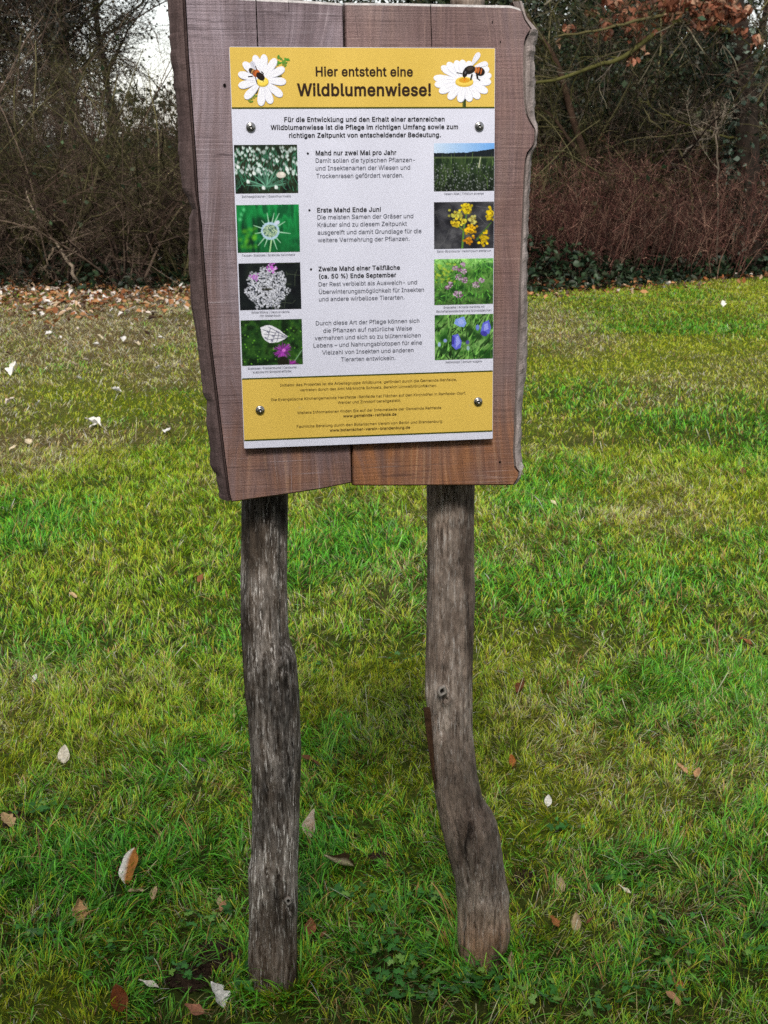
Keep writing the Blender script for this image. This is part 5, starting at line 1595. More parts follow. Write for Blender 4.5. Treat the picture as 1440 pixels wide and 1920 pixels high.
# px, py, length in photo px, kind, fold, curl, yaw, tilt up, roll, colours, label
LEAVES = [
    (236, 1664, 66, 'oval', 0.42, 0.5, 25, 52, -12, WHT, srgb(170, 112, 52), 'large folded leaf, half white and half orange brown, upright in the grass', True),
    (148, 1735, 44, 'lobed', 0.8, 1.2, -20, 45, 10, TAN, srgb(210, 164, 120), 'crumpled tan leaf below and beside the large folded white leaf', False),
    (583, 1580, 56, 'oval', 0.7, 0.4, 15, 60, -20, WHT, srgb(190, 140, 90), 'whitish torn leaf standing close to the darker post, at its right', False),
    (420, 1895, 50, 'maple', 0.8, 0.6, -50, 40, 10, WHT, WHT, 'bright white folded leaf on dark soil at the foot of the darker post', False),
    (302, 1868, 42, 'narrow', 0.5, 0.3, -80, 12, 0, WHT, PALE, 'narrow white leaf lying on the soil left of the white folded one', False),
    (385, 1916, 40, 'oval', 0.2, 0.5, -85, 15, 0, TER, TER, 'rounded terracotta leaf at the lower margin under the dark soil', False),
    (120, 1438, 34, 'oval', 0.4, 0.4, 0, 70, 0, PALE, WHT, 'small cream oval leaf upright in the grass, alone at the left', False),
    (62, 1285, 18, 'oval', 0.4, 0.4, 30, 50, 0, WHT, WHT, 'tiny white leaf in the grass at the far left, above the cream one', False),
    (1027, 1517, 22, 'oval', 0.4, 0.2, 10, 65, 0, WHT, WHT, 'small white leaf on yellow moss right of the kinked post', False),
    (665, 1637, 66, 'oval', 0.8, 0.7, -120, 18, 40, srgb(60, 44, 26), PALE, 'curled dark and cream leaf lying between the feet of the posts', True),
    (581, 1762, 34, 'oval', 0.35, 0.3, 10, 65, 0, TER, ORG, 'small orange brown leaf right of the darker foot', False),
    (1050, 1682, 32, 'oval', 0.6, 0.4, 10, 65, 0, PALE, TAN, 'slim beige leaf upright by the small soil hole right of the kinked post', False),
    (957, 1830, 40, 'narrow', 0.7, 0.5, 10, 70, 0, TAN, PALE, 'thin tan leaf standing just below the foot of the browner post', False),
    (228, 1905, 50, 'oval', 0.4, 0.4, -25, 45, 0, srgb(120, 60, 24), srgb(96, 50, 22), 'dark rust brown leaf in the grass at the lower margin', False),
    (272, 1683, 40, 'narrow', 0.6, 0.6, -140, 10, 0, PALE, TAN, 'two-toned shrivelled leaf directly right of the large folded one', False),
    (286, 1700, 26, 'oval', 0.6, 0.6, 15, 30, 0, TAN, srgb(200, 180, 150), 'small beige leaf under the shrivelled leaf', False),
    (965, 1312, 40, 'lobed', 0.9, 1.6, 80, 20, 0, BRN, srgb(140, 84, 56), 'cupped brown leaf rolled like a bowl, right of the browner post', False),
    (1072, 1300, 24, 'oval', 0.5, 0.5, -30, 45, 0, srgb(132, 70, 36), BRN, 'small brown leaf to the right of the cupped one', False),
    (1356, 577, 13, 'maple', 0.5, 0.4, 0, 60, 0, WHT, WHT, 'single white leaf on the sunlit lawn far right', False),
    (20, 710, 29, 'maple', 0.7, 0.5, 30, 55, 0, WHT, WHT, 'large white crumpled leaf on the straw grass at the far left', False),
    (190, 803, 34, 'maple', 0.6, 0.3, -80, 20, 0, WHT, srgb(210, 206, 200), 'broad white leaf lying flat on the mossy lawn left of the board', False),
    (168, 805, 16, 'oval', 0.5, 0.3, 70, 15, 0, WHT, WHT, 'small white leaf touching the broad flat white one', False),
    (392, 1442, 26, 'narrow', 0.4, 0.4, -90, 15, 0, GRY, GRY, 'small dark grey leaf left of the darker post', False),
    (604, 1447, 44, 'narrow', 0.7, 0.5, -80, 12, 0, BRN, srgb(128, 84, 54), 'rolled brown leaf in the grass right of the darker post at mid height', False),
    (413, 1705, 20, 'oval', 0.5, 0.4, 0, 60, 0, PALE, TAN, 'little greenish cream leaf close left of the darker post', False),
    (414, 1722, 22, 'oval', 0.5, 0.4, 30, 35, 0, TER, TAN, 'little pinkish leaf under the greenish cream one', False),
    (1080, 1752, 34, 'oval', 0.7, 0.4, 5, 70, 0, TAN, PALE, 'tan pointed leaf standing right of the browner foot', False),
    (1046, 1752, 24, 'lobed', 0.5, 0.6, -40, 25, 0, ORG, ORG, 'small bright orange leaf next to the tan pointed one', False),
    (1288, 1462, 26, 'lobed', 0.5, 0.6, -60, 25, 0, srgb(188, 140, 104), TAN, 'tan crumpled leaf in straw grass at the right', False),
    (1303, 1468, 20, 'oval', 0.5, 0.6, 40, 35, 0, srgb(176, 124, 90), TAN, 'smaller tan leaf touching the crumpled one at the right', False),
    (961, 1442, 24, 'oval', 0.5, 0.5, -10, 55, 0, ORG, srgb(186, 110, 50), 'small orange leaf to the right of the kink in the browner post', False),
    (1044, 948, 18, 'oval', 0.4, 0.4, -60, 30, 0, PALE, PALE, 'small beige leaf under the browner plank, right side', False),
    (1393, 888, 18, 'oval', 0.4, 0.4, 20, 45, 0, BRN, BRN, 'small dark brown leaf at the right margin of the lawn', False),
    (1410, 1218, 26, 'lobed', 0.4, 0.4, -70, 20, 0, srgb(150, 84, 56), BRN, 'reddish brown leaf in the grass by the right margin', False),
    (1098, 1745, 20, 'narrow', 0.4, 0.4, 60, 20, 0, srgb(128, 76, 44), BRN, 'thin rust brown sliver right of the tan pointed leaf', False),
    (600, 1770, 16, 'oval', 0.3, 0.3, 50, 15, 0, srgb(140, 96, 60), BRN, 'dull brown scrap beside the small orange brown leaf', False),
    (1275, 1900, 34, 'oval', 0.4, 0.5, -60, 25, 0, TER, TAN, 'reddish tan leaf at the lower margin, right half', False),
    (1276, 1868, 24, 'oval', 0.4, 0.5, 0, 45, 0, srgb(168, 100, 60), ORG, 'small orange tan leaf above the reddish tan one', False),
    (1185, 1690, 30, 'narrow', 0.4, 0.5, -70, 18, 0, WHT, PALE, 'bent cream leaf in the dark grass at the lower right', False),
    (145, 1136, 18, 'oval', 0.4, 0.4, -70, 20, 0, srgb(198, 176, 140), TAN, 'small beige leaf in the lush grass at the left', False),
    (372, 1104, 22, 'oval', 0.5, 0.6, 30, 30, 0, BRN, srgb(150, 96, 60), 'small brown leaf left of the darker post, upper lawn', False),
    (895, 1075, 20, 'narrow', 0.5, 0.5, -80, 15, 0, srgb(126, 66, 44), BRN, 'thin red brown leaf touching the browner post', False),
    (25, 1565, 36, 'lobed', 0.5, 0.6, -50, 15, 0, srgb(176, 150, 110), TAN, 'pale tan leaf beside the dark hole at the left margin', False),
]


def euler_m(yaw, tilt, roll):
    return (Matrix.Rotation(math.radians(-yaw), 4, 'Z') @ Matrix.Rotation(math.radians(tilt), 4, 'X') @ Matrix.Rotation(math.radians(roll), 4, 'Y'))


for k, (px, py, Lp, kind, fold, curl, yaw, tilt, roll, c1, c2, lbl, half) in enumerate(LEAVES):
    p = ground(px, py)
    L = Lp / F * np.linalg.norm(p - CAM) * 1.0
    V, P, C = leaf_geo(kind, L, fold, curl, c1, c2, 300 + k, half)
    o = link('fallen_leaf', poly_mesh('fallen_leaf', V, P, C, True), M['leaf'])
    lift = 0.006 if tilt > 35 else 0.016
    o.matrix_world = Matrix.Translation((p[0], p[1], float(gz(p[0], p[1])) + lift)) @ euler_m(yaw, tilt * 0.8, roll)
    tag(o, lbl, 'leaf', 'leaves lying singly on the lawn')
# a dry leaf sliver caught on the browner plank's lower corner
V, P, C = leaf_geo('narrow', 0.018, 0.5, 0.3, WHT, srgb(200, 196, 190), 77)
o = link('fallen_leaf', poly_mesh('fallen_leaf', V * np.array([1.6, 1, 1]), P, C, True), M['leaf'])
pp = on_plane(977.5, 884, -0.012, CAM)
o.matrix_world = Matrix.Translation(pp) @ Matrix(((BU[0], BV[0], BN[0], 0), (BU[1], BV[1], BN[1], 0), (BU[2], BV[2], BN[2], 0), (0, 0, 0, 1))) @ Matrix.Rotation(0.15, 4, 'Z')
tag(o, 'whitish dry sliver caught on the lower right corner of the board', 'leaf')
# pale leaves strewn over the dry grass left of the board
rl = np.random.default_rng(12)
spots = [(85, 632), (112, 640), (125, 687), (170, 686), (147, 699), (206, 697), (292, 700), (157, 722), (228, 742), (65, 768), (8, 768), (190, 652), (232, 646), (262, 650), (246, 648), (196, 640), (150, 622),
         (330, 605), (350, 612), (290, 655), (310, 640), (205, 585), (140, 592), (90, 575), (55, 566), (100, 574), (250, 560), (295, 575), (320, 562), (228, 562), (345, 570), (12, 850), (310, 812), (60, 838)]
for k, (px, py) in enumerate(spots):
    p = ground(px + rl.normal(0, 2), py)
    L = rl.uniform(0.035, 0.07)
    c = [srgb(214, 210, 206), WHT, PALE, srgb(204, 190, 176)][rl.integers(0, 4)]
    V, P, C = leaf_geo(['maple', 'oval', 'lobed'][rl.integers(0, 3)], L, rl.uniform(.3, .9), rl.uniform(.2, .9), c, c * rl.uniform(.8, 1), 500 + k)
    o = link('fallen_leaf', poly_mesh('fallen_leaf', V, P, C, True), M['leaf'])
    o.matrix_world = Matrix.Translation((p[0], p[1], float(gz(p[0], p[1])) + 0.02)) @ euler_m(rl.uniform(-180, 180), rl.uniform(0, 32), rl.uniform(-20, 20))
    tag(o, 'pale curled leaf among the dry grass between board and left thicket', 'leaf', 'pale leaves strewn over the dry grass left of the board')

# ------------------------------------------------------------------ scattered stuff: litter, ivy, weeds


def scatter_leaves(P, L, kinds, cols, seed, flat=0.5, zl=0.01):
    """many simple leaves (each a folded strip of three quads by two) in one mesh"""
    r = np.random.default_rng(seed)
    n = len(P)
    t = np.array([0, 0.3, 0.65, 1.0]); wv = np.array([0.05, 0.36, 0.30, 0.03])
    a = np.array([-1, 0, 1.0])
    X = wv[:, None] * a[None, :]; Y = np.tile(t[:, None], (1, 3)); Z = np.abs(X)
    fold = r.uniform(.1, 1.0, n)[:, None, None]; curl = r.uniform(-.5, .9, n)[:, None, None]
    wob = r.uniform(.7, 1.35, (n, 4, 3))
    x_ = X[None] * wob * np.cos(fold); z_ = Z[None] * wob * np.sin(fold) + curl * (Y[None] ** 2) * .5; y_ = Y[None] * np.cos(curl * .5)
    y_ = y_ - 0.5
    V = np.stack([x_, y_, z_], -1) * np.asarray(L)[:, None, None, None]
    yaw = r.uniform(0, 2 * np.pi, n); tilt = r.normal(0, flat, n); roll = r.normal(0, flat, n)
    cy, sy = np.cos(yaw), np.sin(yaw); ct, st = np.cos(tilt), np.sin(tilt); cr, sr = np.cos(roll), np.sin(roll)
    def rot(V):
        x, y, z = V[..., 0], V[..., 1], V[..., 2]
        e = lambda q: q[:, None, None]
        x, z = x * e(cr) + z * e(sr), -x * e(sr) + z * e(cr)
        y, z = y * e(ct) - z * e(st), y * e(st) + z * e(ct)
        x, y = x * e(cy) - y * e(sy), x * e(sy) + y * e(cy)
        return np.stack([x, y, z], -1)
    V = rot(V) + np.asarray(P)[:, None, None, :]
    V[..., 2] += zl
    q0 = np.array([[i * 3 + j, i * 3 + j + 1, i * 3 + j + 4, i * 3 + j + 3] for i in range(3) for j in range(2)])
    Q = (np.arange(n) * 12)[:, None, None] + q0[None]
    C = np.repeat(np.asarray(cols), 12, axis=0) * r.uniform(.85, 1.12, (n * 12, 1))
    return V.reshape(-1, 3), Q.reshape(-1, 4), C


def litter_points(n, seed, back, front):
    r = np.random.default_rng(seed)
    x = r.uniform(-9, 9, n)
    y = edge_y(x) + r.uniform(-front, back, n)
    return r, x, y


r = np.random.default_rng(91)
n = 14000
x = r.uniform(-9.5, 9.5, n)
dy = r.uniform(-0.6, 6.0, n)
left = x < 0.6
dens = np.where(left, np.clip(1.1 - np.abs(dy - 0.2) / 2.6, .1, 1), np.clip(1.25 - np.abs(dy - 0.35) / 1.2, 0.06, 1))
dens *= 0.35 + 1.1 * fbm(np.c_[x * 1.3, dy * 1.3], 3, 77)
keep = r.random(n) < dens
x, dy = x[keep], dy[keep]
y = edge_y(x) + dy
# more leaves thrown on to the dry grass at the left
m = 1700
x2 = r.uniform(-4.2, -0.6, m); d2 = -np.abs(r.normal(0, 1.1, m))
x = np.r_[x, x2]; y = np.r_[y, edge_y(x2) + d2]
n = len(x)
pal = np.array([srgb(204, 190, 178), srgb(190, 160, 130), srgb(170, 122, 80), srgb(142, 86, 50), srgb(104, 68, 44), srgb(84, 66, 54), srgb(222, 216, 210)])
pr = np.where((x < 0.5)[:, None], np.array([[.13, .20, .22, .17, .12, .10, .06]]), np.array([[.06, .12, .24, .30, .18, .06, .04]]))
kk = (r.random(n)[:, None] > pr.cumsum(1)).sum(1).clip(0, 6)
P = np.c_[x, y, gz(x, y) + r.uniform(0, .03, n)]
V, Q, C = scatter_leaves(P, r.uniform(.035, .085, n), None, pal[kk] * r.uniform(.7, 1.1, (n, 1)), 5, 0.45, 0.012)
tag(link('leaf_litter', fast_mesh('leaf_litter', V, Q, C, True), M['leaf']), 'brown and bleached leaf litter along the edge of the wood', 'leaf litter', kind='stuff')

# ivy and low dark ground cover under the shrubs
r = np.random.default_rng(92)
n = 22000
x = r.uniform(-9.5, 9.5, n); dy = np.abs(r.normal(0.9, 1.3, n)) + 0.12
y = edge_y(x) + dy
keep = r.random(n) < np.where(x > 0.3, 1.3, 0.45) * (0.2 + 1.2 * fbm(np.c_[x * .9, y * .9], 3, 13))
x, y, dy = x[keep], y[keep], dy[keep]
n = len(x)
hgt = np.clip(dy * .55, 0.02, .42) * fbm(np.c_[x * 1.1 + 4, y * 1.1], 2, 19) * 1.5
P = np.c_[x, y, gz(x, y) + hgt * r.uniform(0.1, 1, n)]
cv = np.array([srgb(40, 62, 38), srgb(30, 50, 32), srgb(52, 74, 44), srgb(62, 72, 50)])[r.integers(0, 4, n)]
M['ivy'] = attr_mat('ivy_leaf', 0.5, 0.25, 0.1)
V, Q, C = scatter_leaves(P, r.uniform(.05, .095, n), None, cv * r.uniform(.35, .8, (n, 1)), 6, 0.6, 0.01)
tag(link('ivy_ground_cover', fast_mesh('ivy_ground_cover', V, Q, C, True), M['ivy']), 'dark ivy covering the ground under the thicket', 'ivy', kind='stuff')

# low lobed weeds in the grass near the posts
WEEDS = [(790, 1850, 110, 60, 120), (740, 1800, 70, 30, 50), (640, 1560, 24, 12, 12), (590, 1262, 18, 10, 12), (470, 1862, 40, 20, 18), (400, 1745, 40, 24, 26), (65, 1770, 60, 26, 34), (70, 1530, 44, 18, 26), (1150, 1660, 50, 20, 22),
         (1240, 1760, 70, 40, 30), (1250, 1830, 60, 24, 30), (1180, 1890, 80, 24, 30), (1070, 1560, 30, 14, 12), (640, 1690, 40, 12, 14), (800, 1690, 40, 40, 22), (700, 1700, 60, 30, 18), (1400, 1790, 50, 30, 18), (760, 1250, 30, 20, 12), (1090, 1160, 60, 24, 22), (200, 1800, 50, 30, 20), (340, 1840, 40, 20, 14),
         (560, 1690, 26, 20, 8), (940, 1690, 30, 20, 8), (880, 1850, 60, 40, 40), (1000, 1880, 60, 30, 24)]
Vs, Qs, Cs, off = [], [], [], 0
r = np.random.default_rng(93)
fan = np.array([(0, 0, 0)] + [(math.cos(a) * q, math.sin(a) * q, 0.12 * (q - .6)) for a, q in [(-2.3, .55), (-1.75, 1.0), (-1.35, .72), (-.85, 1.05), (-.5, .74), (0, 1.1), (.5, .74), (.85, 1.05), (1.35, .72), (1.75, 1.0), (2.3, .55)]])
for px, py, rx, ry, n in WEEDS:
    c = ground(px, py)
    for k in range(n):
        q = ground(px + r.normal(0, rx * .6), py + r.normal(0, ry * .6))
        s_ = r.uniform(.006, .012)
        Mx = np.array((euler_m(r.uniform(0, 360), r.normal(0, 22), r.normal(0, 22))).to_3x3())
        V = (fan * s_ * np.array([1, 1, 1 + r.random()])) @ Mx.T + np.array([q[0], q[1], float(gz(q[0], q[1])) + r.uniform(.008, .034)])
        Vs.append(V)
        Qs += [(off, off + i, off + i + 1) for i in range(1, 11)]
        c0 = srgb(62, 118, 46) * r.uniform(.55, 1.25) if r.random() < .8 else srgb(110, 150, 60)
        C = np.tile(c0, (12, 1)); C[0] *= 1.3
        Cs.append(C)
        off += 12
tag(link('weeds', poly_mesh('weeds', np.concatenate(Vs), Qs, np.concatenate(Cs)), M['grass']), 'small lobed weeds growing low in the grass around the posts', 'weeds', kind='stuff')

# crumbly soil thrown up by the darker post and in three holes


def soil_heap(px, py, rx, h, lbl, seed):
    c = ground(px, py)
    r = np.random.default_rng(seed)
    g = Geo()
    ang = np.linspace(0, 2 * np.pi, 40, endpoint=False)
    rs = np.linspace(0, 1, 12)
    V = []
    for q in rs:
        for a in ang:
            R = rx * q * (0.8 + 0.4 * vnoise(np.array([[math.cos(a) * 2 + seed, math.sin(a) * 2, 1.0]]))[0])
            x_, y_ = R * math.cos(a), R * math.sin(a) * 1.1
            nz = fbm(np.array([[x_ * 60 + seed, y_ * 60, 0]]), 3, 5)[0]
            V.append((x_, y_, h * (1 - q ** 2) * (0.35 + 1.3 * nz) - 0.004 * q + 0.002))
    P = [(i * 40 + j, (i + 1) * 40 + j, (i + 1) * 40 + (j + 1) % 40, i * 40 + (j + 1) % 40) for i in range(11) for j in range(40)]
    g.add(V, P)
    for k in range(60):
        a, q = r.uniform(0, 6.28), math.sqrt(r.random()) * rx * 1.1
        s_ = r.uniform(.002, .006)
        d = np.array([(1, 0, 0), (0, 1, 0), (-1, 0, 0), (0, -1, 0), (0, 0, 1), (0, 0, -1)]) * s_ * r.uniform(.6, 1.3, (6, 1))
        g.add(d + np.array([q * math.cos(a), q * math.sin(a), h * .7 * max(0, 1 - (q / rx) ** 2) + .004]), [(0, 1, 4), (1, 2, 4), (2, 3, 4), (3, 0, 4), (1, 0, 5), (2, 1, 5), (3, 2, 5), (0, 3, 5)])
    o = link('soil_heap', g.mesh('soil_heap'), M['earth'], None, (c[0], c[1], float(gz(c[0], c[1]))))
    tag(o, lbl, 'soil', 'bare crumbly soil spots in the lawn')


n_ = N('dark_earth')
nb = n_.noise(n_.coords(), 120, 5, .7)
M['earth'] = n_.finish(n_.ramp(nb, [(.3, srgb(24, 18, 14)), (.7, srgb(66, 52, 42))]), .95, .05, n_.bump(nb, .8, .004))
soil_heap(415, 1795, .055, .03, 'crumbly dark molehill close to the darker post', 3)
soil_heap(355, 1835, .04, .012, 'flat bare soil below and left of the molehill', 4)
soil_heap(712, 1610, .03, .010, 'small dark soil spot midway between both posts', 5)
soil_heap(985, 1652, .03, .010, 'small dark soil spot right of the kinked post', 6)
soil_heap(28, 1540, .035, .010, 'dark soil spot at the left margin of the lawn', 7)

# ------------------------------------------------------------------ trees and shrubs of the wood edge


def unit(v):
    return v / np.maximum(np.linalg.norm(v, axis=-1, keepdims=True), 1e-9)


def shoots(r, P0, D0, L, n, wander, bend):
    """B wandering shoots: points (B, n+1, 3); bend pulls the direction up (+) or down (-)"""
    B = len(P0)
    pts = np.zeros((B, n + 1, 3))
    pts[:, 0] = P0
    d = unit(np.asarray(D0, float))
    L = np.asarray(L, float)
    for s in range(n):
        d = unit(d + r.normal(0, wander, (B, 3)) + np.array([0, 0, 1.0]) * np.asarray(bend).reshape(-1, 1) / n)
        pts[:, s + 1] = pts[:, s] + d * (L / n)[:, None]
    return pts


def side_shoots(r, pts, L, R, per, t0, ang, lr, rr, pw=1.0):
    """per children on every shoot; returns start points, directions, lengths, radii"""
    B, n1, _ = pts.shape
    b = np.repeat(np.arange(B), per)
    t = t0 + (0.98 - t0) * r.random(len(b)) ** pw
    f = t * (n1 - 1)
    i = np.minimum(f.astype(int), n1 - 2)
    q = (f - i)[:, None]
    p = pts[b, i] * (1 - q) + pts[b, i + 1] * q
    d = unit(pts[b, i + 1] - pts[b, i])
    rnd = unit(np.cross(d, r.normal(0, 1, d.shape)))
    a = np.abs(r.normal(ang, 0.25, len(b)))[:, None]
    nd = unit(d * np.cos(a) + rnd * np.sin(a))
    return p, nd, np.asarray(L)[b] * lr * r.uniform(.5, 1.25, len(b)) * (1.15 - .6 * t), np.maximum(np.asarray(R)[b] * (1 - .75 * t) * rr, .0012)


def tubes(pts, R, k=3, tip=0.25, col=None):
    B, n1, _ = pts.shape
    tan = unit(np.gradient(pts, axis=1))
    ref = np.where(np.abs(tan[..., 2:3]) > .9, np.array([1.0, 0, 0]), np.array([0, 0, 1.0]))
    s1 = unit(np.cross(tan, ref)); s2 = np.cross(tan, s1)
    a = np.arange(k) * 2 * np.pi / k
    rad = np.asarray(R)[:, None] * np.linspace(1, tip, n1)[None]
    V = pts[:, :, None] + rad[..., None, None] * (np.cos(a)[None, None, :, None] * s1[:, :, None] + np.sin(a)[None, None, :, None] * s2[:, :, None])
    ii = np.arange(B * n1 * k).reshape(B, n1, k)
    nx_ = np.roll(ii, -1, 2)
    Q = np.stack([ii[:, :-1], nx_[:, :-1], nx_[:, 1:], ii[:, 1:]], -1).reshape(-1, 4)
    C = None if col is None else np.repeat(np.asarray(col), n1 * k, axis=0)
    return V.reshape(-1, 3), Q, C


def merge(*parts):
    V, Q, C, o = [], [], [], 0
    for v, q, c in parts:
        V.append(v); Q.append(q + o); C.append(c); o += len(v)
    return np.concatenate(V), np.concatenate(Q), np.concatenate(C)


def tint(r, n, cols, var=.2):
    c = np.array(cols)[r.integers(0, len(cols), n)]
    return c * np.exp(r.normal(0, var, n))[:, None]


def cards(r, P, size, cols, up=0.3):
    """leaf cards: one folded quad each"""
    n = len(P)
    d = unit(r.normal(0, 1, (n, 3)) + np.array([0, 0, -up]))
    s = unit(np.cross(d, r.normal(0, 1, (n, 3))))
    nn = np.cross(d, s)
    sz = (np.asarray(size) * r.uniform(.65, 1.3, n))[:, None]
    V = np.stack([P, P + d * sz * .5 + s * sz * .36 + nn * sz * .1, P + d * sz, P + d * sz * .5 - s * sz * .36 + nn * sz * .1], 1)
    Q = np.arange(n * 4).reshape(n, 4)
    return V.reshape(-1, 3), Q, np.repeat(cols, 4, axis=0)


M['bark'] = attr_mat('twig_bark', 0.9, 0.1, 0.0, 18)
M['leafy'] = attr_mat('evergreen_leaf', 0.5, 0.3, 0.15)
M['oakleaf'] = attr_mat('brown_oak_leaf', 0.6, 0.25, 0.3)

OLIVE = [srgb(46, 46, 24), srgb(60, 58, 32), srgb(36, 34, 22), srgb(98, 92, 64)]
BROWN = [srgb(56, 44, 38), srgb(68, 54, 46), srgb(40, 31, 27), srgb(106, 90, 78)]
REDDISH = [srgb(90, 57, 52), srgb(66, 43, 40), srgb(108, 73, 65), srgb(50, 34, 31), srgb(146, 114, 98)]
GREYB = [srgb(62, 57, 52), srgb(46, 42, 38), srgb(108, 100, 90)]


def copy_thing(root, loc, rz, sc, label, group):
    c = root.copy()
    COL.objects.link(c)
    c.location, c.rotation_euler, c.scale = loc, (0, 0, rz), (sc, sc, sc)
    c['label'] = label
    if group: c['group'] = group
    elif 'group' in c: del c['group']
    for ch in root.children:
        d = ch.copy()
        COL.objects.link(d)
        d.parent = c
        for g_ in ch.children:
            e_ = g_.copy()
            COL.objects.link(e_)
            e_.parent = d
    return c


used = set()


def place(proto, loc, rz, sc, label, group):
    if proto.name not in used:
        used.add(proto.name)
        proto.location, proto.rotation_euler, proto.scale = loc, (0, 0, rz), (sc, sc, sc)
        proto['label'] = label
        if group: proto['group'] = group
        return proto
    return copy_thing(proto, loc, rz, sc, label, group)


def thing(name, cat):
    o = link(name, None)
    o.empty_display_size = .2
    o['category'] = cat
    return o


def arching_shrub(seed, H, stems, cols, dens=1.0, ivy=0, spread=0.75, droop=-0.9):
    r = np.random.default_rng(seed)
    o = thing('bare_shrub', 'shrub')
    az = r.uniform(0, 2 * np.pi, stems)
    out_ = r.uniform(.15, spread, stems)
    D = np.c_[np.cos(az) * out_, np.sin(az) * out_, np.ones(stems)]
    P0 = np.c_[np.cos(az), np.sin(az), az * 0] * r.uniform(0, .22, stems)[:, None]
    P0[:, 2] = -.03
    L0 = H * r.uniform(.65, 1.25, stems)
    R0 = r.uniform(.008, .021, stems)
    p0 = shoots(r, P0, D, L0, 9, .10, np.full(stems, droop * .6))
    V, Q, C = tubes(p0, R0, 5, .3, tint(r, stems, cols))
    link('stems', fast_mesh('stems', V, Q, C, True), M['bark'], o)
    a, d, L1, R1 = side_shoots(r, p0, L0, R0, int(9 * dens), .18, .75, .42, .5)
    p1 = shoots(r, a, d, L1, 6, .16, np.full(len(a), droop * .5))
    a, d, L2, R2 = side_shoots(r, p1, L1, R1, int(6 * dens), .12, .7, .5, .6)
    p2 = shoots(r, a, d, L2, 4, .18, np.full(len(a), -.2))
    a, d, L3, R3 = side_shoots(r, p2, L2, R2, 4, .15, .65, .55, .7)
    p3 = shoots(r, a, d, L3, 2, .2, np.full(len(a), 0.0))
    tw = merge(tubes(p1, R1, 4, .35, tint(r, len(p1), cols)), tubes(p2, R2, 3, .4, tint(r, len(p2), cols)), tubes(p3, np.maximum(R3, .0016), 3, .5, tint(r, len(p3), cols, .3)))
    link('twigs', fast_mesh('twigs', *tw), M['bark'], o)
    if ivy:
        q = p1.reshape(-1, 3)
        q = q[r.integers(0, len(q), ivy)] + r.normal(0, .06, (ivy, 3))
        v = cards(r, q, .06, tint(r, ivy, [srgb(36, 54, 34), srgb(48, 64, 38), srgb(62, 70, 44)], .3))
        link('ivy', fast_mesh('ivy', *v), M['leafy'], o)
    return o


def thicket_shrub(seed, H, stems, cols):
    """upright many-stemmed shrub of thin reddish rods"""
    r = np.random.default_rng(seed)
    o = thing('bare_shrub', 'shrub')
    az = r.uniform(0, 2 * np.pi, stems)
    rad = np.sqrt(r.random(stems)) * .7
    P0 = np.c_[np.cos(az) * rad, np.sin(az) * rad, np.full(stems, -.03)]
    D = np.c_[np.cos(az) * rad * .5 + r.normal(0, .14, stems), np.sin(az) * rad * .5 + r.normal(0, .14, stems), np.ones(stems)]
    L0 = H * r.uniform(.6, 1.1, stems)
    R0 = r.uniform(.0028, .0065, stems)
    p0 = shoots(r, P0, D, L0, 7, .09, np.full(stems, -.12))
    V, Q, C = tubes(p0, R0, 3, .35, tint(r, stems, cols, .3))
    link('stems', fast_mesh('stems', V, Q, C), M['bark'], o)
    a, d, L1, R1 = side_shoots(r, p0, L0, R0, 9, .2, .6, .3, .6)
    p1 = shoots(r, a, d, L1, 4, .18, np.full(len(a), .15))
    a, d, L2, R2 = side_shoots(r, p1, L1, R1, 5, .15, .7, .45, .8)
    p2 = shoots(r, a, d, L2, 2, .2, np.full(len(a), .1))
    tw = merge(tubes(p1, np.maximum(R1, .0018), 3, .5, tint(r, len(p1), cols, .3)), tubes(p2, np.maximum(R2, .0015), 3, .6, tint(r, len(p2), cols, .35)))
    link('twigs', fast_mesh('twigs', *tw), M['bark'], o)
    return o


def evergreen(seed, H, W_, n, cols, size=.07, stems=9, base=.1, name='evergreen_shrub', cat='shrub', lobes=16):
    r = np.random.default_rng(seed)
    o = thing(name, cat)
    az = r.uniform(0, 2 * np.pi, stems)
    D = np.c_[np.cos(az) * .45, np.sin(az) * .45, np.ones(stems)]
    L0 = H * r.uniform(.6, .95, stems)
    R0 = r.uniform(.02, .045, stems)
    p0 = shoots(r, np.c_[az * 0, az * 0, az * 0 - .05] + r.normal(0, .08, (stems, 3)) * [1, 1, 0], D, L0, 8, .1, np.zeros(stems))
    a, d, L1, R1 = side_shoots(r, p0, L0, R0, 10, .15, .9, .4, .45)
    p1 = shoots(r, a, d, L1, 5, .15, np.full(len(a), .1))
    link('stems', fast_mesh('stems', *merge(tubes(p0, R0, 5, .3, tint(r, stems, BROWN)), tubes(p1, R1, 3, .4, tint(r, len(p1), BROWN)))), M['bark'], o)
    c = np.c_[r.normal(0, W_ * .42, lobes), r.normal(0, W_ * .42, lobes), r.uniform(base * H + .2, H, lobes)]
    shrink = 1 - .55 * np.clip((c[:, 2] - .45 * H) / (.55 * H), 0, 1)
    c[:, :2] *= shrink[:, None]
    lr_ = W_ * r.uniform(.22, .42, lobes) * (0.7 + .3 * shrink)
    w_ = lr_ ** 2 / (lr_ ** 2).sum()
    k = r.choice(lobes, n, p=w_)
    u = unit(r.normal(0, 1, (n, 3)))
    q = c[k] + u * (lr_[k] * r.uniform(.55, 1.08, n) ** .6)[:, None] * np.array([1, 1, .8])
    q = q[q[:, 2] > base * H * r.uniform(.3, 1.2, len(q))]
    tone = np.exp(r.normal(0, .28, lobes))[k[:len(q)]] if False else np.exp(r.normal(0, .3, len(q)))
    cl = np.array(cols)[r.integers(0, len(cols), len(q))] * tone[:, None]
    link('foliage', fast_mesh('foliage', *cards(r, q, size, cl)), M['leafy'], o)
    return o


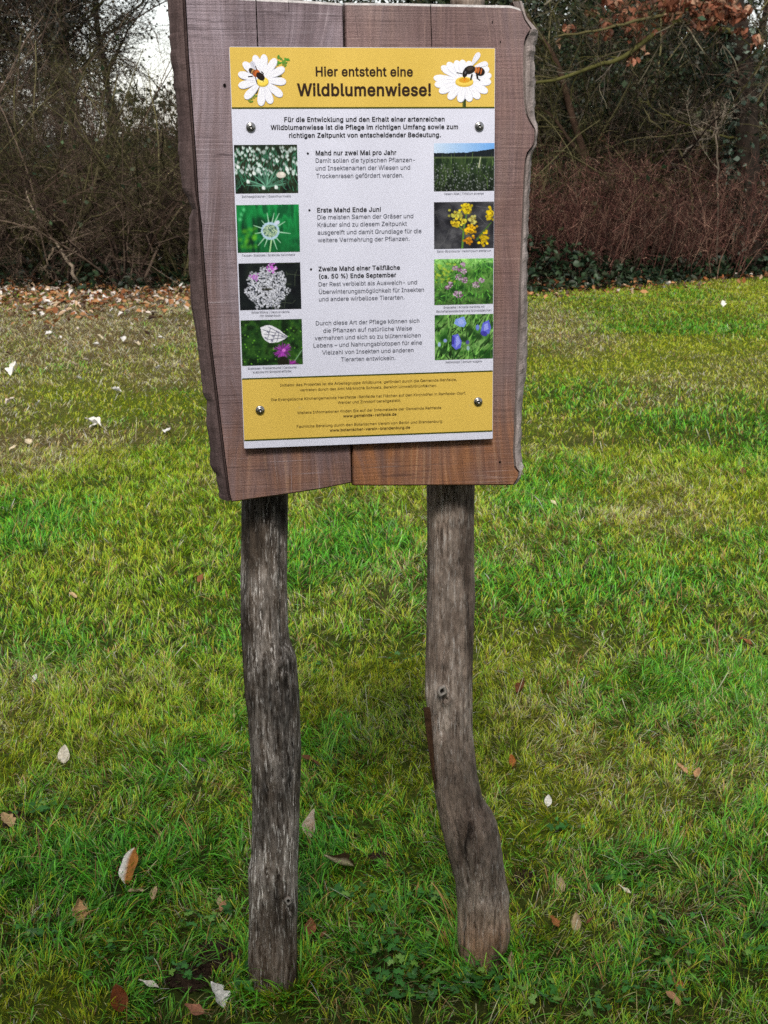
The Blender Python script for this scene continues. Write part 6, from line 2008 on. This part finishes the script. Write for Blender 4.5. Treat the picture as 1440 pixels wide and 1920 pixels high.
def clad_tree(seed, H, R, cols, leaves, leafcols, lean=0.0, twig=1.0, zlo=.12, leafsize=.08):
    """bare tree hung with ivy: trunk, branches, twigs, ivy"""
    r = np.random.default_rng(seed)
    o = thing('bare_tree', 'tree')
    p = shoots(r, np.array([[0, 0, -.1]]), np.array([[lean, 0, 1.0]]), [H], 14, .05, [0.2])
    link('trunk', fast_mesh('trunk', *tubes(p, [R], 12, .35, tint(r, 1, cols, .05)), True), M['bark'], o)
    a, d, L1, R1 = side_shoots(r, p, [H], [R], 20, zlo, .85, .42, .42)
    p1 = shoots(r, a, d, L1, 8, .14, np.full(len(a), .25))
    link('branches', fast_mesh('branches', *tubes(p1, R1, 6, .2, tint(r, len(p1), cols)), True), M['bark'], o)
    a, d, L2, R2 = side_shoots(r, p1, L1, R1, int(10 * twig), .1, .8, .42, .5)
    p2 = shoots(r, a, d, L2, 6, .2, np.full(len(a), -.1))
    a, d, L3, R3 = side_shoots(r, p2, L2, R2, int(7 * twig), .1, .75, .5, .6)
    p3 = shoots(r, a, d, L3, 4, .22, np.full(len(a), -.1))
    a, d, L4, R4 = side_shoots(r, p3, L3, R3, 4, .1, .75, .6, .8)
    p4 = shoots(r, a, d, L4, 2, .25, np.zeros(len(a)))
    link('twigs', fast_mesh('twigs', *merge(tubes(p2, R2, 3, .4, tint(r, len(p2), cols)), tubes(p3, np.maximum(R3, .003), 3, .5, tint(r, len(p3), cols)), tubes(p4, np.maximum(R4, .0026), 3, .6, tint(r, len(p4), cols)))), M['bark'], o)
    if leaves:
        q2 = np.r_[p3.reshape(-1, 3), p2.reshape(-1, 3)]
        q = q2[r.integers(0, len(q2), leaves)] + r.normal(0, .07, (leaves, 3))
        t = r.random(leaves // 5); i = (t * 13).astype(int)
        an = r.uniform(0, 6.28, len(t))
        tr = p[0, i] + np.c_[np.cos(an), np.sin(an), an * 0] * (R * 1.15) + np.c_[an * 0, an * 0, r.uniform(0, H / 14, len(t))]
        q = np.r_[q, tr]
        link('ivy', fast_mesh('ivy', *cards(r, q, leafsize, tint(r, len(q), leafcols, .3))), M['leafy'], o)
    return o


def gpos(x, y):
    return (x, y, float(gz(x, y)) if abs(x) < 11 and y < 24 else 0.0)


# --- prototypes
arch = [arching_shrub(1, 2.5, 22, OLIVE, 1.0, 0), arching_shrub(2, 2.1, 20, BROWN, 1.1, 0), arching_shrub(3, 2.8, 24, OLIVE + BROWN, 1.0, 260, .9, -1.2), arching_shrub(4, 3.2, 20, BROWN + GREYB, 1.0, 0, .5, -.4)]
rods = [thicket_shrub(11, 1.35, 120, REDDISH), thicket_shrub(12, 1.5, 130, REDDISH), thicket_shrub(13, 1.2, 110, REDDISH + BROWN)]
DKG = [srgb(24, 38, 20), srgb(32, 46, 24), srgb(20, 32, 20), srgb(44, 54, 30)]
ever = [evergreen(21, 3.6, 2.1, 12000, DKG, .06), evergreen(22, 4.6, 2.4, 15000, DKG, .065), evergreen(23, 2.6, 1.9, 11000, DKG, .052)]
hedge = evergreen(24, 2.0, 2.2, 6500, DKG, .085, 9, .04)
IVC = [srgb(32, 38, 32), srgb(42, 46, 38), srgb(26, 32, 28), srgb(54, 56, 46)]
trees = [clad_tree(31, 9.0, .13, BROWN + GREYB, 5200, IVC, .05, 1.35, .07, .055), clad_tree(32, 8.0, .07, OLIVE + BROWN, 4200, IVC, -.05, 1.35, .06, .055), clad_tree(33, 9.5, .10, BROWN, 900, IVC, .1, 1.35, .10, .05)]

r = np.random.default_rng(404)
GL = 'bare shrubs of the tangled thicket left of and behind the board'
LL = 'bare arching shrub woven into the tangled thicket at the left'
k = 0
for x, y, v, sc in [(-5.6, 14.9, 0, 1.0), (-4.6, 14.6, 1, .95), (-3.7, 14.9, 2, .9), (-2.9, 14.7, 1, 1.0), (-2.1, 15.0, 0, .9), (-1.2, 14.9, 1, .9), (-.3, 14.9, 2, .85), (.6, 15.0, 0, .85),
                    (-6.6, 15.8, 2, 1.0), (-5.1, 16.0, 3, .95), (-4.2, 15.9, 0, 1.05), (-3.3, 16.2, 3, .85), (-2.4, 16.2, 2, .9), (-1.5, 16.3, 0, 1.0), (-.6, 16.2, 3, .9), (.3, 16.4, 1, 1.0), (-7.4, 15.0, 1, 1.0),
                    (-6.0, 17.6, 3, 1.0), (-4.9, 17.8, 2, .95), (-3.8, 17.7, 1, 1.15), (-2.8, 17.9, 0, .95), (-1.9, 18.0, 3, .85), (-.9, 18.0, 1, 1.1), (.2, 18.1, 2, 1.0), (-7.6, 17.2, 0, 1.1), (-8.4, 16.0, 2, 1.0)]:
    place(arch[v], gpos(x + r.normal(0, .12), y), r.uniform(0, 6.28), sc, LL, GL)
GR = 'upright reddish brown shrubs in a low band right of the board'
LR = 'low shrub of fine reddish brown rods in the band right of the board'
for x, y, v, sc in [(1.2, 15.5, 0, 1.0), (2.0, 15.5, 1, .95), (2.8, 15.6, 2, 1.08), (3.6, 15.8, 0, 1.0), (4.35, 16.7, 1, .95), (5.5, 16.4, 2, 1.0), (6.3, 16.8, 0, 1.0), (7.2, 17.0, 1, 1.0),
                    (1.6, 16.0, 1, 1.0), (2.4, 16.1, 0, 1.02), (3.2, 16.2, 1, .98), (3.9, 16.6, 2, 1.1), (5.0, 17.1, 0, 1.0), (5.9, 17.3, 1, 1.0), (.9, 16.0, 2, 1.0), (6.8, 17.9, 2, 1.0), (.3, 15.6, 2, .9)]:
    place(rods[v], gpos(x, y), r.uniform(0, 6.28), sc, LR, GR)
GA = 'bare shrubs arching above the reddish band right of the board'
LA = 'mossy bare shrub arching behind the reddish band right of the board'
for x, y, v, sc in [(1.6, 16.6, 0, 1.2), (2.6, 17.0, 3, .95), (5.3, 18.0, 3, 1.0), (6.4, 18.6, 0, 1.2), (.7, 16.9, 0, 1.1), (3.4, 17.0, 0, 1.35), (2.1, 17.0, 2, 1.25), (3.0, 16.9, 1, 1.3)]:
    place(arch[v], gpos(x, y), r.uniform(0, 6.28), sc, LA, GA)
GE = 'dark evergreens massed behind the bare shrubs at the right'
LE = 'tall dark evergreen bush in the mass behind the reddish shrubs'
for x, y, v, sc in [(1.4, 19.2, 1, 1.0), (2.7, 19.4, 0, 1.15), (3.9, 19.5, 1, 1.0), (5.0, 19.8, 0, .9), (.2, 19.6, 0, 1.1), (2.0, 20.8, 1, 1.1), (3.4, 21.0, 1, 1.1), (4.7, 21.2, 1, .95), (.6, 21.2, 1, 1.05), (-.6, 20.6, 0, 1.1), (2.5, 18.0, 2, 1.05), (3.5, 18.0, 2, 1.15), (4.5, 18.6, 2, 1.1), (1.5, 18.2, 2, 1.1), (3.0, 18.6, 2, 1.4), (5.6, 19.0, 2, 1.1)]:
    place(ever[v], gpos(x, y), r.uniform(0, 6.28), sc, LE, GE)
GH = 'low dark evergreens closing the view under the trees'
LH = 'low dark evergreen bush closing the view far behind the bare thicket'
for x, y, sc in [(-9.5, 19.6, 1.0), (-8.2, 19.2, .95), (-6.9, 19.5, 1.0), (-5.9, 20.2, .9), (-3.9, 20.4, .95), (-3.2, 19.4, .9), (-2.0, 19.8, .95), (-1.0, 19.2, 1.0), (-7.6, 21.4, 1.05), (-6.4, 22.6, 1.1), (-2.9, 22.0, 1.05), (-1.4, 22.0, 1.1), (6.0, 20.4, 1.15), (7.2, 20.2, 1.1), (8.6, 20.4, 1.1), (6.6, 21.6, 1.2)]:
    place(hedge, gpos(x, y), r.uniform(0, 6.28), sc, LH, GH)
GT = 'ivy hung trees standing against the pale sky'
TL = ['tall ivy hung tree with a thick dark trunk at the upper left corner', 'thin ivy hung tree in the middle of the upper left thicket', 'open twiggy tree beside the pale gap of sky left of the board']
place(trees[0], (-6.15, 21.5, 0), .6, 1.0, TL[0], GT)
place(trees[1], (-4.75, 21.0, 0), 2.0, 1.0, TL[1], GT)
place(trees[2], (-2.35, 22.5, 0), 1.2, .95, TL[2], GT)
for (x, y, v, rz, sc, lb) in [(-7.6, 22.5, 1, .4, 1.1, 'ivy hung tree behind the thicket, beyond the left margin'), (-5.7, 24.5, 1, 3.4, 1.0, 'ivy hung tree in the second row at the upper left'), (-5.4, 22.3, 1, 5.2, 1.05, 'slim twiggy tree between the thick trunk and the thin ivy hung tree'), (-6.5, 23.2, 1, 1.9, .95, 'slim twiggy tree leaning over the left thicket in the second row'), (-5.9, 20.2, 1, .7, .9, 'slim twiggy tree nearest in the upper left thicket'), (-6.9, 20.8, 1, 4.1, 1.0, 'slim twiggy tree at the left margin in front of the thick trunk'), (-5.3, 23.6, 0, 1.0, .9, 'bushy ivy hung tree behind the slim trees at the upper left'), (-5.0, 25.6, 1, 2.6, 1.1, 'slim twiggy tree farthest back in the upper left'), (-7.0, 24.0, 1, 3.1, 1.1, 'slim twiggy tree close behind the thick trunk at the left margin'), (-7.4, 26.5, 2, 5.0, 1.0, 'bare tree in the second row at the upper left'),
                              (-1.2, 23.5, 0, 2.2, 1.0, 'ivy hung tree hidden behind the greyer plank'), (1.0, 24.0, 2, 2.8, 1.0, 'bare tree behind the board between both planks'), (3.0, 23.5, 0, 4.4, 1.0, 'ivy hung tree above the dark evergreens at the right'),
                              (5.2, 23.0, 1, 1.1, 1.0, 'thin ivy hung tree behind the oak'), (9.5, 24.5, 2, 0.3, .9, 'bare tree beyond the right margin behind the oak'), (7.3, 27.0, 2, 2.0, .9, 'bare tree against the pale sky right of the oak trunk')]:
    place(trees[v], (x, y, 0), rz, sc, lb, GT)

# --- the oak at the right margin: ivy on its trunk, mossy limbs, brown leaves still hanging


def at(px, py, y):
    q = ray(px, py)
    return CAM + q * (y / q[1])


def polyshoot(pts, n):
    p = np.array(pts); m = len(p)
    t = np.linspace(0, m - 1, n); out_ = np.zeros((1, n, 3))
    for a in range(3):
        out_[0, :, a] = np.interp(t, np.arange(m), p[:, a])
    sm_ = out_.copy(); sm_[:, 1:-1] = (out_[:, :-2] + 2 * out_[:, 1:-1] + out_[:, 2:]) / 4
    return sm_


OY = 15.9
base = ground(1408, 512)
oak = thing('oak_tree', 'tree')
oak['label'] = 'oak at the right margin with ivied trunk and brown leaves still hanging'
oak.location = (base[0], base[1], 0)
OY = base[1]
B0 = np.array([base[0], base[1], 0.0])
r = np.random.default_rng(808)
OC = [srgb(44, 37, 32), srgb(40, 33, 29)]
MOSSY = [srgb(70, 68, 36), srgb(84, 78, 50), srgb(58, 52, 40), srgb(100, 94, 78)]
tr = [at(1408, 520, OY), at(1406, 440, OY), at(1402, 320, OY), at(1396, 200, OY), at(1388, 90, OY), at(1374, 10, OY), at(1362, -120, OY), at(1370, -320, OY), at(1350, -620, OY)]
tp = polyshoot(tr, 24) - B0
V, Q, C = tubes(tp, [.165], 20, .62, [OC[0]])
nz = fbm(V * np.array([14, 14, 2.5]), 4, 66)
V[:, :2] += ((nz - .5) * .05)[:, None] * unit(V[:, :2] - np.repeat(tp[0, :, :2], 20, axis=0))
trunk = link('trunk', fast_mesh('trunk', V, Q, C * (.6 + .8 * nz)[:, None], True), M['bark'], oak)
# flare low down, and limbs traced as they run in the photograph, at their own depth
limbs = [([at(1384, 62, OY), at(1340, 56, OY - .2), at(1290, 40, OY - .45), at(1245, 48, OY - .7), at(1215, 78, OY - .9), at(1170, 104, OY - 1.05), at(1130, 122, OY - 1.2), at(1080, 135, OY - 1.35), at(1020, 150, OY - 1.5), at(960, 168, OY - 1.6)], .043),
         ([at(1380, 20, OY), at(1330, 6, OY - .3), at(1285, 10, OY - .6), at(1230, 28, OY - .9), at(1170, 46, OY - 1.2), at(1110, 62, OY - 1.4), at(1040, 70, OY - 1.5)], .030),
         ([at(1395, 120, OY), at(1410, 92, OY - .2), at(1416, 74, OY - .3), at(1428, 40, OY - .4), at(1450, 28, OY - .5), at(1500, 10, OY - .6)], .022),
         ([at(1372, -30, OY), at(1310, -60, OY - .4), at(1230, -70, OY - .8), at(1150, -60, OY - 1.2), at(1080, -30, OY - 1.5), at(1020, 10, OY - 1.6)], .04),
         ([at(1395, 260, OY), at(1350, 255, OY - .3), at(1320, 245, OY - .5), at(1290, 235, OY - .6), at(1240, 215, OY - .8), at(1200, 190, OY - .9)], .016),
         ([at(1365, -110, OY), at(1420, -160, OY + .3), at(1500, -200, OY + .6), at(1600, -300, OY + .8)], .05),
         ([at(1362, -200, OY), at(1290, -300, OY + .3), at(1180, -420, OY + .6), at(1060, -480, OY + .9)], .06)]
LP, LR_ = [], []
for pts, rad in limbs:
    LP.append(polyshoot(pts, 22)[0] - B0); LR_.append(rad)
LP = np.array(LP); LR_ = np.array(LR_)
LP[:, 1:-1] += r.normal(0, .012, LP[:, 1:-1].shape)
for j in range(len(LP)):
    link('limb', fast_mesh('limb', *tubes(LP[j:j + 1], LR_[j:j + 1], 8, .3, tint(r, 1, MOSSY, .1)), True), M['bark'], oak)
LL_ = np.array([np.linalg.norm(np.diff(q, axis=0), axis=1).sum() for q in LP])
a, d, L1, R1 = side_shoots(r, LP, LL_, LR_, 15, .12, .8, .28, .42)
p1 = shoots(r, a, d, L1, 6, .14, np.full(len(a), -.15))
a, d, L2, R2 = side_shoots(r, p1, L1, R1, 6, .15, .75, .5, .6)
p2 = shoots(r, a, d, L2, 4, .2, np.full(len(a), -.1))
a, d, L3, R3 = side_shoots(r, p2, L2, R2, 3, .15, .7, .5, .8)
p3 = shoots(r, a, d, L3, 2, .2, np.zeros(len(a)))
link('twigs', fast_mesh('twigs', *merge(tubes(p1, R1, 4, .35, tint(r, len(p1), MOSSY)), tubes(p2, np.maximum(R2, .002), 3, .5, tint(r, len(p2), MOSSY + GREYB)), tubes(p3, np.maximum(R3, .0016), 3, .6, tint(r, len(p3), MOSSY + GREYB)))), M['bark'], oak)
# brown leaves in hanging clusters
cl = [(1150, 12, 26, 40), (1172, 40, 18, 26), (1205, 22, 24, 26), (1272, 12, 26, 30), (1262, 4, 18, 20), (1318, 38, 24, 42), (1345, 14, 34, 90), (1362, 28, 24, 50), (1330, 4, 26, 50), (1190, 58, 20, 18), (1138, 52, 12, 8), (1066, 58, 7, 7), (1185, 112, 10, 6), (1140, 60, 14, 8),
      (1386, 62, 8, 7), (1396, 28, 12, 9), (1255, 42, 14, 12), (1116, 70, 8, 5), (1420, 78, 10, 8), (1049, 85, 5, 3), (1200, 96, 10, 6), (1232, 0, 22, 20), (1110, 28, 8, 5), (1130, 262, 5, 2)]
q = []
for px, py, rad, n in cl:
    c = at(px, py, OY - 1.0 + .3 * r.random())
    s_ = rad / F * OY * .55
    q.append(c + r.normal(0, 1, (int(n * 1.5), 3)) * np.array([s_, s_ * 1.2, s_ * .8]))
q = np.concatenate(q) - B0
cc = tint(r, len(q), [srgb(132, 80, 58), srgb(108, 64, 46), srgb(156, 104, 80), srgb(86, 52, 38), srgb(178, 140, 114)], .15)
V, Q, C = scatter_leaves(q, r.uniform(.055, .115, len(q)), None, cc, 9, 1.0, 0)
link('dry_leaves', fast_mesh('dry_leaves', V, Q, C, True), M['oakleaf'], oak)
# ivy climbing the trunk's left side
n = 900
t = r.random(n) ** .8; an = np.where(r.random(n) < .75, r.normal(3.5, .5, n), r.uniform(0, 6.28, n))
f_ = t * 13; i = f_.astype(int); fr = (f_ - i)[:, None]
c = tp[0, i] * (1 - fr) + tp[0, i + 1] * fr
wv_ = .18 + .10 * fbm(np.c_[t * 9, an], 2, 3)
q = c + np.c_[np.cos(an) * wv_, np.sin(an) * wv_, an * 0]
link('ivy', fast_mesh('ivy', *cards(r, q, .075, tint(r, n, [srgb(44, 62, 48), srgb(58, 76, 60), srgb(34, 48, 36), srgb(96, 108, 96)], .25))), M['leafy'], oak)

# stout mossy stem leaning through the shrubs, right of the board
lean_tree = thing('leaning_tree', 'tree')
lean_tree['label'] = 'leaning bare stem rising from the reddish shrubs close to the board'
LY = 15.6
P0 = at(1105, 330, LY)
bt = np.array([P0[0] + .1, LY, 0.0])
lean_tree.location = tuple(bt)
lp = polyshoot([bt - [0, 0, .05], at(1110, 380, LY), at(1097, 290, LY), at(1075, 230, LY), at(1060, 170, LY), at(1046, 120, LY), at(1030, 90, LY), at(1005, 60, LY), at(960, -10, LY), at(900, -160, LY), at(860, -400, LY)], 24) - bt
link('trunk', fast_mesh('trunk', *tubes(lp, [.05], 10, .3, [srgb(66, 50, 40)]), True), M['bark'], lean_tree)
l2 = polyshoot([at(1098, 300, LY), at(1066, 262, LY), at(1042, 225, LY), at(1020, 205, LY), at(980, 200, LY), at(900, 190, LY)], 16) - bt
Lx = np.array([3.0, 1.2]);
a1, d1, L1, R1 = side_shoots(r, lp, [3.4], [.05], 26, .25, .8, .35, .3)
a2, d2, L2, R2 = side_shoots(r, l2, [1.2], [.03], 14, .2, .8, .5, .4)
p1 = shoots(r, np.r_[a1, a2], np.r_[d1, d2], np.r_[L1, L2], 6, .14, np.full(40, .1))
link('branches', fast_mesh('branches', *merge(tubes(l2, [.028], 7, .3, [srgb(62, 48, 38)]), tubes(p1, np.r_[R1, R2], 5, .3, tint(r, 40, MOSSY))), True), M['bark'], lean_tree)
a, d, L3, R3 = side_shoots(r, p1, np.r_[L1, L2], np.r_[R1, R2], 9, .12, .7, .5, .55)
p2 = shoots(r, a, d, L3, 5, .16, np.full(len(a), -.15))
a, d, L4, R4 = side_shoots(r, p2, L3, R3, 5, .12, .7, .55, .7)
p3 = shoots(r, a, d, L4, 3, .18, np.zeros(len(a)))
link('twigs', fast_mesh('twigs', *merge(tubes(p2, np.maximum(R3, .002), 3, .5, tint(r, len(p2), MOSSY)), tubes(p3, np.maximum(R4, .0017), 3, .6, tint(r, len(p3), MOSSY + GREYB)))), M['bark'], lean_tree)

# pale rendered garden wall glimpsed through the thicket
g = Geo()
x0, x1, yw = -7.2, -3.0, 26.0
for (xa, xb, za, zb_, ya, yb_) in [(x0, x1, 0, 1.62, yw, yw + .24), (x0 - .03, x1 + .03, 1.62, 1.69, yw - .04, yw + .28)]:
    V = [(xa, ya, za), (xb, ya, za), (xb, yb_, za), (xa, yb_, za), (xa, ya, zb_), (xb, ya, zb_), (xb, yb_, zb_), (xa, yb_, zb_)]
    g.add(V, [(0, 1, 5, 4), (1, 2, 6, 5), (2, 3, 7, 6), (3, 0, 4, 7), (4, 5, 6, 7), (3, 2, 1, 0)])
n_ = N('pale_render')
nb = n_.noise(n_.coords(), 3, 4, .6)
tag(link('garden_wall', g.mesh('garden_wall'), n_.finish(n_.ramp(nb, [(.3, srgb(206, 204, 198)), (.7, srgb(232, 230, 226))]), .9, .1)), 'low pale rendered wall glimpsed through the thicket at the left', 'wall')


# crooked old shrubs traced where they stand out at the front of the thicket


def traced_shrub(label, traces, y0, cols, seed, per=(10, 7, 4)):
    """traces: (pixel polyline from the foot up, radius); built at distance y0 with some depth of its own"""
    r = np.random.default_rng(seed)
    o = thing('bare_shrub', 'shrub')
    o['label'] = label
    foot = at(traces[0][0][0][0], traces[0][0][0][1], y0)
    foot = np.array([foot[0], y0, 0.0])
    o.location = tuple(foot)
    P, R, L = [], [], []
    for pts, rad in traces:
        q = np.array([at(px, py, y0 + .25 * math.sin(i * 1.3 + seed)) for i, (px, py) in enumerate(pts)])
        P.append(polyshoot(q, 20)[0] - foot); R.append(rad)
        L.append(np.linalg.norm(np.diff(P[-1], axis=0), axis=1).sum())
    P = np.array(P); R = np.array(R)
    P[0, 0, 2] = -.03
    P[:, 1:-1] += r.normal(0, .008, P[:, 1:-1].shape)
    link('stems', fast_mesh('stems', *tubes(P, R, 7, .35, tint(r, len(P), cols, .1)), True), M['bark'], o)
    a, d, L1, R1 = side_shoots(r, P, L, R, per[0], .15, .75, .35, .45)
    p1 = shoots(r, a, d, L1, 6, .14, np.full(len(a), .2))
    a, d, L2, R2 = side_shoots(r, p1, L1, R1, per[1], .12, .7, .5, .6)
    p2 = shoots(r, a, d, L2, 4, .18, np.zeros(len(a)))
    a, d, L3, R3 = side_shoots(r, p2, L2, R2, per[2], .12, .7, .55, .7)
    p3 = shoots(r, a, d, L3, 2, .2, np.zeros(len(a)))
    link('twigs', fast_mesh('twigs', *merge(tubes(p1, np.maximum(R1, .002), 4, .4, tint(r, len(p1), cols)), tubes(p2, np.maximum(R2, .0018), 3, .5, tint(r, len(p2), cols)), tubes(p3, np.maximum(R3, .0015), 3, .6, tint(r, len(p3), cols)))), M['bark'], o)
    return o


PALEB = [srgb(132, 116, 98), srgb(112, 98, 84), srgb(148, 132, 114)]
traced_shrub('crooked pale stemmed shrub at the front of the left thicket', [
    ([(146, 540), (142, 520), (128, 490), (112, 466), (96, 448), (84, 432), (72, 410), (56, 386), (48, 352)], .022),
    ([(112, 466), (124, 452), (142, 446), (170, 440), (205, 418), (240, 396), (276, 380)], .014),
    ([(100, 466), (88, 490), (86, 520)], .014), ([(84, 432), (60, 428), (30, 422), (-10, 400)], .012)], 14.5, PALEB, 3, (9, 6, 3))
traced_shrub('mossy forked shrub rising dark in the middle of the left thicket', [
    ([(128, 470), (140, 440), (148, 420), (162, 396), (180, 340), (190, 290), (205, 240), (212, 190), (220, 140)], .024),
    ([(180, 340), (215, 322), (222, 300), (232, 262), (246, 236), (252, 196), (258, 150)], .018),
    ([(222, 300), (206, 286), (190, 284), (170, 300)], .010), ([(215, 380), (225, 350), (240, 340), (270, 322), (310, 306), (345, 296)], .010),
    ([(150, 420), (110, 380), (70, 330), (40, 312), (0, 318)], .014), ([(260, 400), (300, 372), (340, 352)], .009)], 15.2, OLIVE, 8, (12, 7, 4))
traced_shrub('pale lichened sapling with forked twigs left of the oak', [
    ([(1348, 440), (1346, 330), (1342, 270), (1345, 240), (1338, 205), (1330, 180), (1322, 150)], .012), ([(1345, 240), (1332, 258), (1318, 245), (1300, 232)], .008), ([(1343, 262), (1352, 240), (1356, 215), (1362, 190)], .008)], 15.6, [srgb(150, 138, 122), srgb(128, 116, 102), srgb(108, 96, 84)], 15, (8, 5, 3))
traced_shrub('dark crooked branching shrub above the reddish rods in mid right', [
    ([(1300, 400), (1295, 330), (1280, 290), (1262, 262), (1246, 248), (1222, 226), (1208, 210), (1196, 180)], .018), ([(1262, 262), (1225, 250), (1190, 244), (1170, 226), (1150, 232)], .012), ([(1280, 290), (1310, 262), (1345, 258), (1378, 256)], .012),
    ([(1246, 248), (1250, 220), (1240, 190), (1226, 160)], .010)], 16.2, GREYB + OLIVE, 23, (11, 7, 4))

# unseen evergreens added behind the viewer to shade the nearest part of the lawn
for x, y, sc, lb in [(-4.2, -3.2, 1.22, 'unseen evergreen added behind the viewer for shade, far left of its row'), (-2.4, -3.0, 1.2, 'unseen evergreen added behind the viewer for shade, second of its row'), (-.7, -3.1, 1.22, 'unseen evergreen added straight behind the viewer for shade'),
                     (1.0, -3.1, 1.2, 'unseen evergreen added behind the viewer for shade, fourth of its row'), (2.8, -3.2, 1.2, 'unseen evergreen added behind the viewer for shade, far right of its row'), (-3.3, -4.6, 1.1, 'unseen evergreen added for shade at the left in the second row'), (0.2, -4.7, 1.1, 'unseen evergreen added for shade in the middle of the second row'), (2.0, -4.6, 1.1, 'unseen evergreen added for shade at the right in the second row')]:
    place(ever[1], gpos(x, y), r.uniform(0, 6.28), sc, lb, None)
